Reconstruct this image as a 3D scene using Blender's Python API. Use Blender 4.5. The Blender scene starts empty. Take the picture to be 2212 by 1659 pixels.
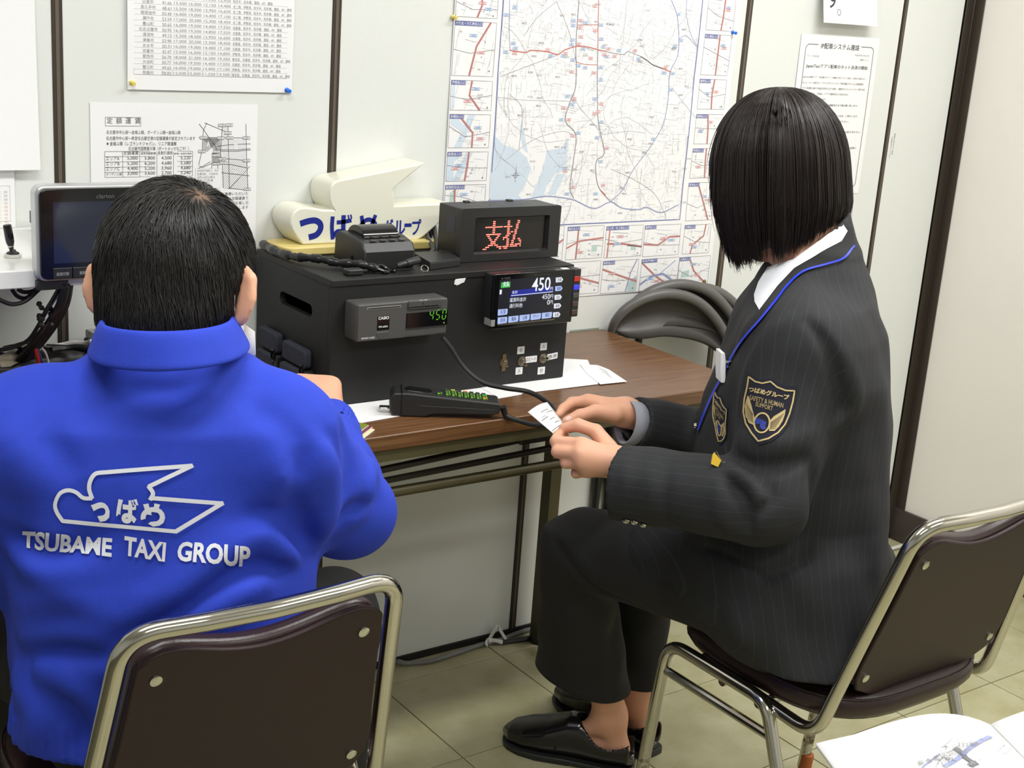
import bpy, math, random, time
import numpy as np
from mathutils import Matrix, Vector
from mathutils.bvhtree import BVHTree
random.seed(7); RNG = np.random.default_rng(7)
T0 = time.time()
sc = bpy.context.scene
C = sc.collection

# ------------------------------------------------------------------ camera
FPX = 2941.6
CAM = np.array([0.0, -2.3, 1.40875])
RC = np.array([[0.81386, -0.57669, 0.07108], [-0.10301, -0.26365, -0.95910], [0.57184, 0.77322, -0.27400]])
_x = np.array([5290 - 1106, 300 - 829.5, 0.0]); _y = np.array([-1088 - 1106, -165 - 829.5, 0.0])
_f = math.sqrt(-(_x @ _y)); FPX = _f
_x[2] = _f; _y[2] = _f; _x /= np.linalg.norm(_x); _y /= np.linalg.norm(_y)
_z = np.cross(_x, _y); _z = -_z if _z[1] > 0 else _z
RC = np.stack([_x, _y, _z], 1)
cam = bpy.data.cameras.new('camera'); camo = bpy.data.objects.new('camera', cam); C.objects.link(camo)
cam.sensor_width = 36; cam.lens = FPX / 2212 * 36; cam.clip_start = 0.05
camo.matrix_world = Matrix(((*(RC[0, :]), 0), (*(-RC[1, :]), 0), (*(-RC[2, :]), 0), (0, 0, 0, 1))).transposed()
camo.matrix_world.translation = Vector(CAM)
cam.dof.use_dof = True; cam.dof.focus_distance = 2.25; cam.dof.aperture_fstop = 30
sc.camera = camo

# ------------------------------------------------------------------ world, lamps, exposure
W = bpy.data.worlds.new('room_ambient'); sc.world = W; W.use_nodes = True
W.node_tree.nodes['Background'].inputs[0].default_value = (0.95, 1.0, 1.0, 1)
W.node_tree.nodes['Background'].inputs[1].default_value = 0.25

def area(name, loc, sx, sy, power, col=(1, 1, 0.985), rot=(0, 0, 0)):
    l = bpy.data.lights.new(name, 'AREA'); l.shape = 'RECTANGLE'; l.size = sx; l.size_y = sy
    l.energy = power; l.color = col
    o = bpy.data.objects.new(name, l); C.objects.link(o); o.location = loc; o.rotation_euler = rot
    return o
ZC = 2.42
for lx, ly, pw in ((0.35, -1.15, 19), (2.2, -1.15, 27), (0.35, -2.8, 15), (2.2, -2.8, 17)):
    area('fluorescent_lamp', (lx, ly, ZC - 0.02), 1.25, 0.28, pw)
sc.view_settings.view_transform = 'Standard'; sc.view_settings.look = 'None'
sc.view_settings.exposure = 0.28; sc.view_settings.gamma = 1.0; sc.view_settings.use_curve_mapping = False
sc.cycles.use_denoising = True
sc.cycles.max_bounces = 8; sc.cycles.diffuse_bounces = 4; sc.cycles.glossy_bounces = 4

# ------------------------------------------------------------------ helpers
def ray(p):
    return RC.T @ np.array([p[0] - 1106, p[1] - 829.5, FPX])
def onz(p, z):
    d = ray(p); return CAM + d * ((z - CAM[2]) / d[2])
def ony(p, y):
    d = ray(p); return CAM + d * ((y - CAM[1]) / d[1])
def onx(p, x):
    d = ray(p); return CAM + d * ((x - CAM[0]) / d[0])
def atd(px, py, dep):
    return CAM + ray((px, py)) * (dep / FPX)
def depth_of(P):
    return float((RC @ (np.asarray(P) - CAM))[2])

def srgb(r, g, b):
    f = lambda v: (v / 255 / 12.92) if v / 255 <= 0.04045 else ((v / 255 + 0.055) / 1.055) ** 2.4
    return (f(r), f(g), f(b), 1)

def mat(name, col, rough=0.5, metal=0.0, spec=0.5, noise=0.0, nscale=20.0, bump=0.0, bscale=200.0, emit=0.0,
        coat=0.0, sss=0.0, trans=0.0, stretch=(1, 1, 1)):
    m = bpy.data.materials.new(name); m.use_nodes = True
    nt = m.node_tree; b = nt.nodes['Principled BSDF']
    b.inputs['Base Color'].default_value = col; b.inputs['Roughness'].default_value = rough
    b.inputs['Metallic'].default_value = metal; b.inputs['Specular IOR Level'].default_value = spec
    if coat: b.inputs['Coat Weight'].default_value = coat
    if trans: b.inputs['Transmission Weight'].default_value = trans
    if sss:
        b.inputs['Subsurface Weight'].default_value = sss
        b.inputs['Subsurface Radius'].default_value = (0.012, 0.005, 0.003)
        b.inputs['Subsurface Scale'].default_value = 0.6
    if emit:
        b.inputs['Emission Color'].default_value = col; b.inputs['Emission Strength'].default_value = emit
    if noise or bump:
        tc = nt.nodes.new('ShaderNodeTexCoord'); mp = nt.nodes.new('ShaderNodeMapping')
        mp.inputs['Scale'].default_value = stretch
        nt.links.new(tc.outputs['Object'], mp.inputs[0])
    if noise:
        n = nt.nodes.new('ShaderNodeTexNoise'); n.inputs['Scale'].default_value = nscale; n.inputs['Detail'].default_value = 5
        nt.links.new(mp.outputs[0], n.inputs['Vector'])
        r = nt.nodes.new('ShaderNodeMapRange')
        r.inputs['From Min'].default_value = 0.25; r.inputs['From Max'].default_value = 0.75
        r.inputs['To Min'].default_value = 1 - noise; r.inputs['To Max'].default_value = 1 + noise
        nt.links.new(n.outputs['Fac'], r.inputs['Value'])
        mx = nt.nodes.new('ShaderNodeVectorMath'); mx.operation = 'SCALE'
        mx.inputs[0].default_value = col[:3]
        nt.links.new(r.outputs[0], mx.inputs['Scale']); nt.links.new(mx.outputs[0], b.inputs['Base Color'])
    if bump:
        n2 = nt.nodes.new('ShaderNodeTexNoise'); n2.inputs['Scale'].default_value = bscale; n2.inputs['Detail'].default_value = 3
        nt.links.new(mp.outputs[0], n2.inputs['Vector'])
        bp = nt.nodes.new('ShaderNodeBump'); bp.inputs['Strength'].default_value = bump; bp.inputs['Distance'].default_value = 0.002
        nt.links.new(n2.outputs['Fac'], bp.inputs['Height']); nt.links.new(bp.outputs[0], b.inputs['Normal'])
    return m

def finish(me, m, smooth, angle=35):
    if m is not None:
        me.materials.append(m)
    if smooth:
        me.shade_smooth(); me.set_sharp_from_angle(angle=math.radians(angle))
    else:
        me.shade_flat()

def parent_to(o, p):
    if p is None: return
    o.parent = p
    o.matrix_parent_inverse = p.matrix_basis.inverted()

def link_mesh(name, me, parent=None):
    o = bpy.data.objects.new(name, me); C.objects.link(o); parent_to(o, parent)
    return o

def tag(o, label=None, cat=None, group=None, kind=None):
    if label: o['label'] = label
    if cat: o['category'] = cat
    if group: o['group'] = group
    if kind: o['kind'] = kind
    return o

def thing(name, label, cat, loc=(0, 0, 0), rotz=0.0, group=None):
    o = bpy.data.objects.new(name, None); o.empty_display_size = 0.05; C.objects.link(o)
    o.location = Vector([float(v) for v in loc]); o.rotation_euler = (0, 0, rotz)
    o.matrix_basis = Matrix.Translation(o.location) @ Matrix.Rotation(rotz, 4, 'Z')
    return tag(o, label, cat, group)

def norm(v):
    v = np.asarray(v, float); return v / (np.linalg.norm(v) + 1e-12)

class MB:
    """collects shapes; build() links them as one mesh object"""
    def __init__(s): s.v = []; s.f = []; s.mi = []; s.cur = 0
    def add(s, vs, fs):
        o = len(s.v); s.v += [tuple(float(c) for c in p) for p in vs]
        s.f += [tuple(o + i for i in f) for f in fs]; s.mi += [s.cur] * len(fs); return s
    def box(s, x0, x1, y0, y1, z0, z1, M=None):
        vs = [(x, y, z) for x in (x0, x1) for y in (y0, y1) for z in (z0, z1)]
        if M is not None: vs = [tuple(M @ Vector(v)) for v in vs]
        return s.add(vs, [(0, 1, 3, 2), (4, 6, 7, 5), (0, 4, 5, 1), (2, 3, 7, 6), (0, 2, 6, 4), (1, 5, 7, 3)])
    def prism(s, pts, h0, h1, frame):
        """polygon pts (u,v) extruded along w from h0 to h1; frame=(O,U,V,Wd)"""
        O, U, V, Wd = [np.asarray(a, float) for a in frame]; n = len(pts)
        vs = [O + U * a + V * b + Wd * h0 for a, b in pts] + [O + U * a + V * b + Wd * h1 for a, b in pts]
        fs = [tuple(range(n))[::-1], tuple(range(n, 2 * n))] + [(i, (i + 1) % n, n + (i + 1) % n, n + i) for i in range(n)]
        return s.add(vs, fs)
    def poly(s, vs): return s.add(vs, [tuple(range(len(vs)))])
    def tube(s, path, r, n=8, closed=False, cap=True, flat=None):
        P = [np.asarray(p, float) for p in path]; k = len(P)
        rs = r if hasattr(r, '__len__') else [r] * k
        up = None; rings = []
        for i in range(k):
            a = P[(i - 1) % k] if (closed or i > 0) else P[i]; b = P[(i + 1) % k] if (closed or i < k - 1) else P[i]
            t = norm(b - a)
            if up is None:
                up = np.array([0, 0, 1.0]) if abs(t[2]) < 0.9 else np.array([0, 1.0, 0])
            sd = np.cross(t, up)
            if np.linalg.norm(sd) < 1e-6: sd = np.cross(t, [1, 0, 0.1])
            sd = norm(sd); up = norm(np.cross(sd, t))
            fl = 1.0 if flat is None else flat
            rings.append([P[i] + rs[i] * (sd * math.cos(2 * math.pi * j / n) + up * fl * math.sin(2 * math.pi * j / n)) for j in range(n)])
        vs = [p for rg in rings for p in rg]; fs = []
        for i in range(k if closed else k - 1):
            a = i * n; b = ((i + 1) % k) * n
            fs += [(a + j, a + (j + 1) % n, b + (j + 1) % n, b + j) for j in range(n)]
        if not closed and cap: fs += [tuple(range(n))[::-1], tuple(range((k - 1) * n, k * n))]
        return s.add(vs, fs)
    def lathe(s, prof, O, A, n=24):
        """profile (r,h) around axis A from O"""
        O = np.asarray(O, float); A = norm(A); U = norm(np.cross(A, [0, 0, 1] if abs(A[2]) < 0.9 else [1, 0, 0])); V = np.cross(A, U)
        vs = []; k = len(prof)
        for r, h in prof:
            vs += [O + A * h + r * (U * math.cos(2 * math.pi * j / n) + V * math.sin(2 * math.pi * j / n)) for j in range(n)]
        fs = [(i * n + j, i * n + (j + 1) % n, (i + 1) * n + (j + 1) % n, (i + 1) * n + j) for i in range(k - 1) for j in range(n)]
        fs += [tuple(range(n))[::-1], tuple(range((k - 1) * n, k * n))]
        return s.add(vs, fs)
    def strip(s, pts, w, O, U, V, lift=0.0, N=None):
        """flat ribbon of width w along 2-D points in the plane (O,U,V)"""
        q = [np.asarray(p, float) for p in pts]; k = len(q); L = []; Rr = []
        for i in range(k):
            t = norm(q[min(i + 1, k - 1)] - q[max(i - 1, 0)]); nn = np.array([-t[1], t[0]])
            L.append(q[i] + nn * w / 2); Rr.append(q[i] - nn * w / 2)
        vs = [O + U * a[0] + V * a[1] for a in L] + [O + U * a[0] + V * a[1] for a in Rr]
        return s.add(vs, [(i, i + 1, k + i + 1, k + i) for i in range(k - 1)])
    def map(s, fn):
        s.v = [tuple(float(c) for c in fn(np.array(p))) for p in s.v]; return s
    def build(s, name, m, parent=None, smooth=False, bevel=0.0, seg=2, angle=35, mats=None, sub=0, recalc=True):
        me = bpy.data.meshes.new(name); me.from_pydata(s.v, [], s.f)
        for mm in (mats or []): me.materials.append(mm)
        if mats:
            me.polygons.foreach_set('material_index', s.mi); m = None
        if recalc:
            import bmesh
            bm = bmesh.new(); bm.from_mesh(me); bmesh.ops.recalc_face_normals(bm, faces=bm.faces); bm.to_mesh(me); bm.free()
        finish(me, m, smooth or bevel > 0, angle)
        o = link_mesh(name, me, parent)
        if bevel:
            bv = o.modifiers.new('bevel', 'BEVEL'); bv.width = bevel; bv.segments = seg; bv.limit_method = 'ANGLE'; bv.angle_limit = math.radians(40)
            bv.harden_normals = False
        if sub:
            sd = o.modifiers.new('sub', 'SUBSURF'); sd.levels = sub; sd.render_levels = sub
        return o

def bez(ctrl, n=40):
    """smooth curve through control points (Catmull-Rom)"""
    P = [np.asarray(p, float) for p in ctrl]; P = [2 * P[0] - P[1]] + P + [2 * P[-1] - P[-2]]; out = []
    segs = len(P) - 3; per = max(2, n // segs)
    for i in range(1, len(P) - 2):
        for j in range(per):
            t = j / per; a, b, c, d = P[i - 1], P[i], P[i + 1], P[i + 2]
            out.append(0.5 * (2 * b + (c - a) * t + (2 * a - 5 * b + 4 * c - d) * t * t + (3 * b - a - 3 * c + d) * t ** 3))
    out.append(P[-2]); return out

def fillet(path, r, n=6):
    """round the inner corners of a 3-D polyline"""
    P = [np.asarray(p, float) for p in path]; out = [P[0]]
    rr = r if hasattr(r, '__len__') else [r] * len(P)
    for i in range(1, len(P) - 1):
        a, b, c = P[i - 1], P[i], P[i + 1]; u = norm(a - b); v = norm(c - b)
        ang = math.acos(max(-1, min(1, float(u @ v)))); t = min(rr[i] / math.tan(ang / 2), 0.48 * np.linalg.norm(a - b), 0.48 * np.linalg.norm(c - b))
        for j in range(n + 1):
            s = j / n; out.append((b + u * t) * (1 - s) ** 2 + b * 2 * s * (1 - s) + (b + v * t) * s ** 2)
    out.append(P[-1]); return out

def rrect(x0, x1, y0, y1, r, n=4):
    pts = []
    for cx, cy, a0 in ((x1 - r, y1 - r, 0), (x0 + r, y1 - r, 90), (x0 + r, y0 + r, 180), (x1 - r, y0 + r, 270)):
        for j in range(n + 1):
            a = math.radians(a0 + 90 * j / n); pts.append((cx + r * math.cos(a), cy + r * math.sin(a)))
    return pts

# lettering: text curve -> flat triangles, cached
_tc = bpy.data.curves.new('lettering', 'FONT'); _to = bpy.data.objects.new('lettering', _tc); C.objects.link(_to); _cache = {}
def glyphs(body, bold=0.0, shear=0.0):
    k = (body, bold, shear)
    if k not in _cache:
        _tc.body = body; _tc.offset = bold; _tc.shear = shear; _tc.resolution_u = 3
        dg = bpy.context.evaluated_depsgraph_get(); dg.update()
        me = bpy.data.meshes.new_from_object(_to.evaluated_get(dg))
        vs = np.array([v.co[:2] for v in me.vertices]).reshape(-1, 2); fs = [tuple(p.vertices) for p in me.polygons]
        bpy.data.meshes.remove(me); _cache[k] = (vs, fs)
    return _cache[k]
def text(mb, body, O, U, V, h, width=None, align='l', bold=0.0, shear=0.0):
    """letter height h (of the drawn glyphs), fitted to width; O = lower left/centre/right of the drawn box"""
    vs, fs = glyphs(body, bold, shear)
    if not len(vs): return
    lo = vs.min(0); hi = vs.max(0); q = vs - lo; sz = hi - lo
    sy = h / max(sz[1], 1e-6); sx = sy if width is None else width / max(sz[0], 1e-6)
    wd = sz[0] * sx; ox = {'l': 0, 'c': -wd / 2, 'r': -wd}[align]
    O = np.asarray(O, float); U = np.asarray(U, float); V = np.asarray(V, float)
    mb.add([O + U * (ox + a * sx) + V * (b * sy) for a, b in q], fs)
UX = np.array([1., 0, 0]); UY = np.array([0, 1., 0]); UZ = np.array([0, 0, 1.])

# ------------------------------------------------------------------ materials shared by many things
M = {}
M['panel'] = mat('wall_panel_vinyl', srgb(223, 225, 221), 0.55, noise=0.012, nscale=5, bump=0.08, bscale=500)
M['strip'] = mat('dark_bronze_joint', srgb(66, 58, 50), 0.4, 0.3)
M['strip2'] = mat('bronze_joint_face', srgb(104, 94, 84), 0.4, 0.3)
M['beige'] = mat('beige_wall_vinyl', srgb(240, 235, 228), 0.6, noise=0.02, nscale=4, bump=0.06, bscale=350)
M['base'] = mat('dark_brown_skirting', srgb(62, 52, 48), 0.45)
M['black'] = mat('black_rubber', srgb(28, 28, 28), 0.5)
M['blackp'] = mat('black_plastic', srgb(38, 38, 39), 0.42, bump=0.05, bscale=900)
M['greyp'] = mat('charcoal_plastic', srgb(72, 72, 72), 0.45, bump=0.05, bscale=900)
M['boxp'] = mat('matt_black_paint', srgb(20, 20, 20), 0.6, noise=0.08, nscale=30, bump=0.1, bscale=300)
M['gloss'] = mat('gloss_black', srgb(14, 14, 16), 0.12)
M['chrome'] = mat('chrome', srgb(200, 198, 192), 0.14, 1.0, noise=0.06, nscale=40)
M['paper'] = mat('white_paper', srgb(238, 238, 238), 0.7)
M['white'] = mat('white_print', srgb(235, 235, 235), 0.6)
M['ink'] = mat('black_ink', srgb(60, 60, 66), 0.7)
M['inkgrey'] = mat('grey_ink', srgb(128, 128, 132), 0.7)
M['olive'] = mat('olive_bronze_paint', srgb(84, 78, 52), 0.4, 0.2)
M['darkolive'] = mat('dark_bronze_rod', srgb(46, 42, 34), 0.4, 0.2)

# ------------------------------------------------------------------ the room
FZ = -0.012
XR = 3.10
def structure(o): o['kind'] = 'structure'; return o
mb = MB(); mb.box(-2.2, XR + 0.12, -4.6, 0.02, FZ - 0.08, FZ - 0.004)
M['grout'] = mat('tile_joint', srgb(96, 92, 70), 0.7)
floor = structure(mb.build('floor', M['grout']))
def tile_mat():
    m = bpy.data.materials.new('vinyl_tile'); m.use_nodes = True; nt = m.node_tree; b = nt.nodes['Principled BSDF']
    g = nt.nodes.new('ShaderNodeNewGeometry'); oi = nt.nodes.new('ShaderNodeObjectInfo')
    n = nt.nodes.new('ShaderNodeTexNoise'); n.inputs['Scale'].default_value = 9; n.inputs['Detail'].default_value = 8; n.inputs['Roughness'].default_value = 0.65
    nt.links.new(g.outputs['Position'], n.inputs['Vector'])
    cr = nt.nodes.new('ShaderNodeValToRGB')
    cr.color_ramp.elements[0].position = 0.3; cr.color_ramp.elements[0].color = srgb(158, 152, 112)
    cr.color_ramp.elements[1].position = 0.72; cr.color_ramp.elements[1].color = srgb(184, 180, 148)
    nt.links.new(n.outputs['Fac'], cr.inputs[0])
    mr = nt.nodes.new('ShaderNodeMapRange'); mr.inputs['To Min'].default_value = 0.94; mr.inputs['To Max'].default_value = 1.05
    nt.links.new(oi.outputs['Random'], mr.inputs['Value'])
    vm = nt.nodes.new('ShaderNodeVectorMath'); vm.operation = 'SCALE'
    nt.links.new(cr.outputs[0], vm.inputs[0]); nt.links.new(mr.outputs[0], vm.inputs['Scale']); nt.links.new(vm.outputs[0], b.inputs['Base Color'])
    n2 = nt.nodes.new('ShaderNodeTexNoise'); n2.inputs['Scale'].default_value = 40; nt.links.new(g.outputs['Position'], n2.inputs['Vector'])
    r2 = nt.nodes.new('ShaderNodeMapRange'); r2.inputs['To Min'].default_value = 0.22; r2.inputs['To Max'].default_value = 0.42
    nt.links.new(n2.outputs['Fac'], r2.inputs['Value']); nt.links.new(r2.outputs[0], b.inputs['Roughness'])
    return m
M['tile'] = tile_mat()
TX, TY = 0.308, 0.316; tx0, ty0 = 1.975, -0.392; GAP = 0.0012
ix0, ix1 = -7, 4; iy0, iy1 = -8, 2
_tm = {}
for i in range(ix0, ix1):
    for j in range(iy0, iy1):
        x0 = tx0 + i * TX; x1 = min(x0 + TX, XR); y0 = ty0 + j * TY; y1 = min(y0 + TY, 0.0)
        if x1 - x0 < 0.02 or y1 - y0 < 0.02: continue
        k = (round(x1 - x0, 3), round(y1 - y0, 3))
        if k not in _tm:
            w, d = k; q = MB(); g = GAP; e = 0.0008
            q.add([(g, g, -.004), (w - g, g, -.004), (w - g, d - g, -.004), (g, d - g, -.004), (g, g, -e), (w - g, g, -e), (w - g, d - g, -e), (g, d - g, -e),
                   (g + e, g + e, 0), (w - g - e, g + e, 0), (w - g - e, d - g - e, 0), (g + e, d - g - e, 0)],
                  [(0, 1, 5, 4), (1, 2, 6, 5), (2, 3, 7, 6), (3, 0, 4, 7), (4, 5, 9, 8), (5, 6, 10, 9), (6, 7, 11, 10), (7, 4, 8, 11), (8, 9, 10, 11)])
            me = bpy.data.meshes.new('tile'); me.from_pydata(q.v, [], q.f); finish(me, M['tile'], False); _tm[k] = me
        o = bpy.data.objects.new('tile', _tm[k]); C.objects.link(o); o.location = (x0, y0, FZ); o.parent = floor

# back wall of pre-finished partition panels
JX = [0.205, 0.727, 1.240, 1.752, 2.292, 2.831]; HW = 0.0085
mb = MB(); mb.box(-2.2, XR + 0.12, 0.006, 0.09, FZ - 0.05, ZC + 0.05)
wall_back = structure(mb.build('wall_back', M['strip']))
edges = [-0.317] + JX + [XR - 0.03]
for i in range(len(edges) - 1):
    q = MB(); q.box(edges[i] + HW - (0.0 if i else HW), edges[i + 1] - HW, 0.0, 0.008, 0.003, ZC)
    q.build('panel', M['panel'], wall_back, bevel=0.0012, seg=1)
q = MB(); q.box(-2.2, -0.317, 0.0, 0.008, 0.003, ZC); q.build('panel', M['panel'], wall_back)
for x in JX:
    w = HW if x < 2.8 else 0.0065
    q = MB(); q.box(x - w, x + w, -0.0015, 0.008, 0.003, ZC); q.build('joint_strip', M['strip'], wall_back)
    q = MB(); q.box(x - w * 0.35, x + w * 0.35, -0.0022, -0.0014, 0.003, ZC); q.build('joint_cover', M['strip2'], wall_back)
q = MB(); q.box(-2.2, XR, -0.004, 0.008, FZ, 0.003)
structure(q.build('baseboard_back', M['black']))
# faint caution lettering beside the narrow panel joint
q = MB()
for k, s in enumerate(('壁面に釘を打つ場合', 'は間柱を外して下さい')):
    a = ony((1932 - k * 6, 288 + k * 8), 0.0); text(q, s, a + np.array([0, -0.0006, 0]), -UZ, UX, 0.005, 0.055)
q.build('printed_notice', M['inkgrey'], wall_back)

mb = MB(); mb.box(XR, XR + 0.1, -4.6, 0.09, FZ - 0.05, ZC + 0.05)
wall_right = structure(mb.build('wall_right', M['beige']))
mb = MB(); mb.box(XR - 0.012, XR, -4.6, -0.002, FZ, 0.083)
structure(mb.build('baseboard_right', M['base'], bevel=0.002))
mb = MB(); mb.prism([(0, 0), (-0.034, 0), (-0.034, -0.004), (-0.004, -0.004), (-0.004, -0.034), (0, -0.034)], FZ, ZC, ((XR, 0, 0), UX, UY, UZ))
t1 = structure(mb.build('trim_1', M['strip'], bevel=0.0008, seg=1))
for zz in (0.22, 0.76, 1.3):
    q = MB(); q.lathe([(0.0001, -0.0012), (0.003, -0.001), (0.0035, 0)], (XR - 0.018, -0.0042, zz), (0, 1, 0), 10); q.build('screw', M['strip'], t1)
M['ceil'] = mat('ceiling_board', srgb(232, 232, 228), 0.8)
mb = MB(); mb.box(-2.2, XR + 0.1, -4.6, 0.09, ZC, ZC + 0.06); structure(mb.build('ceiling', M['ceil']))
mb = MB(); mb.box(-2.3, -2.2, -4.6, 0.09, FZ - 0.05, ZC); structure(mb.build('wall_left', M['panel']))
mb = MB(); mb.box(-2.3, XR + 0.1, -4.7, -4.6, FZ - 0.05, ZC); structure(mb.build('wall_front', M['panel']))
# ------------------------------------------------------------------ papers pinned to the wall
M['water'] = mat('map_water_blue', srgb(206, 219, 232), 0.7)
M['mapblue'] = mat('map_frame_blue', srgb(104, 112, 168), 0.7)
M['mapred'] = mat('map_road_red', srgb(196, 120, 112), 0.7)
M['mapred2'] = mat('map_label_red', srgb(206, 120, 124), 0.7)
M['mapsky'] = mat('map_label_blue', srgb(112, 152, 204), 0.7)
M['mapgrey'] = mat('map_road_grey', srgb(150, 142, 150), 0.7)
M['mapviolet'] = mat('map_road_violet', srgb(146, 152, 190), 0.7)
M['mapfine'] = mat('map_street_grey', srgb(180, 180, 188), 0.7)
M['mapdark'] = mat('map_road_dark', srgb(96, 84, 88), 0.7)
M['mapgreen'] = mat('map_park_green', srgb(186, 208, 204), 0.7)
M['orangeink'] = mat('faint_orange_ink', srgb(226, 190, 170), 0.7)
M['navyink'] = mat('navy_ink', srgb(58, 60, 112), 0.7)
PY = -0.0016   # face of the papers; print sits 0.3 mm proud of it
PR = np.array([0, -0.0003, 0])

def sheet(name, label, cat, x0, x1, z0, z1, bend=lambda u, v: 0.0, nu=8, nv=10, m='paper', tilt=0.0):
    """paper hung on the back wall; returns the thing and the function that lays (x,z) on the bent sheet"""
    def fn(p):
        u = (p[0] - x0) / (x1 - x0); v = (p[2] - z0) / (z1 - z0)
        return np.array([p[0], p[1] - bend(u, v), p[2] + tilt * (p[0] - x0)])
    mb = MB(); vs = []; fs = []
    for yy in (PY, PY + 0.0003):
        for i in range(nu + 1):
            for j in range(nv + 1): vs.append((x0 + (x1 - x0) * i / nu, yy, z0 + (z1 - z0) * j / nv))
    K = (nu + 1) * (nv + 1); I = lambda i, j: i * (nv + 1) + j
    for i in range(nu):
        for j in range(nv):
            q = (I(i, j), I(i + 1, j), I(i + 1, j + 1), I(i, j + 1)); fs += [q, tuple(K + a for a in q[::-1])]
    for i in range(nu):
        fs += [(I(i, 0), K + I(i, 0), K + I(i + 1, 0), I(i + 1, 0)), (I(i, nv), I(i + 1, nv), K + I(i + 1, nv), K + I(i, nv))]
    for j in range(nv):
        fs += [(I(0, j), I(0, j + 1), K + I(0, j + 1), K + I(0, j)), (I(nu, j), K + I(nu, j), K + I(nu, j + 1), I(nu, j + 1))]
    mb.add(vs, fs); mb.map(fn)
    t = thing(name, label, cat, ((x0 + x1) / 2, 0, z0))
    mb.build('sheet', M[m], t, smooth=True)
    return t, fn

def W0(px, py): return ony((px, py), PY)
def hline(mb, x0, x1, z, w=0.0006): mb.add([np.array([a, PY, b]) + PR for a, b in ((x0, z - w / 2), (x1, z - w / 2), (x1, z + w / 2), (x0, z + w / 2))], [(0, 1, 2, 3)])
def vline(mb, x, z0, z1, w=0.0006): mb.add([np.array([a, PY, b]) + PR for a, b in ((x - w / 2, z0), (x + w / 2, z0), (x + w / 2, z1), (x - w / 2, z1))], [(0, 1, 2, 3)])
def frame(mb, x0, x1, z0, z1, w=0.0006):
    hline(mb, x0, x1, z0, w); hline(mb, x0, x1, z1, w); vline(mb, x0, z0, z1, w); vline(mb, x1, z0, z1, w)
def wl(mb, pts, w, lift=1.0):      # line through wall points (x,z)
    P_ = [np.asarray(p, float) for p in pts]; D_ = []
    for a, b in zip(P_[:-1], P_[1:]):
        n = max(1, int(np.linalg.norm(b - a) / .022)); D_ += [a + (b - a) * i / n for i in range(n)]
    mb.strip(D_ + [P_[-1]], w, np.array([0, PY - 0.0003 * lift, 0]), UX, UZ)
def wt(mb, s, x, z, h, width=None, align='l', bold=0.0, shear=0.0, lift=1.0):
    text(mb, s, (x, PY - 0.0003 * lift, z), UX, UZ, h, width, align, bold, shear)
def wpoly(mb, pts, lift=0.5):
    mb.add([(a, PY - 0.0003 * lift, b) for a, b in pts], [tuple(range(len(pts)))])
def px2(pts, s, ox, oy): return [(lambda q: (q[0], q[2]))(W0(ox + a / s, oy + b / s)) for a, b in pts]

def push_pin(px, py, m, label):
    a = ony((px, py), -0.012)
    t = thing('push_pin', label, 'pin', (a[0], 0, a[2]))
    q = MB(); q.lathe([(.0045, .0), (.0046, .0025), (.0026, .004), (.0024, .009), (.0036, .0105), (.0038, .013), (.003, .0142)], (a[0], -0.0025, a[2]), (0, -1, -0.12), 14)
    q.build('head', m, t, smooth=True)
    q = MB(); q.tube([(a[0], -0.0026, a[2]), (a[0], 0.003, a[2])], 0.0006, 6); q.build('needle', M['chrome'], t)
    return t
M['pin_y'] = mat('yellow_pin', srgb(226, 206, 110), 0.3)
M['pin_b'] = mat('blue_pin', srgb(40, 118, 226), 0.3)
M['pin_o'] = mat('bronze_tack', srgb(132, 112, 62), 0.35, 0.6)

# fare table by district (upper left)
tA, fA = sheet('fare_table', 'white sheet with faint grey table of fares by town, high left of the map', 'notice', .843, 1.151, 1.2135, 1.46,
               bend=lambda u, v: .004 * math.sin(math.pi * min(1, max(0, v))) + 0.002 * (1 - v) ** 3)
ROWS = [('日進市', '41.66', '13,500', '16,000', '12,150', '14,400', 0), ('長久手市', '48.61', '15,500', '18,500', '13,950', '16,650', 0), ('尾張旭市', '50.40', '16,000', '19,000', '14,400', '17,100', 0),
        ('瀬戸市', '53.59', '17,000', '20,500', '15,300', '18,450', 0), ('豊山町', '50.65', '16,000', '19,500', '14,400', '17,550', 1), ('北名古屋市', '50.95', '16,500', '19,500', '14,850', '17,550', 1),
        ('清須市', '49.13', '15,500', '18,500', '13,950', '16,650', 1), ('津島市', '53.90', '17,000', '20,500', '15,300', '18,450', 1), ('あま市', '50.51', '16,000', '19,000', '14,400', '17,100', 1),
        ('弥富市', '42.47', '13,500', '16,500', '12,150', '14,850', 2), ('愛西市', '56.70', '18,000', '21,500', '16,200', '19,350', 3), ('大治町', '50.77', '16,000', '19,500', '14,400', '17,550', 1),
        ('蟹江町', '49.65', '16,000', '19,000', '14,400', '17,100', 2), ('飛島村', '38.83', '12,500', '15,000', '11,250', '13,500', 3)]
RT = ['名二環、伊勢湾、知多半、知多横、連絡、AP、連絡', '名高速、知多半、知多横、連絡、AP、連絡', '伊勢湾、知多半、知多横、連絡、AP、連絡', '東名阪、名高速、知多半、知多横、連絡、AP、連絡']
q = MB(); g = MB()
zb = W0(321, 161)[2]; zt = W0(322, 3)[2]; dz = (zt - W0(321, 156)[2]) / 13
cx = [W0(a, 163)[0] for a in (288, 348.6, 371.8, 404, 435.4, 466.5, 497.8, 617)]
tops = [zb + dz * (14 - i) for i in range(15)]
for x in cx: vline(g, x, zb, 1.4, .0005)
hline(g, cx[0], cx[-1], zb, .0007)
for z in tops: hline(g, cx[0], cx[-1], z, .0003)
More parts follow.
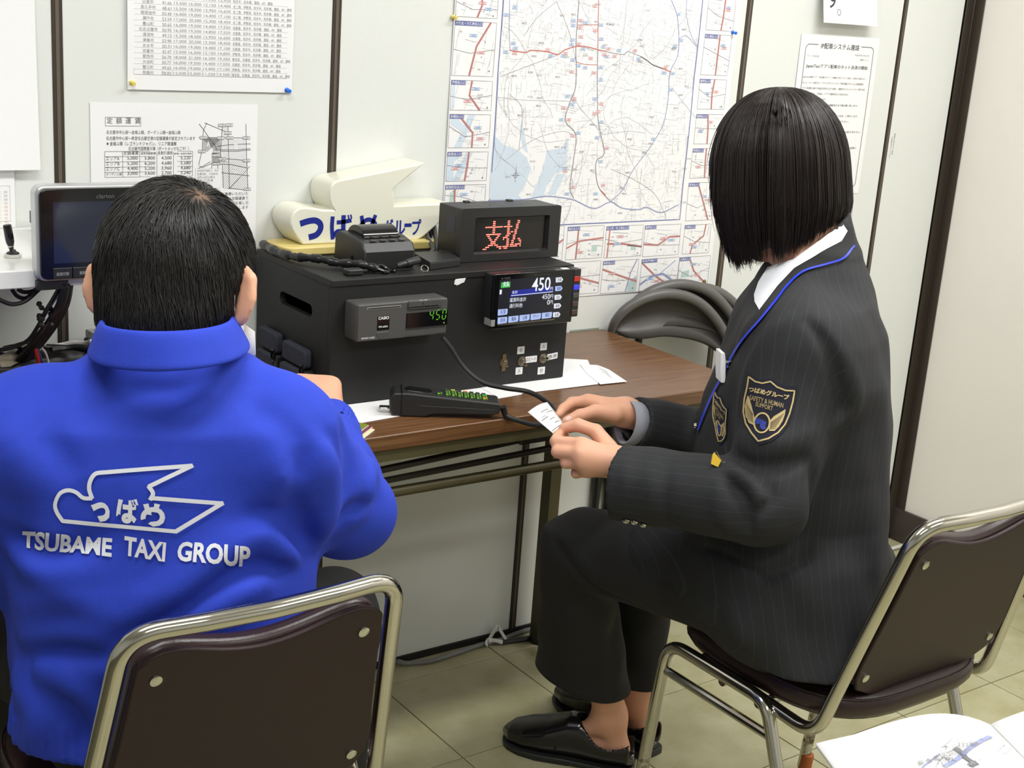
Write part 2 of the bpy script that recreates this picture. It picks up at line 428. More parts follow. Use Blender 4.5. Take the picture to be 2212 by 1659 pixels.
for i, r in enumerate(ROWS + [('', '', '', '', '11,700', '13,950', 4)]):
    if i == 14: z = zt + dz - .0033
    else: z = zt - i * dz - 0.0033
    if r[0]: wt(q, r[0], (cx[0] + cx[1]) / 2, z, .0062, None, 'c')
    for k in range(1, 6):
        if r[k]: wt(q, r[k], cx[k + 1] - .003, z, .0055, .0165 if k == 1 else .0225, 'r')
    s = (RT + ['知多半、知多横、連絡、AP、連絡'])[r[6]]
    wt(q, s, cx[6] + .0015, z, .0056, .0047 * len(s), 'l')
q.map(fA).build('print', mat('light_grey_ink', srgb(152, 152, 156), .7), tA); g.map(fA).build('ruling', M['mapfine'], tA)
push_pin(288, 179, M['pin_y'], 'yellow push pin in the lower left corner of the fare table sheet')
push_pin(624, 195, M['pin_b'], 'blue push pin in the lower right corner of the fare table sheet')

# flat fare notice with a small zone map
tB, fB = sheet('flat_fare_notice', 'white notice with boxed heading, fare grid and hatched zone map, above the man', 'notice', .779, 1.085, .90, 1.1915, bend=lambda u, v: .0015 * math.sin(3 * u) ** 2)
S5 = 5.821
def B(x, y): a = W0(200 + x / S5, 220 + y / S5); return a[0], a[2]
q = MB(); h = MB(); g = MB()
x0, z1 = B(158, 193); x1, z0 = B(603, 305); frame(q, x0, x1, z0, z1, .0006)
for i, ch in enumerate('定額運賃'):
    x, z = B(178 + i * 117, 275); wt(q, ch, x, z, .0102, .0098)
def bt(s, x, y, hh, xe, mbx=q, bold=0.0):
    a = B(x, y); e = B(xe, y); wt(mbx, s, a[0], a[1], hh, e[0] - a[0], 'l', bold)
bt('名古屋市中心部～金城ふ頭、ガーデンふ頭～金城ふ頭', 172, 406, .0066, 1100)
bt('名古屋市中心部～県営名古屋空港の定額運賃が設定されています', 170, 482, .0066, 1285)
bt('◆', 175, 548, .0055, 202, q); bt('金城ふ頭（レゴランドジャパン、リニア鉄道館', 215, 552, .0070, 1050, q, .005)
bt('名古屋市国際展示場（ポートメッセなごや））', 448, 614, .0070, 1205)
gx = [B(a, 700)[0] for a in (153, 376, 590, 805, 1013, 1252)]; gz = [B(153, b)[1] for b in (625, 690, 757, 823, 887, 950)]
for x in gx: vline(q, x, gz[-1], gz[0], .0006)
for z in gz: hline(q, gx[0], gx[-1], z, .0006)
for k, s in enumerate(('定額運賃', '深夜早朝割増', '各割引適用', '割増＋各割引適用')):
    a = gx[k + 1] + .0015; wt(q, s, a, gz[1] + .003, (.0066, .0048, .0062, .0034)[k], gx[k + 2] - a - .0022)
for i, r in enumerate((('エリアA', '5,000', '5,800', '4,500', '5,220'), ('エリアB', '5,200', '6,200', '4,680', '5,580'), ('エリアC', '4,400', '5,200', '3,960', '4,680'), ('ガーデンふ頭', '3,000', '3,600', '2,700', '3,240'))):
    zz = gz[i + 2] + .0028
    wt(q, r[0], gx[0] + .0018, zz, .0064 if i < 3 else .0048, .0235 if i < 3 else .0275)
    for k in range(4): wt(q, r[k + 1], gx[k + 2] - .0035, zz, .0066, .0185, 'r')
def bl(mbx, pts, w): wl(mbx, [B(*p) for p in pts], w)
for pts in ([(1405, 262), (1600, 345), (1660, 368)], [(1432, 265), (1390, 360), (1382, 450), (1375, 600), (1330, 790)], [(1335, 275), (1400, 360), (1475, 470), (1545, 560), (1560, 640)],
            [(1330, 445), (1980, 455)], [(1636, 270), (1622, 400), (1605, 640), (1630, 780), (1640, 1080)], [(1700, 300), (1705, 500), (1712, 800), (1718, 1090)], [(1928, 280), (1932, 500), (1938, 780), (1955, 1110)],
            [(1560, 560), (1700, 540), (1985, 528)], [(1600, 600), (1800, 605), (1985, 588)], [(1610, 618), (1800, 622), (1985, 604)], [(1335, 800), (1375, 825), (1500, 770)], [(1325, 835), (1380, 810), (1480, 750)],
            [(1660, 715), (1800, 722), (1900, 735)], [(1640, 780), (1750, 790), (1940, 830)], [(1620, 890), (1975, 930)], [(1500, 765), (1490, 850)], [(1570, 790), (1575, 850)], [(1700, 1085), (1960, 1110)], [(1718, 1090), (1900, 900), (1975, 810)]):
    bl(q, pts, .0009)
for k in range(13):      # cross hatching of zone A
    t = k / 12; bl(q, [(1385 + 225 * t, 455), (1385 + 225 * max(0, t - .78), 455 + min(170, 220 * t))], .0007)
    bl(q, [(1380 + 225 * t, 455), (1380 + min(225, 225 * t + 175), 455 + min(170, 222 * (1 - t)))], .0007)
for k in range(7):
    t = k / 6; bl(q, [(1500 + 110 * t, 640 + 20 * t), (1500 + 90 * t, 760)], .0007); bl(q, [(1500, 650 + 110 * t), (1600, 640 + 110 * t)], .0006)
for k in range(24):      # diagonal hatching of zone C
    t = k / 23; a = (1640 + 310 * min(1, 2 * t), 725 + 370 * max(0, 2 * t - 1)); b = (1640 + 310 * max(0, 2 * t - 1), 725 + 370 * min(1, 2 * t)); bl(q, [a, b], .0005)
wpoly(g, [B(1612, 470), B(1930, 470), B(1938, 715), B(1660, 705), B(1612, 640)]); wpoly(g, [B(1632, 300), B(1700, 300), B(1702, 455), B(1620, 455)])
for x, y in ((1620, 295), (1716, 292), (1700, 390), (1390, 450), (1610, 455), (1722, 453), (1932, 453), (1370, 622), (1555, 625), (1545, 672), (1625, 715), (1935, 738), (1640, 768), (1555, 778), (1945, 1098)):
    a = B(x - 44, y + 16); b = B(x + 44, y - 16); wpoly(h, [(a[0], a[1]), (b[0], a[1]), (b[0], b[1]), (a[0], b[1])], 1.4)
    wl(q, [(a[0], a[1]), (b[0], a[1]), (b[0], b[1]), (a[0], b[1]), (a[0], a[1])], .0008, 1.8); wt(q, '名古屋IC', a[0] + .0012, a[1] + .0013, b[1] - a[1] - .0026, b[0] - a[0] - .0024, lift=1.8)
for s, x, y in (('A', 1425, 570), ('B', 1775, 598), ('C', 1755, 898)):
    a = B(x, y); wt(h, s, a[0], a[1], .0105, .0075, 'l', .03, 0, 2.0)
x0, z1 = B(1290, 842); x1, z0 = B(1610, 1080); wpoly(h, [(x0, z0), (x1, z0), (x1, z1), (x0, z1)], 1.5)
k_ = MB(); frame(k_, x0, x1, z0, z1, .0005)
for i, s in enumerate(('中村区平池町４・中川', '区運河町、千石町丸', '池町は区以南は', 'エリアC区画')):
    a = B(1310, 882 + i * 41); wt(k_, s, a[0], a[1], .0045, (.041, .040, .034, .030)[i], lift=2.0)
for i, s in enumerate(('お客様がご乗車いただいた', '場合に定額運賃で', '各種割引を差し引', '致します')):
    a = B(1955, 1172 + i * 58); wt(q, s, a[0], a[1], .0062, None, 'r')
q.map(fB).build('print', M['ink'], tB); h.map(fB).build('label_box', M['paper'], tB); g.map(fB).build('zone_shading', mat('zone_grey', srgb(222, 222, 224), .7), tB); k_.map(fB).build('inset_note', M['inkgrey'], tB)

# expressway map
MX0, MX1, MZ0, MZ1 = 1.4945, 2.258, .784, 1.50
def mbend(u, v): return .0022 * abs(math.sin(2 * math.pi * u)) * (0.4 + v * 0.3) + .0018 * abs(math.sin(math.pi * 3 * v)) + .004 * max(0, .25 - v) * abs(math.sin(4 * u + 1))
tM, fM = sheet('expressway_map', 'large folded expressway route map with blue framed insets, pinned between the grey joints', 'map', MX0, MX1, MZ0, MZ1, mbend, 24, 24)
S3 = 2.962
def K3(x, y): a = W0(930 + x / S3, y / S3); return a[0], a[2]
fine = MB(); water = MB(); blue = MB(); red = MB(); grey = MB(); sky = MB(); vio = MB(); dark = MB(); wht = MB(); lred = MB(); grn = MB(); ikm = MB()
bx0 = K3(440, 300)[0]; bx1 = K3(1705, 300)[0]; bz0 = K3(840, 1437)[1]; bz1 = 1.49
wl(blue, [(bx0, bz1), (bx0, bz0), (bx1, bz0), (bx1, bz1)], .0022)
for w_ in ([(398, 860), (470, 930), (560, 960), (610, 1010), (640, 1080), (600, 1190), (560, 1250), (600, 1290), (372, 1290), (385, 1000)],
           [(740, 960), (830, 950), (880, 870), (870, 1010), (860, 1090), (800, 1110), (740, 1190), (720, 1260), (640, 1270), (680, 1170), (720, 1060)], [(575, 760), (600, 880), (620, 980), (590, 960), (565, 860)],
           [(800, 1120), (860, 1110), (800, 1240), (745, 1260)]):
    wpoly(water, [K3(*p) for p in w_], .3)
def clipx(x): return min(max(x, bx0 + .002), bx1 - .002)
for k in range(2900):
    x = RNG.uniform(bx0, bx1); z = RNG.uniform(bz0, 1.42); L = RNG.choice([.006, .012, .02, .035], p=[.4, .3, .2, .1])
    if x < bx0 + .16 and z < bz0 + .19 and RNG.random() < .75: continue
    a = RNG.choice([0, math.pi / 2]) + .12 * math.sin(9 * x) + .15 * math.cos(7 * z) + (RNG.random() < .2) * RNG.uniform(0, 3)
    wl(fine, [(clipx(x), max(z, bz0)), (clipx(x + L * math.cos(a)), max(bz0, z + L * math.sin(a)))], .0004 if k % 5 else .0007, .6)
for k in range(26):     # wandering minor roads
    x, z = RNG.uniform(bx0, bx1), RNG.uniform(bz0, 1.42); a = RNG.uniform(0, 6.28); pts = []
    for j in range(14):
        pts.append((clipx(x), max(z, bz0))); a += RNG.normal(0, .28); x += .018 * math.cos(a); z += .018 * math.sin(a)
    wl(fine, pts, .0009, .7)
def road(mbx, pts, w): wl(mbx, [tuple(p) for p in [(a[0], a[1]) for a in bez([np.array(K3(*p)) for p in pts], 40)]], w)
road(red, [(500, 320), (600, 335), (640, 322), (740, 330), (810, 348), (850, 322), (925, 297), (1000, 300), (1075, 320), (1120, 328)], .0024)
road(dark, [(1340, 360), (1380, 385), (1420, 415), (1480, 437)], .0021); road(red, [(1480, 437), (1535, 460)], .0024); road(grey, [(1120, 330), (1225, 348), (1260, 330), (1340, 360)], .0014)
road(grey, [(945, 0), (935, 130), (925, 300), (930, 420), (925, 560), (885, 660), (858, 775), (925, 860), (912, 1020), (890, 1200), (915, 1270)], .0021)
road(red, [(1072, 0), (1068, 160), (1068, 300)], .0020); road(grey, [(1068, 300), (1066, 560), (1070, 780), (1108, 975), (1058, 1030), (1060, 1140), (1085, 1215), (1150, 1290)], .0021)
road(red, [(1085, 1215), (1120, 1250)], .0024); road(red, [(935, 160), (1068, 158)], .0014); road(red, [(930, 397), (990, 412), (1068, 415)], .0014)
road(vio, [(365, 1283), (600, 1275), (740, 1255), (900, 1275), (960, 1300), (1050, 1335), (1150, 1290), (1220, 1330), (1330, 1340), (1380, 1325), (1470, 1360), (1580, 1310)], .0024)
road(vio, [(1150, 1290), (1230, 1210), (1290, 1090), (1400, 940), (1480, 800), (1515, 640), (1530, 460), (1580, 340), (1575, 120), (1535, 0)], .0018)
road(vio, [(1580, 250), (1630, 230), (1700, 300)], .0014); road(vio, [(1635, 0), (1630, 90), (1660, 220), (1705, 300)], .0012)
road(vio, [(500, 0), (498, 200), (505, 320)], .0012); road(mapg := grey, [(445, 490), (600, 430), (810, 350)], .0010); road(grey, [(800, 10), (880, 200), (930, 400)], .0008)
road(fine, [(590, 230), (680, 110), (800, 10)], .0014); road(fine, [(410, 620), (600, 640), (900, 650), (960, 700), (1100, 860)], .0011); road(fine, [(470, 1030), (640, 900), (830, 840), (930, 870)], .0011); road(fine, [(1100, 860), (1260, 840), (1370, 850)], .0010)
road(dark, [(1150, 1080), (1300, 1150), (1430, 1240), (1500, 1380)], .0006); road(fine, [(1540, 560), (1640, 690), (1700, 760)], .0011); road(grey, [(900, 1290), (880, 1360), (845, 1430)], .001); road(grey, [(560, 960), (580, 700), (500, 600)], .0009)
def label(x, z, m, w=.0115, hh=.0048):
    wl(m, [(x - w / 2, z - hh / 2), (x + w / 2, z - hh / 2), (x + w / 2, z + hh / 2), (x - w / 2, z + hh / 2), (x - w / 2, z - hh / 2)], .0011, 1.6)
    wpoly(wht, [(x - w / 2, z - hh / 2), (x + w / 2, z - hh / 2), (x + w / 2, z + hh / 2), (x - w / 2, z + hh / 2)], 1.2)
    wl(m, [(x - w * .3, z), (x + w * .3, z)], hh * .35, 1.6)
for x, y in ((535, 340), (745, 320), (860, 343), (950, 177), (955, 130), (958, 235), (945, 282), (1047, 38), (1050, 195), (1110, 350), (1135, 313), (1175, 360), (1023, 373), (1305, 323), (1500, 430), (902, 460), (1045, 467), (917, 630), (847, 690), (1090, 665), (1045, 728), (880, 765), (905, 868), (1125, 948), (860, 1093), (910, 1198), (1103, 1185), (1070, 715)): label(*K3(x, y), lred)
for x, y in ((540, 308), (478, 333), (765, 356), (845, 357), (910, 132), (908, 163), (988, 145), (903, 255), (898, 285), (975, 313), (1088, 160), (1090, 250), (1103, 300), (1127, 362), (1203, 323), (1328, 376), (1490, 467), (1547, 470), (908, 382), (945, 420), (988, 433), (1088, 430), (1090, 512), (872, 615), (902, 668), (1047, 632), (832, 765), (942, 851), (1090, 780), (1062, 880), (1087, 1033), (860, 1078), (872, 1240), (1055, 1240), (535, 48), (480, 95), (525, 277), (1580, 92), (1558, 295), (1598, 258), (1535, 575), (1420, 888)): label(*K3(x, y), sky)
for k in range(60):     # district lettering, too small to read
    x, y = RNG.uniform(470, 1650), RNG.uniform(20, 1380); a = K3(x, y); wt(grey, RNG.choice(['昭和区', '瑞穂区', '中川区', '港区', '緑区', '天白区', '南区', '熱田区']), a[0], a[1], .0042, .014, lift=.9)
a = np.array(K3(540, 1120)); wl(dark, [a + (0, .017), a - (0, .015)], .0008, 1.6); wl(dark, [a + (.011, 0), a - (.011, 0)], .0008, 1.6)
wl(dark, [a + (.005 * math.cos(t), .005 * math.sin(t)) for t in np.linspace(0, 6.3, 16)], .0009, 1.6)
INS = []
lx0, lx1 = K3(150, 200)[0], K3(415, 200)[0]; rx0, rx1 = K3(1752, 215)[0], K3(1926, 225)[0]
for (y0, y1, s, rd, w_) in ((-60, 103, '', [(.6, 1), (.62, .5), (.52, 0)], 0), (130, 482, '六番北・六番南出入口', [(.86, 1), (.55, .55), (.42, 0)], 0), (512, 703, '港明出入口', [(.5, 1), (.45, .5), (.72, 0)], 1), (730, 945, '木場出入口', [(.2, 1), (.58, .45), (.58, 0)], 2), (972, 1160, '船見出入口', [(.52, 1), (.5, .5), (.46, 0)], 3), (1185, 1375, '船見町北出入口', [(.24, 1), (.24, .5), (.3, .1)], 4), (1406, 1462, '', [], 0), (1490, 1660, '千音寺出入口', [(.3, .6), (.5, .3), (.9, .2)], 0)):
    zz = [W0(930 + (150 - y * .045) / S3, y / S3)[2] for y in (y0, y1)]; INS.append((lx0, lx1, zz[1], zz[0], s, rd, w_))
for (y0, y1, s, rd) in ((-30, 190, '東片端出入口', [(.62, 1), (.6, .4), (.56, 0)]), (217, 478, '吹上東出入口', [(.55, 1), (.55, .5), (.55, 0)]), (505, 697, '春岡出入口', [(.55, 1), (.5, .5), (.52, 0)]), (730, 920, '星崎出入口', [(.42, 1), (.48, .5), (.5, 0)]), (950, 1140, '呼続出入口', [(.5, 1), (.52, .5), (.56, 0)]), (1170, 1412, '笠寺出入口', [(.34, 1), (.6, .5), (.85, 0)]), (1440, 1625, '大高出入口', [(.8, 1), (.75, .6), (.35, .3), (.3, 0)])):
    zz = [W0(930 + (1752 - (y - 215) * .1) / S3, y / S3)[2] for y in (y0, y1)]; INS.append((rx0, rx1, zz[1], zz[0], s, rd, 0))
for (x0, y0, x1, y1, s, rd, w_) in ((1122, 492, 1212, 560, '出入口', [(0, .3), (.9, .5), (1, .6)], 0), (1225.5, 490, 1298, 556, '高辻出入口', [(.3, 1), (.28, 0)], 5), (1309, 489, 1382, 552, '吹上西・吹上東出入口', [(.05, .45), (.5, .42), (1, .3)], 6), (1392, 487, 1463, 549, '春岡出入口', [(0, .4), (.4, .35), (.7, .6), (1, .6)], 0),
                           (1212, 568, 1291, 632, '入口', [(0, .62), (.5, .5), (1, .3)], 0), (1302, 564, 1372, 628, '高針出入口', [(0, .75), (.5, .52), (1, .3)], 7), (1385, 560, 1459, 622, '名古屋南JCT', [(0, .9), (.4, .45), (.8, .1)], 8), (1467, 556, 1527, 613, '大高出入口', [(.3, 1), (.5, .5), (.95, 0)], 9)):
    a = W0(x0, y0); b = W0(x1, y1); INS.append((a[0], b[0], b[2], a[2], s, rd, w_))
for (x0, x1, z0, z1, s, rd, w_) in INS:
    wl(grey, [(x0, z0), (x1, z0), (x1, z1), (x0, z1), (x0, z0)], .0009, 1.2); wd, hh = x1 - x0, z1 - z0
    at = lambda u, v: (x0 + wd * u, z0 + hh * v)
    if w_ == 1: wpoly(water, [at(.03, .05), at(.1, .05), at(.1, .85), at(.03, .85)], .5)
    if w_ in (2, 3): wpoly(water, [at(.45, .98), at(.62, .98), at(.32, 0), at(.15, 0)], .5); wpoly(water, [at(.03, .98), at(.12, .98), at(.5, .5), at(.4, .4), at(.03, .7)] if w_ == 2 else [at(0, .98), at(.28, .98), at(.28, .75), at(.18, .7), at(.18, 0), at(0, 0)], .5)
    if w_ == 4: wpoly(grn, [at(.12, .3), at(.22, .3), at(.22, .75), at(.12, .75)], .5)
    if w_ in (5, 6): wpoly(grn, [at(.7, .2), at(.85, .2), at(.85, .4), at(.7, .4)], .5)
    if w_ == 7: wpoly(grn, [at(.75, .02), at(.98, .02), at(.98, .5), at(.75, .3)], .5)
    if w_ == 9: wpoly(grn, [at(.1, .3), at(.35, .3), at(.35, .55), at(.1, .5)], .5)
    for k in range(16):
        u, v = RNG.uniform(.03, .97, 2); L = RNG.uniform(.1, .5)
        if RNG.random() < .5: wl(fine, [at(u, v), at(min(.99, u + L), max(.02, v - .05))], .0006, .8)
        else: wl(fine, [at(u, v), at(min(.99, max(.01, u - .05)), max(.02, v - L))], .0006, .8)
    for k in range(5):
        u, v = RNG.uniform(.08, .75), RNG.uniform(.06, .8); a = at(u, v); wt(grey, RNG.choice(['本町', '南区', '港区', '緑', '東']), a[0], a[1], .0034, None, lift=.9)
    wl(mapg, [at(0, RNG.uniform(.4, .7)), at(.4, RNG.uniform(.3, .6)), at(1, RNG.uniform(.3, .6))], .0011, .9)
    if rd: wl(red, [at(*p) for p in rd], .0042 if wd > .06 else .0034, 1.0); wl(mapg, [at(*p) for p in rd], .0008, 1.4)
    if w_ == 5: wl(red, [at(0, .35), at(.35, .55), at(1, .62)], .0034, 1.0)
    if w_ == 6: wl(red, [at(.1, 1), at(.08, 0)], .0034, 1.0); wl(dark, [at(.6, .37), at(1, .3)], .0026, 1.3)
    if w_ == 8: wl(vio, [at(0, .2), at(.3, .45), at(.6, .5), at(1, .15)], .0050, 1.2); wl(vio, [at(.5, .5), at(.9, .9)], .0018, 1.2)
    if w_ == 7: wl(vio, [at(.7, 0), at(.8, .6), at(.95, 1)], .0028, 1.2)
    for k in range(2):
        a = at(RNG.uniform(.2, .8), RNG.uniform(.2, .75)); label(a[0], a[1], lred if k else sky, wd * .18, .0042)
    a = at(.9, .1); wl(dark, [(a[0] - .002, a[1]), (a[0] + .002, a[1])], .001, 1.6); wl(dark, [(a[0], a[1] - .002), (a[0], a[1] + .002)], .001, 1.6)
    if s:
        tw = min(.0062 * len(s) + .003, wd * .85); wpoly(blue, [(x0, z1 - .0085), (x0 + tw, z1 - .0085), (x0 + tw, z1), (x0, z1)], 2.0)
        wt(wht, s, x0 + .0012, z1 - .0073, .006, tw - .0024, 'l', .01, 0, 2.6)
a = at = None
q = MB(); x, z = MX0 + .008, K3(90, 1420)[1]; wpoly(blue, [(x, z - .006), (x + .03, z - .006), (x + .03, z + .002), (x, z + .002)], 2.0)
for mbx, nm, mk in ((fine, 'street_print', 'mapfine'), (water, 'water_print', 'water'), (blue, 'frame_print', 'mapblue'), (red, 'expressway_print', 'mapred'), (grey, 'road_print', 'mapgrey'), (sky, 'exit_label', 'mapsky'), (vio, 'ring_road_print', 'mapviolet'),
                    (dark, 'tunnel_print', 'mapdark'), (wht, 'title_print', 'white'), (lred, 'entrance_label', 'mapred2'), (grn, 'park_print', 'mapgreen')):
    mbx.map(fM).build(nm, M[mk], tM)
push_pin(984, 37, M['pin_y'], 'yellow push pin at the left edge of the map')
push_pin(1588, 70, M['pin_b'], 'blue push pin at the right edge of the map')
a = ony((1523, 609), -.006); t = thing('thumb_tack', 'bronze thumb tack at the lower right corner of the map', 'tack', (a[0], 0, a[2]))
q = MB(); q.lathe([(.0052, .0), (.0053, .0012), (.004, .0035), (.0015, .0045)], (a[0], -.0024, a[2]), (0, -1, 0), 16); q.build('cap', M['pin_o'], t, smooth=True)
q = MB(); q.tube([(a[0], -.0024, a[2]), (a[0], .003, a[2])], .0005, 6); q.build('needle', M['chrome'], t)

# dispatch system notice
tI, fI = sheet('dispatch_notice', 'white notice with rounded black border and heading, partly behind the head of the woman', 'notice', 2.470, 2.748, .993, 1.3755, bend=lambda u, v: .001 * math.sin(3 * v) ** 2)
SI = 4.364
def I_(x, y): a = W0(1680 + x / SI, 60 + y / SI); return a[0], a[2]
q = MB(); g = MB()
bx = [2.489, 2.731]; bz = [1.0095, I_(330, 155)[1]]; r_ = .012
arc = lambda cx, cz, a0: [(cx + r_ * math.cos(math.radians(a0 + 15 * k)), cz + r_ * math.sin(math.radians(a0 + 15 * k))) for k in range(7)]
hx0 = I_(383, 157)[0]; hx1 = I_(787, 178)[0]
wl(g, [(hx0, bz[1])] + arc(bx[0] + r_, bz[1] - r_, 90) + arc(bx[0] + r_, bz[0] + r_, 180) + arc(bx[1] - r_, bz[0] + r_, 270) + arc(bx[1] - r_, bz[1] - r_, 0) + [(hx1, bz[1])], .0022)
def it(s, x, y, hh, xe, m=q, bold=0.0, al='l'):
    a = I_(x, y); wt(m, s, a[0], a[1], hh, abs(I_(xe, y)[0] - a[0]), al, bold)
it('IP配車システム連絡', 405, 198, .0140, 768, q, .012)
it('グループ会社各位', 272, 272, .0045, 390, g); it('平成30年10月27日', 725, 268, .0045, 858, g); it('配車センター', 775, 312, .0045, 858, g)
it('JapanTaxiアプリ配車のネット決済の開始', 262, 380, .0108, 845, q, .012)
for s, y, x, xe in (('JapanTaxi 配車アプリ（旧全国タクシー）の機能である「ネット決済」に対応する事となり', 472, 235, 825), ('ました。ネット決済とは、アプリ上でクレジットカード等を登録されているご利用客様が、', 525, 230, 812), ('アプリ利用時に車内で料金を決済するのでは無く、登録されたクレジットカード等でお支', 577, 224, 818), ('払い頂くものです。（料金は、アプリの運営会社より支払われる）', 628, 220, 660), ('平成30年11月1日より実施します。', 680, 216, 452),
                    ('詳細は別途配信しますので、ご理解頂きます様お願い致します。', 735, 212, 750), ('受信メッセージの中に「ネット決済」と表示します。', 838, 300, 750), ('必ず「ネット決済」とご認識下さい。', 892, 300, 665), ('お客さんから名前を言わない', 992, 500, 772), ('お客様に', 1143, 660, 735)):
    it(s, x, y, .0052, xe)
q.map(fI).build('print', M['ink'], tI); g.map(fI).build('border_print', M['inkgrey'], tI)
# notice above it, lifting off the wall at its foot
tS, fS = sheet('vertical_notice', 'white sheet with large brush style characters, its foot lifting off the wall', 'notice', 2.507, 2.697, 1.404, 1.66, bend=lambda u, v: .028 * (1 - v) ** 2 + .002)
q = MB(); a = ony((1799, 14), -.03); wt(q, 'す', a[0] - .016, a[2] - .004, .058, .05)
b = ony((1815, 27), -.03)
wl(q, [(b[0] + .0058 * math.cos(t), b[2] + .0066 * math.sin(t)) for t in np.linspace(0, 6.283, 24)], .0014)
q.map(fS).build('print', M['ink'], tS)
# papers at the far left
tL, fL = sheet('blank_notice', 'blank white sheet hanging at the left edge above the white shelf', 'notice', .36, .690, 1.081, 1.52, bend=lambda u, v: .012 * (1 - v) ** 2 + .003)
tC, fC = sheet('calendar_sheet', 'white sheet with tiny faint orange lines in a thin frame, left above the shelf', 'notice', .40, .651, .984, 1.12, bend=lambda u, v: .002)
q = MB(); g = MB(); x, z1 = W0(20, 401)[0], W0(20, 401)[2]; z0 = W0(23, 477)[2]; frame(q, .42, x, z0, z1, .0005)
for k in range(9):
    zz = z1 - .012 - k * .0062; wt(g if k > 2 else q, '10：00－12：00', x - .004, zz, .0038, .04, 'r')
q.map(fC).build('frame_print', M['mapfine'], tC); g.map(fC).build('print', M['orangeink'], tC)
# ------------------------------------------------------------------ folding table
def wood(name, c0, c1, rough=0.3):
    m = bpy.data.materials.new(name); m.use_nodes = True; nt = m.node_tree; b = nt.nodes['Principled BSDF']
    g = nt.nodes.new('ShaderNodeNewGeometry'); mp = nt.nodes.new('ShaderNodeMapping'); mp.inputs['Scale'].default_value = (2.2, 60, 60)
    n = nt.nodes.new('ShaderNodeTexNoise'); n.inputs['Scale'].default_value = 3; n.inputs['Detail'].default_value = 8; n.inputs['Roughness'].default_value = 0.6
    n2 = nt.nodes.new('ShaderNodeTexNoise'); n2.inputs['Scale'].default_value = 2.2
    cr = nt.nodes.new('ShaderNodeValToRGB'); cr.color_ramp.elements[0].position = 0.32; cr.color_ramp.elements[1].position = 0.7
    cr.color_ramp.elements[0].color = c0; cr.color_ramp.elements[1].color = c1
    nt.links.new(g.outputs['Position'], mp.inputs[0]); nt.links.new(mp.outputs[0], n.inputs['Vector']); nt.links.new(g.outputs['Position'], n2.inputs['Vector'])
    nt.links.new(n.outputs['Fac'], cr.inputs[0]); nt.links.new(cr.outputs[0], b.inputs['Base Color'])
    b.inputs['Roughness'].default_value = rough
    bp = nt.nodes.new('ShaderNodeBump'); bp.inputs['Strength'].default_value = 0.05; nt.links.new(n.outputs['Fac'], bp.inputs['Height']); nt.links.new(bp.outputs[0], b.inputs['Normal'])
    return m
M['wood'] = wood('walnut_laminate', srgb(84, 54, 32), srgb(124, 88, 56), 0.28)
TZ = 0.705
TXL, TXR, TYF = 0.14, 1.94, -0.476
tb = thing('folding_table', 'long folding table with walnut laminate top and dark bronze steel legs, against the back wall', 'table', ((TXL + TXR) / 2, TYF / 2, FZ))
q = MB(); q.prism(rrect(TXL, TXR, TYF, -0.004, .006, 3), TZ - 0.027, TZ, ((0, 0, 0), UX, UY, UZ)); q.build('tabletop', M['wood'], tb, bevel=.002)
q = MB(); q.box(TXL + .02, TXR - .02, TYF + .004, TYF + .02, TZ - .047, TZ - .0272); q.box(TXL + .02, TXR - .02, -.03, -.012, TZ - .047, TZ - .0272); q.build('apron', M['olive'], tb)
q = MB(); a = ony((1283, 705), -.004); q.box(1.85, 1.93, -.0035, -.0015, TZ - .01, TZ + .003); q.build('edge_tape', mat('green_grey_tape', srgb(140, 152, 140), .6), tb)
for lx in (.295, 1.785):
    for ly in (-.42, -.06):
        q = MB(); q.box(lx - .0155, lx + .0155, ly - .0155, ly + .0155, FZ + .012, TZ - .03); q.build('leg', M['olive'], tb, bevel=.002)
        q = MB(); q.lathe([(.02, 0), (.021, .004), (.019, .016), (.016, .02)], (lx, ly, FZ), UZ, 16); q.build('foot', M['black'], tb, smooth=True)
    q = MB(); q.box(lx - .012, lx + .012, -.405, -.075, .10, .124); q.build('cross_bar', M['olive'], tb)
    q = MB(); q.tube(fillet([(lx, -.40, TZ - .05), (lx - .14, -.30, TZ - .05), (lx - .14, -.16, TZ - .05)], .02), .006, 8); q.build('brace', M['darkolive'], tb, smooth=True)
q = MB(); q.tube([(.31, -.44, .588), (1.77, -.44, .588)], .0095, 14); q.build('shelf_tube', M['olive'], tb, smooth=True)
q = MB(); q.tube(fillet([(.62, -.44, .605), (1.43, -.44, .648), (1.47, -.40, .648), (1.47, -.08, .648)], .03), .0062, 10); q.build('shelf_rod', M['darkolive'], tb, smooth=True)
q = MB(); q.tube([(.60, -.45, .600), (1.49, -.44, .622)], .0058, 10); q.build('shelf_rod', M['darkolive'], tb, smooth=True)
for yy in (-.30, -.2, -.1):
    q = MB(); q.tube([(.62, yy, .608), (1.47, yy, .612)], .004, 8); q.build('shelf_rod', M['darkolive'], tb, smooth=True)
q = MB(); q.box(1.395, 1.475, -.452, -.43, .640, TZ - .045); q.build('rod_bracket', M['darkolive'], tb, bevel=.003)

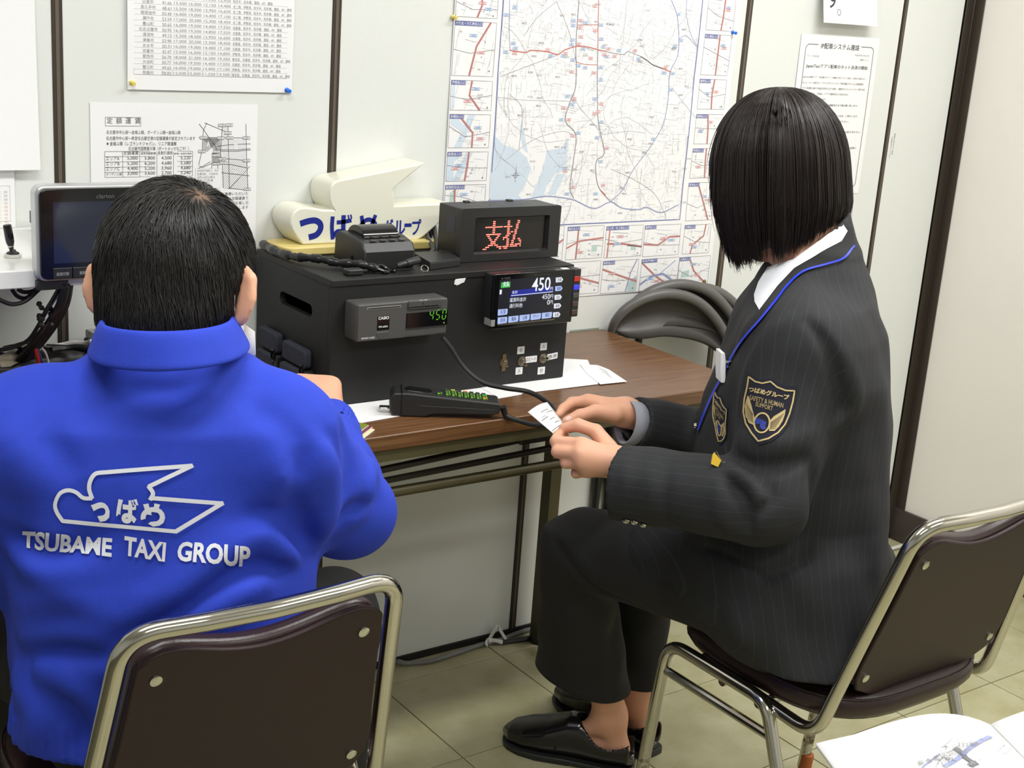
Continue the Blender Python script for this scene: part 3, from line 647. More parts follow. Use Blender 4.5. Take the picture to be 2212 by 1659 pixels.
# ------------------------------------------------------------------ white shelf at the left, with pen stand
M['shelf'] = mat('gloss_white_melamine', srgb(232, 232, 229), 0.22)
sh = thing('wall_shelf', 'glossy white shelf board behind the navigation screen at the left edge', 'shelf', (.1, -.17, .957))
q = MB(); q.box(-.40, .76, -.34, -.0045, .957, .984); q.build('board', M['shelf'], sh, bevel=.002)
q = MB(); q.prism([(-.0045, .957), (-.0045, .80), (-.012, .80), (-.25, .950), (-.25, .957)], .02, .03, ((0, 0, 0), UY, UZ, UX)); q.build('bracket', M['strip'], sh)
a = onz((28, 556), .984); pn = thing('desk_pen', 'black counter pen standing in a round base on the white shelf', 'pen', a)
q = MB(); q.lathe([(.012, 0), (.0128, .002), (.012, .005), (.0095, .0055)], a, UZ, 24); q.build('base', mat('ivory_plastic', srgb(206, 204, 196), .35), pn, smooth=True)
q = MB(); q.lathe([(.0095, .0055), (.009, .0075), (.005, .0095), (.004, .012)], a, UZ, 24); q.build('socket', M['blackp'], pn, smooth=True)
q = MB(); d = norm(ony((21, 518), a[1]) - a); q.lathe([(.0028, .010), (.0042, .017), (.0062, .024), (.0064, .03), (.0062, .048), (.0056, .0500), (.003, .0505)], a, d, 18); q.build('pen_barrel', M['gloss'], pn, smooth=True)
q = MB(); q.lathe([(.0034, .0165), (.0046, .0165), (.0046, .0185), (.0040, .0185)], a, d, 18); q.build('ring', M['chrome'], pn, smooth=True)

# navigation monitor in front of the shelf
ny = -.362
NO = ony((78, 610), ny); x0, x1, z0, z1 = .5785, .785, .9695, 1.1075
nv = thing('navigation_monitor', 'silver rimmed car navigation monitor with a dark screen and lower button row, behind the man', 'monitor', ((x0 + x1) / 2, ny, z0))
fr = ((0, 0, 0), UX, UZ, UY)
q = MB(); q.prism(rrect(x0, x1, z0, z1, .013, 6), ny + .004, ny + .030, fr); q.build('housing', mat('silver_paint', srgb(196, 196, 200), .3, .6), nv, bevel=.003)
q = MB(); q.prism(rrect(x0 + .0045, x1 - .0045, z0 + .003, z1 - .0045, .011, 6), ny, ny + .008, fr); q.build('front_panel', M['gloss'], nv, bevel=.0015)
scr = bpy.data.materials.new('dark_lcd'); scr.use_nodes = True; b_ = scr.node_tree.nodes['Principled BSDF']; b_.inputs['Base Color'].default_value = srgb(24, 26, 34); b_.inputs['Roughness'].default_value = .08; b_.inputs['Emission Color'].default_value = srgb(40, 46, 72); b_.inputs['Emission Strength'].default_value = .28
s0 = ony((113, 436), ny); s1 = ony((117, 568), ny)
q = MB(); q.box(.6015, .7665, ny - .0006, ny + .001, .996, 1.0845); q.build('screen', scr, nv)
M['btn'] = mat('dark_button', srgb(34, 34, 36), .35); M['lcdtxt'] = mat('grey_lettering', srgb(158, 158, 160), .5); M['dimtxt'] = mat('dim_lettering', srgb(92, 92, 94), .5)
q = MB(); text(q, 'clarion', (.664, ny - .0004, 1.0885), UX, UZ, .0062, .0265, 'l', .01); q.build('maker_lettering', M['dimtxt'], nv)
for k, s in enumerate(('画面切替', '業務', '現在地', '', '', '')):
    bx0_ = .5995 + k * .0285
    q = MB(); q.box(bx0_, bx0_ + .0272, ny - .0022, ny + .003, .9735, .9895); bo = q.build('button', M['btn'], nv, bevel=.0008)
    if s:
        q = MB(); text(q, s, (bx0_ + .0136, ny - .0026, .9783), UX, UZ, .0052, .0045 * len(s), 'c'); q.build('lettering', M['lcdtxt'], bo)
q = MB(); q.box(.580, .625, ny + .010, ny + .0215, .9555, .9695); q.box(.66, .70, ny + .030, -.05, 1.0, 1.02); q.build('mount', M['blackp'], nv, bevel=.001)

# ------------------------------------------------------------------ black demonstration box
BX0, BX1, BYF, BYB, BZ0, BZ1 = 1.0855, 1.598, -.303, -.012, TZ + .0025, .930
bxr = thing('equipment_box', 'large matt black wooden box with a slotted handle and toggle switches, on the walnut table', 'box', ((BX0 + BX1) / 2, (BYF + BYB) / 2, TZ))
q = MB(); q.box(BX0, BX1, BYF, BYF + .012, BZ0, BZ1 - .012); q.build('front_board', M['boxp'], bxr, bevel=.001)
q = MB(); q.box(BX1 - .012, BX1, BYF + .012, BYB, BZ0, BZ1 - .012); q.build('right_board', M['boxp'], bxr, bevel=.001)
q = MB(); q.box(BX0 - .003, BX1 + .004, BYF - .002, BYB, BZ1 - .012, BZ1); q.build('top_board', M['boxp'], bxr, bevel=.0015)
q = MB(); q.box(BX0 + .012, BX1 - .012, BYB - .012, BYB, BZ0, BZ1 - .012); q.build('back_board', M['boxp'], bxr)
# left board with a real handle slot
import bmesh
sy0, sy1, sz0, sz1 = -.233, -.107, .8485, .8715
hole = rrect(sy0, sy1, sz0, sz1, .0112, 5); n_h = len(hole)
outer = []
for (a, b) in hole:     # matching outer ring point
    cy, cz = (BYF + .012 + BYB) / 2, (BZ0 + BZ1 - .012) / 2; dy, dz = a - (sy0 + sy1) / 2, b - (sz0 + sz1) / 2
    t = min((((BYB) if dy > 0 else (BYF + .012)) - (sy0 + sy1) / 2) / dy if abs(dy) > 1e-6 else 9, ((BZ1 - .012 if dz > 0 else BZ0) - (sz0 + sz1) / 2) / dz if abs(dz) > 1e-6 else 9)
    outer.append(((sy0 + sy1) / 2 + dy * t, (sz0 + sz1) / 2 + dz * t))
for (cy, cz) in ((BYF + .012, BZ0), (BYF + .012, BZ1 - .012), (BYB, BZ0), (BYB, BZ1 - .012)):
    k = min(range(n_h), key=lambda i: (outer[i][0] - cy) ** 2 + (outer[i][1] - cz) ** 2); outer[k] = (cy, cz)
q = MB(); vs = []
for X in (BX0, BX0 + .012): vs += [(X, a, b) for a, b in outer] + [(X, a, b) for a, b in hole]
fs = []
for i in range(n_h):
    j = (i + 1) % n_h; fs += [(i, j, n_h + j, n_h + i), (2 * n_h + i, 3 * n_h + i, 3 * n_h + j, 2 * n_h + j), (n_h + i, n_h + j, 3 * n_h + j, 3 * n_h + i), (i, 2 * n_h + i, 2 * n_h + j, j)]
q.add(vs, fs); q.build('left_board', M['boxp'], bxr)
# strap pads with buckles on the left side
M['navy'] = mat('navy_black_fabric', srgb(44, 46, 58), .8, bump=.3, bscale=700)
for (ya, yb, za, zm, zb_) in ((-.128, -.052, .795, .757, .700), (-.240, -.150, .792, .757, .706)):
    sp = thing('strap_pad', 'padded navy strap on the left side of the black box, ' + ('nearer the front edge' if ya < -.2 else 'nearer the wall'), 'strap', (BX0 - .01, (ya + yb) / 2, za))
    q = MB(); q.prism(rrect(ya, yb, zm, za, .008, 4), -.016, -.0005, ((BX0, 0, 0), UY, UZ, UX)); q.build('upper_flap', M['navy'], sp, bevel=.004, seg=3)
    q = MB(); q.prism(rrect(ya + .002, yb - .004, max(zb_, TZ + .001), zm - .003, .008, 4), -.022, -.0005, ((BX0, 0, 0), UY, UZ, UX)); q.build('lower_flap', M['navy'], sp, bevel=.004, seg=3)
    q = MB(); q.tube([(BX0 - .024, ya - .006 + .006 * math.cos(t), zm + .002 + .010 * math.sin(t)) for t in np.linspace(0, 6.283, 17)[:-1]], .0022, 6, closed=True); q.build('buckle_ring', M['gloss'], sp, smooth=True)
    q = MB(); q.box(BX0 - .020, BX0 - .002, ya - .012, ya, max(zb_, TZ + .002), zm); q.build('webbing', M['black'], sp, bevel=.002)
# toggles
M['steel'] = mat('dull_nickel', srgb(150, 142, 128), .35, 1.0); M['brass'] = mat('aged_brass', srgb(132, 116, 84), .45, .8)
yf = BYF
def toggle(px, py, tip, plate):
    a = ony((px, py), yf); o = thing_part = None
    q = MB()
    if plate: q.prism(rrect(a[0] - .0042, a[0] + .0042, a[2] - .0165, a[2] + .0165, .002, 3), -.0015, 0, ((0, yf, 0), UX, UZ, UY)); q.lathe([(.0085, 0), (.0085, -.0014)], (a[0], yf, a[2]), UY, 20)
    else: q.lathe([(.0095, 0), (.0095, -.0012), (.006, -.0013)], (a[0], yf, a[2]), UY, 24)
    o = q.build('toggle_switch', M['brass'] if plate else M['steel'], bxr, smooth=True)
    q = MB(); q.lathe([(.0058, -.001), (.0058, -.004), (.004, -.0045), (.004, -.008)], (a[0], yf, a[2]), UY, 6); q.build('nut', M['steel'], o)
    e = ony(tip, yf - .018); q = MB(); q.tube([(a[0], yf - .006, a[2]), a + (e - a) * .5, a + (e - a) * .8, e], [.0017, .002, .0026, .0030], 10); q.build('lever', M['chrome'], o, smooth=True)
toggle(1088, 783, (1095, 791), True); toggle(1127, 780, (1137, 789), False); toggle(1173, 774, (1187, 774), False)
for s, px, py, w, h in (('切', 1125, 756.5, .0165, .0145), ('入', 1174, 748.5, .0158, .0145), ('スピード', 1147, 776, .0275, .0125), ('電源', 1193, 769.5, .0245, .0118), ('入', 1121, 801, .0160, .0140), ('切', 1169, 800.5, .0170, .0145)):
    a = ony((px, py), yf)
    q = MB(); q.prism(rrect(-w / 2, w / 2, -h / 2, h / 2, .0008, 2), -.0005, 0, (a, UX + UZ * (.09 if s == '電源' else 0), UZ, UY)); lo = q.build('switch_label', M['white'], bxr)
    q = MB(); text(q, s, a + np.array([0, -.0007, -h * .3]), UX + UZ * (.09 if s == '電源' else 0), UZ, h * .58, w * (.42 if len(s) == 1 else .82), 'c'); q.build('lettering', M['ink'], lo)
a = ony((993, 607), yf); q = MB(); q.poly([(a[0] - .012, yf - .0018, a[2] - .006), (a[0] + .009, yf - .001, a[2] - .003), (a[0] + .012, yf - .0015, a[2] + .006), (a[0] - .010, yf - .001, a[2] + .004)])
q.prism([(-.012, -.004), (-.006, -.0075), (.009, -.002), (.012, .0055), (-.011, .002)], -.0016, 0, (a, UX, UZ, UY)); q.build('tape_scrap', M['white'], bxr)

# ------------------------------------------------------------------ receipt/card unit set in the box front
pu = thing('payment_terminal', 'charcoal card terminal with green digits, set in the middle of the black box front', 'terminal', (1.2, -.325, .83))
x0, x1, z0, z1, yc = 1.1105, 1.2925, .8305, .8955, -.348
fr = ((0, 0, 0), UX, UZ, UY)
M['casing'] = mat('charcoal_casing', srgb(78, 77, 76), .42, bump=.06, bscale=900)
q = MB(); q.prism(rrect(x0, x1, z0, z1, .004, 3), yc + .002, BYF, fr); q.build('casing', M['casing'], pu, bevel=.003, seg=3)
S7 = 4.254
def Cs(x, y, yy=None): return ony((720 + x / S7, 580 + y / S7), yc if yy is None else yy)
xm = Cs(672, 420)[0]
q = MB(); q.prism(rrect(x0 + .001, xm - .0008, z0 + .001, z1 - .0005, .003, 3), yc - .0012, yc + .004, fr); lp = q.build('memory_card_door', M['casing'], pu, bevel=.0015)
q = MB(); a = Cs(305, 382); b = Cs(618, 352); q.box(a[0], b[0], yc - .0018, yc, a[2] - .0005, a[2] + .0042); q.build('slot_rim', mat('light_grey_edge', srgb(130, 130, 128), .4), lp, bevel=.001)
q = MB(); q.box(a[0] + .002, b[0] - .002, yc - .0021, yc, a[2] + .0015, a[2] + .0030); q.build('slot', M['gloss'], lp)
q = MB(); a = Cs(397, 568); b = Cs(515, 432); q.box(a[0], b[0], yc - .0016, yc, a[2], b[2]); q.build('badge', M['gloss'], lp)
q = MB(); text(q, 'CASIO', (a[0] + .0016, yc - .0019, a[2] + .0185), UX, UZ, .0052, b[0] - a[0] - .003, 'l', .03); text(q, 'FPS-600A', (a[0] + .003, yc - .0019, a[2] + .0042), UX, UZ, .0034, b[0] - a[0] - .006, 'l', .01)
a = Cs(252, 652); text(q, 'MEMORY CARD', (a[0], yc - .0016, a[2]), UX, UZ, .0032, Cs(375, 640)[0] - a[0], 'l', .01)
a = Cs(788, 305); text(q, 'TAXI CARD', (a[0], yc - .0005, a[2]), UX, UZ, .0034, Cs(866, 295)[0] - a[0]); a = Cs(825, 333); q.poly([(a[0] - .0014, yc - .0006, a[2] + .0028), (a[0] + .0014, yc - .0006, a[2] + .0028), (a[0], yc - .0006, a[2])])
q.build('lettering', M['white'], pu)
q = MB(); a = Cs(450, 580); q.prism([(.0125 * math.cos(t), .0135 * math.sin(t)) for t in np.linspace(math.pi, 2 * math.pi, 14)], -.0030, 0, ((a[0], yc + .001, a[2]), UX, UZ, UY)); q.build('finger_tab', M['greyp'], lp, bevel=.001)
q = MB(); a = Cs(690, 372); b = Cs(1000, 265); q.prism(rrect(a[0], b[0], a[2] - .001, z1 - .0008, .002, 2), yc - .0006, yc + .003, fr); q.build('card_reader_frame', M['greyp'], pu, bevel=.0008)
q = MB(); c = Cs(692, 366); d = Cs(965, 338); q.box(c[0], d[0], yc - .0009, yc + .002, c[2] + .0005, c[2] + .002); q.build('card_slot', M['gloss'], pu)
q = MB(); a = Cs(668, 548); b = Cs(1052, 385); q.box(a[0] + .001, b[0], yc - .0008, yc + .003, a[2], Cs(668, 415)[2]); q.build('display_window', M['gloss'], pu)
def emis(name, col, st):
    m = bpy.data.materials.new(name); m.use_nodes = True; b = m.node_tree.nodes['Principled BSDF']; b.inputs['Base Color'].default_value = (0.01, 0.01, 0.01, 1); b.inputs['Emission Color'].default_value = col; b.inputs['Emission Strength'].default_value = st; b.inputs['Roughness'].default_value = .3
    return m
M['green'] = emis('green_digit_glow', srgb(120, 226, 60), 0.55)
q = MB()
SEG = {'a': ((0, 2), (1, 2)), 'b': ((1, 2), (1, 1)), 'c': ((1, 1), (1, 0)), 'd': ((0, 0), (1, 0)), 'e': ((0, 0), (0, 1)), 'f': ((0, 1), (0, 2)), 'g': ((0, 1), (1, 1))}
for k, ss in enumerate(('bcfg', 'acdfg', 'abcdef')):
    o = Cs(878 + k * 58, 472 - k * 4)
    for s in ss:
        (ax, az), (bx_, bz_) = SEG[s]; w, hh = .0070, .0083; p = np.array([o[0] + ax * w + az * .0009, o[2] + az * hh]); r = np.array([o[0] + bx_ * w + bz_ * .0009, o[2] + bz_ * hh]); t = norm(r - p) * .0012
        q.strip([p + t, r - t], .0016, np.array([0, yc - .0012, 0]), UX, UZ)
o = Cs(1014, 497); q.lathe([(.0014, -.0012), (.0014, -.0009)], (o[0], yc, o[2]), UY, 10)
q.build('digits', M['green'], pu)

# ------------------------------------------------------------------ taximeter with colour screen
tm = thing('taximeter', 'taximeter with lit colour screen and coloured side keys, at the right of the black box', 'taximeter', (1.49, -.32, .826))
x0, x1, z0, z1, ym = 1.3955, 1.594, .8265, .9285, -.336
q = MB(); q.prism(rrect(x0 + .002, x1 - .020, z0 + .001, z1 - .001, .003, 3), ym + .002, BYF, fr); q.build('casing', M['blackp'], tm, bevel=.001)
q = MB(); q.prism(rrect(x0, x1 - .013, z0, z1, .0025, 3), ym, ym + .006, fr); q.build('front_panel', M['gloss'], tm, bevel=.001)
q = MB(); q.prism(rrect(x1 - .0165, x1, z0 + .010, z1, .0025, 3), ym - .0012, ym + .024, fr); q.build('key_column', M['blackp'], tm, bevel=.001)
ST = 9.217
def Tm(x, y, yy=None): return ony((1030 + x / ST, 560 + y / ST), ym if yy is None else yy)
M['scrw'] = emis('screen_white', srgb(226, 230, 240), 0.95); M['scrk'] = emis('screen_key_blue', srgb(168, 186, 232), 0.9); M['scrn'] = emis('screen_navy', srgb(24, 40, 170), 0.6)
M['scrg'] = emis('screen_green', srgb(60, 176, 70), 0.9); M['scrd'] = emis('screen_black_glow', srgb(10, 14, 30), 0.8); M['scrl'] = emis('screen_side_key', srgb(226, 228, 236), 0.85); M['scri'] = mat('screen_dark_ink', srgb(44, 50, 84), .5)
q = MB(); a = Tm(395, 1290); b = Tm(1730, 330); q.box(a[0], b[0], ym - .0004, ym + .001, Tm(395, 1300)[2], Tm(395, 420)[2]); q.build('screen', M['scrd'], tm)
def prt(nm, m, lst):
    q = MB()
    for it_ in lst: it_(q)
    q.build(nm, m, tm)
def quad(pts, l=.0007): return lambda q: q.add([Tm(*p) + np.array([0, -l, 0]) for p in pts], [tuple(range(len(pts)))])
def ttx(s, x, y, h, xe, al='l', bold=0.0, l=.0011): 
    def f(q):
        a = Tm(x, y); w = abs(Tm(xe, y)[0] - a[0]); text(q, s, a + np.array([0, -l, 0]), UX, UZ, h, w, al, bold)
    return f
prt('total_bar', M['scrn'], [quad([(690, 620), (1500, 545), (1520, 650), (655, 755)])])
prt('white_print', M['scrw'], [ttx('450', 1085, 640, .0250, 1448, 'l', .01), ttx('円', 1450, 618, .0062, 1505), ttx('合計', 692, 690, .0062, 804), ttx('運賃料金計', 645, 858, .0082, 972), ttx('450', 1288, 798, .0094, 1446), ttx('円', 1452, 778, .0074, 1510), ttx('通行料他', 640, 975, .0082, 896), ttx('0', 1388, 903, .0094, 1438), ttx('円', 1446, 893, .0074, 1502),
                               quad([(675, 718), (1505, 638), (1505, 650), (675, 730)], .0012), quad([(455, 608), (495, 603), (488, 695), (448, 700)]), ttx('支払', 508, 545, .0095, 635, 'l', .02, .0016)])
prt('status_tile', M['scrg'], [quad([(482, 462), (665, 445), (658, 556), (474, 574)])])
keys = [(420, 1000, 605, 985, 1108, '1/3'), (415, 1160, 597, 1145, 1275, '取消'), (628, 1140, 822, 1120, 1250, '置換'), (850, 1115, 1045, 1095, 1222, '立替'), (1072, 1090, 1268, 1070, 1198, 'チケット'), (1295, 1068, 1487, 1048, 1172, '領収')]
for (xa, ya, xb, yb_, yc2, s) in keys:
    q = MB(); q.prism([(Tm(x, y)[0], Tm(x, y)[2]) for x, y in ((xa, ya), (xb, yb_), (xb - 4, yc2 - 40), (xb - 22, yc2 - 10), (xa - 6, yc2 + 12))], ym - .0016, ym, fr); ko = q.build('touch_key', M['scrk'], tm)
    q = MB(); a = Tm((xa + xb) / 2 - 6, yc2 - 30); text(q, s, a + np.array([0, -.0022, 0]), UX, UZ, .0070, .010 if len(s) < 4 else .0135, 'c', .01); q.build('lettering', M['scri'], ko)
for (xa, ya, s) in ((1570, 362, '空車'), (1558, 535, '実車'), (1545, 708, '支払'), (1532, 880, '高速'), (1515, 1055, '迎車')):
    q = MB(); q.prism([(Tm(x, y)[0], Tm(x, y)[2]) for x, y in ((xa, ya + 4), (xa + 108, ya - 6), (xa + 140, ya + 38), (xa + 105, ya + 88), (xa, ya + 98))], ym - .0016, ym, fr); ko = q.build('touch_key', M['scrl'] if s != '実車' else M['scrk'], tm)
    q = MB(); a = Tm(xa + 60, ya + 75); text(q, s, a + np.array([0, -.0022, 0]), UX, UZ, .0062, .0092, 'c', .01); q.build('lettering', M['scri'], ko)
for k, (m_, nm) in enumerate(((emis('red_key', srgb(196, 40, 20), .7), 'red'), (emis('blue_key', srgb(60, 60, 230), .8), 'blue'), (M['greyp'], 'd'), (mat('brown_key', srgb(74, 58, 54), .4), 'd'), (mat('brown_key', srgb(74, 58, 54), .4), 'd'))):
    a = Tm(1835 - k * 20, 400 + k * 168, ym - .001); q = MB(); q.box(x1 - .0155, x1 - .0015, ym - .0028, ym, a[2] - .0048, a[2] + .0048); q.build('side_key', m_, tm, bevel=.001)
q = MB(); text(q, 'YAZAKI', Tm(540, 400) + np.array([0, -.0004, 0]), UX, UZ, .0036, .0135, 'l', .02); q.poly([Tm(*p) + np.array([0, -.0005, 0]) for p in ((465, 378), (525, 372), (510, 410), (500, 388))]); text(q, 'タクシーメーター ATS-1', Tm(1145, 335) + np.array([0, -.0004, 0]), UX, UZ, .0036, .036); q.build('maker_lettering', M['dimtxt'], tm)
q = MB(); a = Tm(408, 1322); b = Tm(1540, 1205); q.prism([(a[0], a[2]), (b[0], b[2]), (b[0], b[2] + .0018), (a[0], a[2] + .0030)], ym - .0008, ym, fr)
q.build('silver_strip', M['steel'], tm)
q = MB(); a = Tm(280, 1180); q.box(x0 - .0006, x0 + .0075, ym - .0008, ym + .022, .8325, .8445); q.build('seal_label', mat('silver_label', srgb(176, 176, 174), .35, .4), tm)
q = MB(); a = Tm(1630, 150); q.box(1.556, 1.571, ym + .006, ym + .016, z1 - .0008, z1 + .0004); q.build('paper_chip', M['white'], tm)

# ------------------------------------------------------------------ LED destination sign on top of the box
ZB = BZ1
ls = thing('led_sign', 'black LED sign box with glowing red characters, on the right end of the black box', 'sign', (1.5, -.195, ZB))
x0, x1, yF, yB, z0, z1 = 1.3865, 1.6135, -.235, -.155, ZB + .002, 1.0305
q = MB(); q.prism(rrect(x0, x1, z0, z1, .003, 3), yF + .010, yB, fr); q.build('housing', M['blackp'], ls, bevel=.0015)
q = MB(); o = rrect(x0 - .001, x1 + .001, z0 - .001, z1 + .001, .004, 4); i_ = rrect(1.416, 1.5885, .9445, 1.0135, .003, 4); n_ = len(o)
vs = [(a, yF, b) for a, b in o] + [(a, yF, b) for a, b in i_] + [(a, yF + .012, b) for a, b in o] + [(a, yF + .009, b) for a, b in rrect(1.419, 1.5855, .9475, 1.0105, .003, 4)]
fs = [];
for k in range(n_):
    j = (k + 1) % n_; fs += [(k, j, n_ + j, n_ + k), (k, 2 * n_ + k, 2 * n_ + j, j), (n_ + k, n_ + j, 3 * n_ + j, 3 * n_ + k)]
q.add(vs, fs); q.build('bezel', M['blackp'], ls, recalc=True)
q = MB(); q.box(1.418, 1.5865, yF + .0088, yF + .0098, .9465, 1.0115); q.build('screen', mat('led_screen', srgb(26, 24, 24), .25), ls)
GA = ['.......##......', '.......##......', '.......##......', '.##############', '.......##......', '.......##......', '.......##......', '..############.', '...##......##..', '....##....##...', '.....##..##....', '......####.....', '......####.....', '....####.###...', '..###......####', '###..........##']
GB = ['...##......##..', '...##......##..', '...##.....##...', '#######...##...', '...##.....##...', '...##....##....', '...##.##.##....', '...###...##....', '..###...##.....', '####....##.....', '#..##...##..##.', '...##..##....##', '...##..##.....#', '...##.###.#####', '#####.######..#', '.###...........']
M['led'] = emis('red_led', srgb(255, 110, 94), 2.6); q = MB()
for Gx, xs in ((GA, 1.4435), (GB, 1.4885)):
    for r_, row in enumerate(Gx):
        for c_, ch in enumerate(row):
            if ch == '#':
                X = xs + c_ * .00285; Z = 1.0035 - r_ * .00345
                q.add([(X - .0013, yF + .0085, Z - .0010), (X + .0013, yF + .0085, Z - .0010), (X + .0013, yF + .0085, Z + .0010), (X - .0013, yF + .0085, Z + .0010)], [(0, 1, 2, 3)])
q.build('led_characters', M['led'], ls)
for r_ in range(2):
    for c_ in range(7):
        q = MB(); X = x0 + .035 + c_ * .023; Y = yF + .028 + r_ * .014; q.box(X, X + .015, Y, Y + .0035, z1 - .001, z1 + .0003); q.build('vent_slot', M['gloss'], ls)
for Y, Z in ((-.222, z0 + .008), (-.168, z0 + .008)):
    q = MB(); q.lathe([(.0026, 0), (.0024, -.0012), (.0008, -.0014)], (x0, Y, Z), UX, 12); q.build('screw', M['steel'], ls, smooth=True)
q = MB(); q.prism([(-.213, .982), (-.185, .982), (-.185, 1.015), (-.213, 1.015)], -.0004, 0, ((x0, 0, 0), UY, UZ, UX)); q.build('side_label', mat('dark_label', srgb(52, 56, 66), .5), ls)
for X in (x0 + .05, x0 + .15):
    q = MB(); q.box(X, X + .012, yB - .012, yB - .002, z1 - .001, z1 + .003); q.build('clip', M['blackp'], ls, bevel=.001)

# ------------------------------------------------------------------ roof lamp in the shape of a swallow
M['lampw'] = mat('ivory_acrylic', srgb(232, 231, 214), .3, sss=.2); M['lampy'] = mat('cream_yellow_base', srgb(226, 206, 130), .35); M['blue'] = mat('blue_lettering', srgb(32, 44, 140), .4)
rl = thing('taxi_roof_lamp', 'ivory bird shaped taxi roof lamp with blue lettering on cream base, on black box', 'lamp', (1.27, -.045, ZB))
LY = -.080; LS = 5.027
out = [(655, 529), (641, 512), (631, 496), (627, 482), (629, 468), (636, 457), (647, 450), (660, 448), (680, 450), (696, 453.5), (722, 454), (716, 444), (712, 430), (712, 415), (715, 402), (722, 394), (733, 389), (760, 384), (840, 368), (920, 351.5), (884, 380), (848, 409), (852, 420), (853, 432), (853, 445), (900, 442), (950, 440.5), (980, 440.5), (976, 456), (945, 485), (918, 509), (902, 519), (780, 524)]
pts = [(lambda a: (a[0], a[2]))(ony(p, LY)) for p in out]
q = MB(); q.prism(pts, LY, -.002, fr); q.build('lamp_body', M['lampw'], rl, bevel=.003, seg=3)
bp_ = rrect(1.098, 1.428, -.100, -.006, .022, 5); q = MB(); q.prism(bp_, ZB + .0005, ZB + .0165, ((0, 0, 0), UX, UY, UZ)); q.build('base', M['lampy'], rl, bevel=.003, seg=3)
def Lp(x, y): return ony((560 + x / LS, 380 + y / LS), LY - .0004)
q = MB()
def stroke(pts, w, n=24):
    P = [np.array([Lp(x, y)[0], Lp(x, y)[2]]) for x, y in pts]; P = bez(P, n) if len(P) > 2 else P
    q.strip([tuple(p) for p in P], w / LS / 1090, np.array([0, LY - .0004, 0]), UX, UZ)
stroke([(445, 520), (530, 492), (610, 484), (662, 520), (664, 580), (620, 640), (538, 668)], 62)
stroke([(798, 440), (790, 560), (798, 690)], 44); stroke([(842, 506), (920, 498), (1002, 482)], 42); stroke([(918, 426), (914, 520), (918, 610), (960, 690)], 50); stroke([(868 + 42 * math.cos(t), 630 + 34 * math.sin(t)) for t in np.linspace(0, 6.283, 14)], 38)
stroke([(966, 424), (974, 468)], 17); stroke([(994, 420), (1004, 466)], 17)
stroke([(1112, 432), (1124, 510), (1172, 600)], 42); stroke([(1264, 424), (1226, 520), (1166, 610), (1092, 680)], 42); stroke([(1092, 640), (1094, 560), (1140, 492), (1200, 474), (1256, 510), (1268, 580), (1236, 650), (1190, 690)], 44)
for s, xa, ya, xb, yb_, bd in (('グ', 1342, 648, 1458, 466, .025), ('ル', 1455, 652, 1590, 480, .025), ('ー', 1576, 558, 1655, 520, .02), ('プ', 1655, 645, 1762, 466, .025)):
    a = Lp(xa, ya); b = Lp(xb, yb_); text(q, s, a, UX, UZ, b[2] - a[2] if s != 'ー' else .0075, b[0] - a[0], 'l', bd)
q.build('lettering', M['blue'], rl)

# ------------------------------------------------------------------ receipt printer, small case, cables on top of the box
rp = thing('receipt_printer', 'black compact receipt printer with a rounded paper lid, on the black box', 'printer', (1.23, -.19, ZB))
q = MB(); q.prism([(-.246, ZB + .0005), (-.247, .962), (-.236, .976), (-.205, .983), (-.150, .985), (-.138, .975), (-.136, ZB + .0005)], 1.1765, 1.2825, ((0, 0, 0), UY, UZ, UX)); q.build('body', M['blackp'], rp, bevel=.004, seg=3)
q = MB(); q.prism([(-.205 + .031 * math.cos(t) + .012, .978 + .022 * math.sin(t)) for t in np.linspace(0, math.pi, 14)], 1.193, 1.2655, ((0, .008, 0), UY, UZ, UX)); q.build('paper_lid', M['gloss'], rp, bevel=.001)
q = MB(); q.box(1.193, 1.2655, -.2185, -.2165, .9815, .9845); q.build('tear_bar', M['chrome'], rp)
for k in range(4):
    q = MB(); X = 1.196 + k * .0195; q.prism(rrect(X, X + .014, -.236, -.2275, .003, 3), .9790, .9808, ((0, 0, 0), UX, UY, UZ)); q.build('key', M['greyp'] if k < 3 else M['casing'], rp, bevel=.0005)
q = MB(); q.lathe([(.004, 0), (.0042, .0006), (.002, .0007)], (1.1762, -.205, .946), (-1, 0, 0), 14); q.build('power_jack', M['gloss'], rp)
sc_ = thing('antenna_case', 'small flat black plastic case lying between the printer and the LED sign', 'case', (1.335, -.25, ZB))
q = MB(); q.prism([(1.295, -.277), (1.372, -.258), (1.392, -.185), (1.315, -.185)], ZB + .0005, ZB + .015, ((0, 0, 0), UX, UY, UZ)); q.build('case', M['blackp'], sc_, bevel=.001)
q = MB(); q.prism([(1.296, -.2765), (1.372, -.2575), (1.372, -.2572), (1.296, -.276)], ZB + .0112, ZB + .0122, ((0, -.0008, 0), UX, UY, UZ)); q.build('lid_seam', M['greyp'], sc_)
hub = thing('plug_block', 'small rounded black plug lying near the front left edge of the black box top', 'plug', (1.145, -.275, ZB))
q = MB(); q.prism(rrect(1.126, 1.158, -.282, -.262, .004, 3), ZB + .0005, ZB + .011, ((0, 0, 0), UX, UY, UZ)); q.build('plug', M['blackp'], hub, bevel=.002)
q = MB(); q.tube(bez([(1.158, -.272, ZB + .006), (1.17, -.268, ZB + .005), (1.178, -.262, ZB + .004)], 10), .003, 8); q.build('lead', M['black'], hub, smooth=True)
M['sheath'] = mat('black_tape_sheath', srgb(30, 30, 31), .28)
cb = thing('taped_cable', 'thick black taped cable running from behind the roof lamp to a plug before the printer', 'cable', (1.15, -.2, ZB))
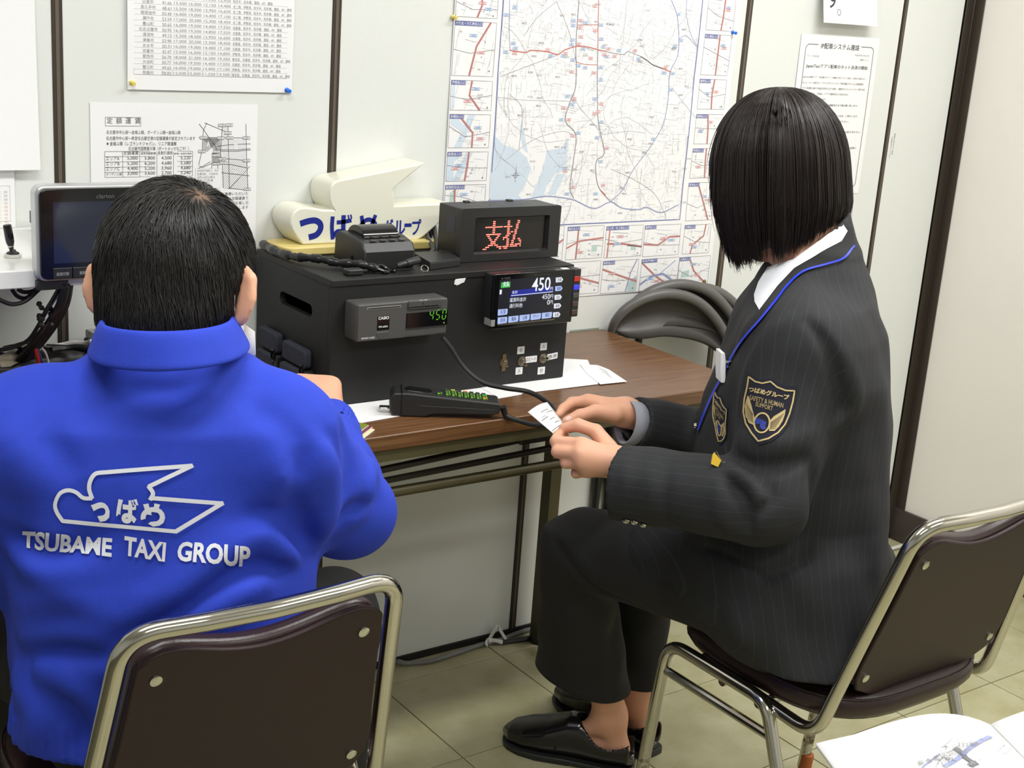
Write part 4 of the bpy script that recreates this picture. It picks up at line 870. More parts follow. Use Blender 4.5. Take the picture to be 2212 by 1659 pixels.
path = bez([(1.086, -.03, ZB + .012), (1.083, -.09, ZB + .010), (1.092, -.15, ZB + .011), (1.115, -.19, ZB + .014), (1.140, -.225, ZB + .012), (1.165, -.255, ZB + .014), (1.190, -.272, ZB + .008)], 60)
q = MB(); q.tube(path, [.0072 + .0012 * math.sin(i * .9) + .0008 * math.sin(i * 2.3) for i in range(len(path))], 12); q.build('sheath', M['sheath'], cb, smooth=True)
for k, c in enumerate(([(1.190, -.272, ZB + .008), (1.205, -.279, ZB + .003), (1.215, -.275, ZB + .006), (1.228, -.277, ZB + .013)], [(1.188, -.270, ZB + .010), (1.20, -.268, ZB + .012), (1.212, -.274, ZB + .004), (1.205, -.282, ZB + .003), (1.195, -.282, ZB + .003)], [(1.19, -.274, ZB + .006), (1.208, -.268, ZB + .004), (1.222, -.280, ZB + .004)])):
    q = MB(); q.tube(bez(c, 16), .0032, 8); q.build('lead', M['gloss'], cb, smooth=True)
q = MB(); a = np.array([1.226, -.277, ZB + .012]); d = norm(np.array([1, .10, .16])); q.lathe([(.004, 0), (.0055, .006), (.0058, .02), (.0072, .021), (.0072, .047), (.006, .049)], a, d, 16); q.build('inline_plug', M['blackp'], cb, smooth=True)
rg = thing('metal_ring_screw', 'small metal ring lying beside the printer on the black box front edge', 'ring', (1.283, -.285, ZB))
q = MB(); q.tube([(1.278 + .0075 * math.cos(t), -.286 + .003 * math.sin(t), ZB + .0062 + .0052 * math.sin(t)) for t in np.linspace(0, 6.283, 19)[:-1]], .0011, 8, closed=True); q.build('ring', M['chrome'], rg, smooth=True)
lc = thing('lamp_lead', 'grey flat lead looping down behind the roof lamp beside the LED sign', 'cable', (1.41, -.08, ZB))
for k, c in enumerate(([(1.395, -.17, ZB + .004), (1.405, -.13, ZB + .006), (1.425, -.09, ZB + .020), (1.437, -.06, ZB + .04), (1.44, -.03, ZB + .03), (1.445, -.012, ZB + .005)], [(1.375, -.15, ZB + .004), (1.40, -.12, ZB + .005), (1.415, -.07, ZB + .025), (1.428, -.03, ZB + .045), (1.455, -.02, ZB + .02), (1.462, -.012, ZB + .004)], [(1.43, -.01, ZB + .004), (1.436, -.02, ZB + .035), (1.45, -.03, ZB + .03), (1.457, -.04, ZB + .004)])):
    q = MB(); q.tube(bez(c, 24), .0042 if k < 2 else .003, 8); q.build('lead', M['greyp'] if k < 2 else M['black'], lc, smooth=True)

# ------------------------------------------------------------------ sheets, booklets and handset on the table
def flat_sheet(name, label, cat, pts, z, m='paper', th=.0005):
    c = np.mean([p[:2] for p in pts], 0); t = thing(name, label, cat, (c[0], c[1], z))
    q = MB(); q.prism([(p[0], p[1]) for p in pts], z, z + th, ((0, 0, 0), UX, UY, UZ)); q.build('sheet', M[m], t); return t
flat_sheet('desk_sheet', 'large white sheet lying under the black box with its front edge showing', 'sheet', [(1.02, -.409), (1.455, -.366), (1.45, -.02), (1.02, -.02)], TZ + .0003)
flat_sheet('table_paper', 'white paper lying under the right end of the black box', 'paper', [(1.40, -.362), (1.635, -.367), (1.730, -.215), (1.685, -.186), (1.42, -.17)], TZ + .0010)
t = flat_sheet('creased_leaflet', 'small creased printed leaflet lying on the table right of the black box', 'leaflet', [(1.636, -.372), (1.699, -.377), (1.722, -.293), (1.722, -.258), (1.69, -.24), (1.66, -.30)], TZ + .0018, th=.0006)
q = MB()
for k in range(5): text(q, '運賃料金のご案内', (1.686 + k * .006, -.352 + k * .012, TZ + .0027), norm(np.array([.25, .97, 0])), norm(np.array([-.97, .25, 0])), .0035, .05)
q.build('print', M['mapfine'], t)
M['gcov'] = mat('green_cover', srgb(122, 134, 40), .5); M['mcov'] = mat('maroon_cover', srgb(122, 58, 72), .5); M['ccov'] = mat('cream_cover', srgb(220, 214, 170), .5)
cor = np.array([1.090, -.436]); e1 = norm(np.array([-.62, -.50])); e2 = norm(np.array([-.42, .90]))
for k, (nm, mk, off, lab) in enumerate((('booklet', 'ccov', (.006, -.010), 'cream booklet, lowest of the three at the table edge beside the man'), ('booklet', 'mcov', (.006, -.003), 'maroon booklet, middle of the three at the table edge beside the man'), ('booklet', 'gcov', (0, 0), 'green booklet, topmost of the three at the table edge beside the man'))):
    o = cor + np.array(off) - 0.0; z = TZ + .0005 + k * .0028
    P = [o, o + e1 * .10, o + e1 * .10 + e2 * .16, o + e2 * .16]; t = thing(nm, lab, 'booklet', (o[0], o[1], z), 0, 'booklets at the table edge')
    q = MB(); q.prism([tuple(p) for p in P], z, z + .0026, ((0, 0, 0), UX, UY, UZ)); q.build('cover', M[mk], t, bevel=.0006)
    q = MB(); P2 = [o + e1 * .0006 + e2 * .0006, o + e1 * .099, o + e1 * .099 + e2 * .159, o + e2 * .159]; q.prism([tuple(p) for p in P2], z + .0004, z + .0020, ((.0006, -.0004, 0), UX, UY, UZ)); q.build('pages', M['paper'], t)
    if mk == 'gcov':
        q = MB()
        for s, hh, dd in (('CLUB', .006, .016), ('ADD', .006, .027)):
            oo = o + e1 * .045 + e2 * dd; text(q, s, (oo[0], oo[1], z + .0028), np.array([-e1[0], -e1[1], 0]), np.array([e2[0], e2[1], 0]), hh, .03 if s == 'CLUB' else .02, 'l', .02)
        q.build('lettering', M['navyink'], t)

hs = thing('keypad_handset', 'black handset with rows of green lit keys, lying at the table front edge', 'handset', (1.25, -.42, TZ))
HA = np.array([1.1655, -.376, TZ]); HBp = np.array([1.331, -.470, TZ]); hx = norm(HBp - HA); hy = np.array([-hx[1], hx[0], 0]); HL = np.linalg.norm(HBp - HA); HW_ = .052
hf = (HA, hx, UZ, hy)
prof = [(.004, .0005), (.060, .0005), (.075, .006), (HL - .012, .0085), (HL - .001, .012), (HL, .026), (HL - .004, .0300), (.062, .0395), (.030, .0425), (.006, .0415), (0, .034), (-.001, .012)]
q = MB(); q.prism(prof, -.012, HW_ - .012, hf); q.build('body', M['blackp'], hs, bevel=.0045, seg=3)
tp = lambda u, v, l=0: HA + hx * u + hy * v + UZ * ((.0425 - (u - .030) * (.0125 / (HL - .034))) + l)
q = MB(); q.prism([(.028, .004), (.068, .002), (.074, .010), (.070, .030), (.030, .032), (.024, .018)], -.002, .0006, (tp(0, 0), norm(hx - UZ * .078), hy, UZ)); q.build('earpiece_recess', M['gloss'], hs, bevel=.002)
q = MB(); q.box(0, 0, 0, 0, 0, 0) if False else q.prism([(.0185, .004), (.0200, .004), (.0200, .044), (.0185, .044)], -.0125, HW_ - .0115, (HA, hx, UZ, hy)); q.build('seam', M['gloss'], hs)
q = MB(); q.prism([(.05, .0205), (HL - .010, .0175), (HL - .010, .0185), (.05, .0215)], -.0126, -.0118, hf); q.build('side_seam', M['casing'], hs)
kc = {0: {}, }
M['keyg'] = emis('green_key_light', srgb(130, 220, 40), 0.7)
cm = {(1, 0): 'ky', (3, 0): 'ko', (6, 1): 'kg', (6, 3): 'kr'}
M['ky'] = mat('yellow_key', srgb(196, 190, 90), .4); M['ko'] = mat('orange_key', srgb(214, 130, 60), .4); M['kg'] = mat('green_key', srgb(60, 150, 100), .4); M['kr'] = mat('red_key_cap', srgb(206, 96, 60), .4); M['kb'] = mat('grey_green_key', srgb(64, 72, 60), .4)
gl = MB()
for c_ in range(8):
    for r_ in range(4):
        if c_ == 7 and False: continue
        cc = c_ - 1
        if c_ == 0 and r_ != 3: continue
        u = .088 + c_ * .0108 + (0 if c_ else -.004); v = .034 - r_ * .0088
        if u > HL - .012: continue
        mk = cm.get((cc, r_), 'kb'); q = MB(); nx = norm(hx - UZ * .078); p = tp(u, v)
        q.prism(rrect(-.0036, .0036, -.0028, .0028, .0008, 2), 0, .0022, (p, nx, hy, UZ)); q.build('key', M[mk], hs)
        if r_ or c_ == 0: gl.prism(rrect(.0028, .0046, -.0022, .0010, .0004, 2), .0002, .0024, (p, nx, hy, UZ)); gl.prism(rrect(-.003, .001, -.0034, -.0028, .0002, 1), .0002, .0020, (p, nx, hy, UZ))
gl.build('key_light', M['keyg'], hs)
q = MB(); q.box(-.018, 0.002, .006, .022, .001, .010, Matrix([[hx[0], hy[0], 0, HA[0]], [hx[1], hy[1], 0, HA[1]], [0, 0, 1, TZ], [0, 0, 0, 1]])); q.build('cradle_clip', M['chrome'], hs, bevel=.002)
cp = [ony((955, 729), -.345), ony((972, 750), -.352), ony((1000, 792), -.366), ony((1040, 825), -.392), ony((1090, 838), -.415), ony((1140, 846), -.44), ony((1172, 862), -.475), ony((1197, 885), -.52), ony((1190, 912), -.535), ony((1160, 918), -.520), ony((1125, 910), -.495), ony((1095, 899), -.476), HA + hx * (HL + .006) + UZ * .018]
q = MB(); cpath = bez(cp, 120); q.tube(cpath, .0044, 10); q.build('coiled_lead', M['black'], hs, smooth=True)
q = MB(); e = cpath[-1]; d = norm(cpath[-4] - e)
for k in range(6): q.lathe([(.0045, k * .004), (.0062 - k * .0003, k * .004 + .0003), (.0062 - k * .0003, k * .004 + .0023), (.0045, k * .004 + .0026)], e - d * .004, d, 12)
q.build('strain_relief', M['black'], hs)
# ------------------------------------------------------------------ stacking chairs
M['vinyl'] = mat('wine_brown_vinyl', srgb(46, 28, 30), .34, noise=.06, nscale=12, bump=.12, bscale=350)
M['vinylb'] = mat('brown_vinyl_back', srgb(44, 29, 29), .46, spec=.3, noise=.05, nscale=10, bump=.15, bscale=300)
def chrome_rust():
    m = mat('worn_chrome', srgb(196, 193, 184), .16, 1.0); nt = m.node_tree; b = nt.nodes['Principled BSDF']
    tc = nt.nodes.new('ShaderNodeTexCoord'); n = nt.nodes.new('ShaderNodeTexNoise'); n.inputs['Scale'].default_value = 55; n.inputs['Detail'].default_value = 8; n.inputs['Roughness'].default_value = .7
    nt.links.new(tc.outputs['Object'], n.inputs['Vector'])
    sx = nt.nodes.new('ShaderNodeSeparateXYZ'); nt.links.new(tc.outputs['Object'], sx.inputs[0])
    mr = nt.nodes.new('ShaderNodeMapRange'); mr.inputs['From Min'].default_value = .40; mr.inputs['From Max'].default_value = .12; mr.inputs['To Min'].default_value = -.20; mr.inputs['To Max'].default_value = .06
    nt.links.new(sx.outputs['Z'], mr.inputs['Value'])
    ad = nt.nodes.new('ShaderNodeMath'); ad.operation = 'ADD'; nt.links.new(n.outputs['Fac'], ad.inputs[0]); nt.links.new(mr.outputs[0], ad.inputs[1])
    cr = nt.nodes.new('ShaderNodeValToRGB'); cr.color_ramp.elements[0].position = .55; cr.color_ramp.elements[1].position = .64; cr.color_ramp.elements[0].color = (0, 0, 0, 1)
    nt.links.new(ad.outputs[0], cr.inputs[0])
    mx = nt.nodes.new('ShaderNodeMix'); mx.data_type = 'RGBA'; mx.inputs[6].default_value = srgb(196, 193, 184); mx.inputs[7].default_value = srgb(104, 84, 52)
    nt.links.new(cr.outputs[0], mx.inputs[0]); nt.links.new(mx.outputs[2], b.inputs['Base Color'])
    inv = nt.nodes.new('ShaderNodeMath'); inv.operation = 'SUBTRACT'; inv.inputs[0].default_value = 1; nt.links.new(cr.outputs[0], inv.inputs[1]); nt.links.new(inv.outputs[0], b.inputs['Metallic'])
    r2 = nt.nodes.new('ShaderNodeMapRange'); r2.inputs['To Min'].default_value = .14; r2.inputs['To Max'].default_value = .7; nt.links.new(cr.outputs[0], r2.inputs['Value']); nt.links.new(r2.outputs[0], b.inputs['Roughness'])
    return m
M['wchrome'] = chrome_rust(); M['footr'] = mat('orange_brown_rubber', srgb(176, 96, 44), .6)
def stacking_chair(label, loc):
    t = thing('stacking_chair', label, 'chair', loc, 0, None)
    P0 = []
    def put(q, name, m, par=None, **k):
        o = q.build(name, m, None, **k); o.parent = par or t; return o
    for s in (-1, 1):
        q = MB(); pth = fillet([(s * .222, .190, .015), (s * .217, .150, .405), (s * .217, -.078, .405), (s * .222, -.235, .015)], [0, .045, .045, 0], 8); q.tube(pth, .0108, 14)
        lg = put(q, 'leg_frame', M['wchrome'], smooth=True)
        q = MB(); q.tube([(s * .2175, .146, .352), (s * .2175, -.092, .352)], .0075, 10); put(q, 'cross_bar', M['wchrome'], lg, smooth=True)
        for fy in (.190, -.235):
            q = MB(); q.lathe([(.0125, 0), (.013, .004), (.0125, .045), (.0115, .048)], (s * .2225, fy - (.004 if fy > 0 else -.012), 0), (0, -.10 if fy > 0 else .36, 1), 16); put(q, 'foot', M['footr'], lg, smooth=True)
    top = [(-.166, -.264, .752), (-.08, -.275, .753), (0, -.279, .753), (.08, -.275, .753), (.166, -.264, .752)]
    pth = fillet([(-.203, .08, .402), (-.203, -.168, .388), top[0]] + top[1:4] + [top[4], (.203, -.168, .388), (.203, .08, .402)], [0, .048, .055, .2, .2, .2, .055, .048, 0], 10)
    q = MB(); q.tube(pth, .0108, 14); put(q, 'back_frame', M['wchrome'], smooth=True)
    q = MB(); q.tube([(-.217, .02, .392), (.217, .02, .392)], .008, 10); q.tube([(-.217, -.06, .392), (.217, -.06, .392)], .008, 10); put(q, 'seat_rail', M['wchrome'], smooth=True)
    # padded seat
    q = MB(); n = 40; ring = []; prof = [(.0, .402), (.86, .402), (.965, .405), (1.0, .416), (1.0, .430), (.975, .441), (.90, .449), (.6, .454), (.0, .455)]
    vs = []; 
    for k, z in prof:
        for j in range(n):
            a = 2 * math.pi * j / n; ca, sa = math.cos(a), math.sin(a); e = .55
            x = .206 * math.copysign(abs(ca) ** e, ca); y = .200 * math.copysign(abs(sa) ** e, sa) - .008
            if y < 0: x *= 1 - .06 * (y / -.2) ** 2
            vs.append((x * k, y * k, z - .018 * (1 if z < .42 else .6) * 0 - (.006 * (1 - k) if z > .44 else 0)))
    fs = [(i * n + j, i * n + (j + 1) % n, (i + 1) * n + (j + 1) % n, (i + 1) * n + j) for i in range(len(prof) - 1) for j in range(n)]
    q.add(vs, fs); st = put(q, 'seat', M['vinyl'], smooth=True, angle=60)
    q = MB(); vs = [(.207 * math.copysign(abs(math.cos(a)) ** .55, math.cos(a)) * (1 - (.06 * ((.2 * math.copysign(abs(math.sin(a)) ** .55, math.sin(a)) - .008) / -.2) ** 2 if math.sin(a) < 0 else 0)), .201 * math.copysign(abs(math.sin(a)) ** .55, math.sin(a)) - .008, .4405) for a in np.linspace(0, 2 * math.pi, 61)[:-1]]
    q.tube([(x * .985, y * .985, z) for x, y, z in vs], .0018, 6, closed=True); put(q, 'piping', M['vinyl'], st, smooth=True)
    # backrest
    O = np.array([0, -.184, .445]); V = norm([0, -.099, .36]); U = UX; N = np.cross(U, V)   # N points to the sitter's side? checked below
    if N[1] < 0: N = -N
    def outl(sc_=1.0, dip=.030):
        pts = []; H = .300
        wt_, wb = .150 * sc_, .180 * sc_
        for k in range(17):      # top edge, left to right, with a dip in the middle
            u = -1 + 2 * k / 16; pts.append((u * (wt_ - .012), H - .004 - dip * math.cos(u * math.pi / 2) ** 1.6 - .012 * abs(u) ** 8))
        pts += [(wt_ + .002, H - .028), (wt_ + .010, H * .6), (wb - .008, .075), (wb - .010, .045), (wb - .022, .022), (wb - .05, .008)]
        for k in range(9):
            u = 1 - 2 * k / 8; pts.append((u * .118, -.004 + .010 * (abs(u) ** 2) - .004))
        pts += [(-wb + .05, .008), (-wb + .022, .022), (-wb + .010, .045), (-wb + .008, .075), (-wt_ - .010, H * .6), (-wt_ - .002, H - .028)]
        return pts
    bend = lambda p: p
    q = MB(); q.prism(outl(), -.006, .002, (O, U, V, N)); bk = put(q, 'backrest_shell', M['vinylb'], bevel=.003, seg=3)
    q = MB(); q.prism(outl(.985, .026), .002, .026, (O, U, V, N)); put(q, 'backrest_pad', M['vinyl'], bevel=.009, seg=4)
    for u, v in ((-.128, .252), (.128, .252), (-.150, .045), (.150, .045)):
        q = MB(); q.lathe([(.0075, -.006), (.0072, -.0078), (.004, -.0092), (.0015, -.0088)], O + U * u + V * v, N, 16); so = put(q, 'screw', M['chrome'], bk, smooth=True)
    return t
# right chair (woman) and left chair (man)
ch_r = stacking_chair('brown vinyl stacking chair with rusty chrome legs, under the woman in the pinstripe jacket', (1.69, -.950, FZ))
ch_l = stacking_chair('brown vinyl stacking chair seen from behind, under the man in the blue jacket', (.623, -.768, FZ))

# ------------------------------------------------------------------ folding chairs beyond the end of the table
M['fvinyl'] = mat('grey_black_vinyl', srgb(58, 54, 52), .42, bump=.1, bscale=400); M['frim'] = mat('grey_rim_vinyl', srgb(92, 90, 88), .4)
def folding_chair(label, dx, dy, dz):
    top_px = [(1325, 712), (1333, 690), (1357, 663), (1397, 640), (1445, 630), (1492, 638), (1530, 662), (1562, 702), (1582, 748), (1594, 795)]
    low_px = [(1331, 716), (1340, 722), (1358, 728), (1392, 730), (1438, 725), (1490, 731), (1528, 743), (1552, 760), (1570, 782), (1582, 808)]
    yy = lambda k: -.030 - .012 * k
    top = [ony(p, yy(k)) for k, p in enumerate(top_px)]; low = [ony(p, yy(k)) for k, p in enumerate(low_px)]
    D = np.array([dx, dy, dz]); top = [np.array(p) + D for p in bez(top, 36)]; low = [np.array(p) + D for p in bez(low, 36)]
    t = thing('folding_chair', label, 'chair', (top[18][0], top[18][1], FZ))
    n = len(top); q = MB(); vs = []; K = 7
    for i in range(n):
        for j in range(K):
            v = j / (K - 1); p = top[i] * (1 - v) + low[i] * v; bul = .030 * math.sin(math.pi * v) * math.sin(math.pi * (i + .5) / n)
            vs.append(p + np.array([bul * .6, bul, 0]))
    fs = [(i * K + j, (i + 1) * K + j, (i + 1) * K + j + 1, i * K + j + 1) for i in range(n - 1) for j in range(K - 1)]
    q.add(vs, fs); o = q.build('backrest', M['fvinyl'], t, smooth=True); so = o.modifiers.new('thick', 'SOLIDIFY'); so.thickness = .010; so.offset = 0
    q = MB(); q.tube([p + np.array([0, .006, -.006]) for p in top], [.0125 * (.75 + .25 * math.sin(math.pi * i / (n - 1))) for i in range(n)], 12); q.build('rim', M['frim'], t, smooth=True)
    L = (top[0] + low[0]) / 2; Rr = (top[-1] + low[-1]) / 2
    for s, e in ((1, L), (-1, Rr)):
        q = MB(); q.tube([e + np.array([.004 * s, .012, 0]), e + np.array([.004 * s, .014, -.05]), np.array([e[0] + .004 * s, min(e[1] + .02, -.012), FZ + .012])], .009, 12); q.build('leg', M['black'], t, smooth=True)
        q = MB(); q.lathe([(.011, 0), (.0115, .003), (.0105, .02)], (e[0] + .004 * s, min(e[1] + .02, -.012), FZ), UZ, 12); q.build('foot', M['black'], t, smooth=True)
    m_ = (L + Rr) / 2; q = MB(); q.tube([L + np.array([0, .015, -.30]), Rr + np.array([0, .015, -.27])], .007, 10); q.build('cross_bar', M['black'], t, smooth=True)
    d = norm((Rr - L) * np.array([1, 1, 0])); w = np.linalg.norm((Rr - L)[:2]); nn = np.array([-d[1], d[0], 0])
    q = MB(); q.prism(rrect(.02, w - .02, -.40, -.16, .03, 4), -.012, .012, (np.array([L[0], L[1] + .015, L[2]]), d, UZ, nn)); q.build('seat', M['fvinyl'], t, bevel=.006)
    return t
folding_chair('black folding chair with curved padded backrest, nearest of the stack beside the table end', 0, 0, 0)
folding_chair('black folding chair with curved padded backrest, middle of the stack beside the table end', .040, .006, .018)
folding_chair('black folding chair with curved padded backrest, rearmost of the stack beside the table end', .095, .014, .006)

# ------------------------------------------------------------------ electronics and cables on the left end of the table
am = thing('radio_unit', 'flat black radio unit buried under cables at the left end of the table', 'radio', (.62, -.16, TZ))
q = MB(); q.box(.30, .92, -.28, -.03, TZ + .0005, TZ + .044); q.build('case', M['blackp'], am, bevel=.002)
q = MB(); q.box(.32, .90, -.281, -.2795, TZ + .012, TZ + .034); q.build('front_panel', M['gloss'], am)
M['perf'] = mat('perforated_steel', srgb(168, 168, 168), .4, .7, noise=.35, nscale=160)
hu = thing('car_stereo_chassis', 'grey perforated metal car stereo chassis behind the shoulder of the man', 'stereo', (.84, -.12, .75))
hm = Matrix.Translation((.845, -.115, .749)) @ Matrix.Rotation(.12, 4, 'Z')
q = MB(); q.box(-.088, .088, -.075, .075, .001, .064, hm); q.build('chassis', M['perf'], hu, bevel=.001)
for k in range(7):
    q = MB(); q.box(-.106, -.088, -.07 + k * .020, -.058 + k * .020, .006, .048, hm); q.build('heat_sink_fin', M['black'], hu)
q = MB(); q.box(-.092, -.088, -.074, .072, .004, .050, hm); q.build('heat_sink_plate', M['black'], hu)
for k in range(6):
    for j in range(4):
        q = MB(); q.box(-.07 + k * .024, -.058 + k * .024, -.06 + j * .032, -.045 + j * .032, .0638, .0643, hm); q.build('vent_slot', M['inkgrey'], hu)
pc = thing('cable_sleeve', 'fat black fabric sleeve lying across the table in front of the wall joint', 'sleeve', (.72, -.14, .752))
q = MB(); pth = bez([(.52, -.19, .775), (.60, -.15, .782), (.70, -.13, .785), (.735, -.135, .782), (.745, -.14, .778)], 30); q.tube(pth, [.022 + .004 * math.sin(i * .7) for i in range(len(pth))], 14, flat=.9); q.build('sleeve', M['black'], pc, smooth=True)
M['cableb'] = mat('black_cable', srgb(30, 30, 32), .38); M['cablew'] = mat('white_wire', srgb(214, 212, 206), .4); M['cabler'] = mat('red_wire', srgb(190, 44, 40), .4); M['cablebl'] = mat('blue_wire', srgb(48, 66, 132), .4); M['cableg'] = mat('grey_cable', srgb(120, 120, 120), .5); M['cream'] = mat('cream_loom', srgb(186, 178, 156), .6)
def cable(name, label, pts, r, m, group=None, n=40, cat='cable'):
    p = bez(pts, n); t = thing(name, label, cat, p[0], 0, group); q = MB(); q.tube(p, r, 8); q.build('lead', M[m], t, smooth=True); return t
def pl(lst): return [ony((x, y), yy) for x, y, yy in lst]
bt_ = thing('monitor_cable_bundle', 'bundle of thick black cables dropping from the navigation monitor to the table', 'cable', ony((143, 618), -.33))
for lst, r in (([(148, 614, -.335), (141, 650, -.33), (118, 690, -.30), (85, 735, -.26), (55, 772, -.22), (42, 815, -.2)], .0075), ([(143, 614, -.345), (133, 655, -.335), (108, 698, -.30), (75, 742, -.26), (48, 780, -.22), (36, 820, -.2)], .0062), ([(140, 612, -.35), (126, 660, -.33), (98, 705, -.3), (66, 745, -.26), (40, 782, -.22), (28, 810, -.2)], .0045), ([(150, 618, -.325), (144, 655, -.32), (124, 694, -.29), (92, 738, -.25), (60, 775, -.21), (48, 815, -.2)], .005)):
    q = MB(); q.tube(bez(pl(lst), 40), r, 10); q.build('lead', M['cableb'], bt_, smooth=True)
cable('loom_wire', 'thin black wire with a knotted tie, left of the monitor cable bundle', pl([(128, 622, -.335), (112, 650, -.33), (97, 675, -.32), (82, 705, -.3), (60, 735, -.27), (25, 752, -.25), (-10, 758, -.24)]), .0030, 'cableb')
cable('loom_wire', 'white wire running beside the knotted black wire under the monitor', pl([(133, 625, -.33), (118, 648, -.325), (104, 670, -.315), (92, 690, -.30), (86, 706, -.29)]), .0020, 'cablew')
tk = thing('wire_tie', 'knotted black tie around the wires below the navigation monitor', 'tie', ony((95, 680), -.318))
q = MB(); c0 = ony((95, 680), -.318)
for k in range(9):
    a = k * 2.1; q.lathe([(.001, -.004), (.0042, -.002), (.0045, .0015), (.001, .004)], c0 + np.array([.010 * math.cos(a), .006 * math.sin(a), .016 * math.sin(a * 1.7)]), norm([math.cos(a), .3, math.sin(a)]), 8)
q.build('knot', M['black'], tk, smooth=True)
for pts, lab in (([(-5, 646, -.3), (25, 657, -.3), (55, 650, -.3), (88, 622, -.3)], 'black cable sagging in the longest loop under the white shelf'), ([(26, 625, -.28), (38, 640, -.28), (56, 644, -.28), (76, 628, -.28)], 'black cable hanging in a deep middle loop under the white shelf'), ([(38, 625, -.25), (52, 631, -.25), (70, 629, -.25), (84, 621, -.25)], 'black cable hanging in the shortest loop under the white shelf')):
    cable('hanging_cable', lab, [ony((x, y), yy) for x, y, yy in pts], .0032, 'cableb', 'cables looped under the shelf')
cable('power_wire', 'red wire rising from the cable heap at the left of the table', pl([(72, 738, -.26), (76, 752, -.255), (81, 770, -.25), (86, 795, -.24)]), .0030, 'cabler')
cable('power_wire', 'blue wire beside the red wire in the cable heap', pl([(78, 742, -.25), (82, 758, -.245), (88, 775, -.24), (94, 795, -.23)]), .0024, 'cablebl')
cable('power_wire', 'white wire curling down beside the blue wire in the cable heap', pl([(84, 744, -.24), (90, 752, -.24), (98, 762, -.235), (104, 780, -.23), (106, 795, -.23)]), .0018, 'cablew')
cable('connector_wire', 'white wires running to the finned stereo chassis', pl([(118, 748, -.13), (140, 744, -.13), (165, 742, -.14), (185, 741, -.15), (198, 737, -.16)]), .0040, 'cablew')
cable('connector_wire', 'thin white wire above the thicker white one at the stereo chassis', pl([(140, 742, -.12), (155, 738, -.125), (170, 739, -.13), (188, 740, -.14)]), .0025, 'cablew')
cable('loom', 'cream braided loom crossing the cable heap at the left edge', pl([(-8, 782, -.24), (10, 776, -.23), (26, 768, -.22), (40, 764, -.2), (62, 752, -.18)]), .0085, 'cream')
cable('loom', 'cream ribbon lead low in the cable heap at the left edge', pl([(-8, 790, -.25), (14, 789, -.24), (30, 794, -.23), (46, 800, -.22)]), .010, 'cream')
heap = [([(-10, 764, -.2), (20, 766, -.2), (48, 756, -.2), (70, 748, -.2), (110, 752, -.16)], .0036), ([(-10, 772, -.22), (18, 771, -.22), (36, 764, -.22), (44, 752, -.23), (30, 748, -.24), (8, 752, -.24)], .0034), ([(-10, 758, -.2), (14, 752, -.2), (34, 746, -.2), (60, 738, -.2)], .0030), ([(-6, 800, -.26), (20, 800, -.25), (40, 792, -.24), (66, 786, -.22), (100, 782, -.2)], .006), ([(-6, 812, -.28), (20, 812, -.27), (50, 806, -.25), (80, 800, -.22)], .009), ([(44, 790, -.2), (66, 778, -.2), (72, 762, -.2), (58, 756, -.2), (44, 764, -.21)], .0034), ([(110, 756, -.17), (140, 752, -.16), (175, 750, -.17), (210, 762, -.19)], .005), ([(100, 748, -.14), (140, 750, -.15), (180, 756, -.17), (225, 768, -.2)], .004)]
for k, (pts, r) in enumerate(heap):
    cable('heap_cable', 'black cable in the tangled heap at the left end of the table', pl(pts), r, 'cableb', 'black cables heaped on the table')

# ------------------------------------------------------------------ cables on the floor
fc = cable('floor_cable', 'grey cable along the foot of the wall under the table', [ony((860, 1429), -.035)] + [onz((x, y), FZ + .006) for x, y in ((880, 1433), (930, 1428), (985, 1411), (1035, 1394), (1075, 1384), (1120, 1367), (1155, 1357))] + [np.array([1.95, -.02, FZ + .006])], .0055, 'cableg', n=60)
cable('floor_cable', 'black cable lying beside the grey cable under the table', [np.array([1.70, -.035, FZ + .006]), np.array([1.76, -.045, FZ + .006]), np.array([1.83, -.05, FZ + .006]), np.array([1.95, -.05, FZ + .006])], .0060, 'cableb')
rb = thing('ribbon_tie', 'white ribbon tied in a bow around the grey floor cable', 'ribbon', onz((1055, 1388), FZ))
c0 = onz((1056, 1386), FZ + .008)
def rib(pts, w=.010):
    q = MB(); P = [c0 + np.array(p) for p in bez(pts, 16)]; vs = []
    for i, p in enumerate(P):
        t = norm(P[min(i + 1, len(P) - 1)] - P[max(i - 1, 0)]); sd = norm(np.cross(t, [.3, -.8, .5])); vs += [p + sd * w / 2, p - sd * w / 2]
    q.add(vs, [(2 * i, 2 * i + 1, 2 * i + 3, 2 * i + 2) for i in range(len(P) - 1)]); o = q.build('ribbon', M['cablew'], rb, smooth=True); so = o.modifiers.new('t', 'SOLIDIFY'); so.thickness = .0008
rib([(0, 0, .004), (.012, .0, .022), (.024, 0, .032), (.030, 0, .022), (.040, -.005, .004), (.044, -.012, -.006)]); rib([(0, 0, .004), (.012, -.01, .004), (.026, -.018, .0)]); rib([(0, 0, .004), (-.010, -.006, .003), (-.016, -.014, 0)])
q = MB(); q.lathe([(.002, -.006), (.007, -.004), (.0075, .004), (.002, .006)], c0 + np.array([0, 0, .002]), UX, 12); q.build('knot', M['cablew'], rb, smooth=True)
cable('floor_cable', 'pale grey cable at the foot of the corner behind the right chair', [onz((x, y), FZ + .006) for x, y in ((1890, 1200), (1912, 1190), (1935, 1183), (1965, 1176), (2010, 1180))], .0055, 'cablew')
cable('floor_cable', 'black cable lying in front of the pale cable behind the right chair', [onz((x, y), FZ + .006) for x, y in ((1885, 1192), (1915, 1198), (1935, 1208), (1960, 1216), (2000, 1220))], .0055, 'cableb')
cable('floor_cable', 'second black cable nearest the right chair, in front of the corner', [onz((x, y), FZ + .006) for x, y in ((1880, 1215), (1905, 1212), (1930, 1219), (1970, 1232))], .0055, 'cableb')
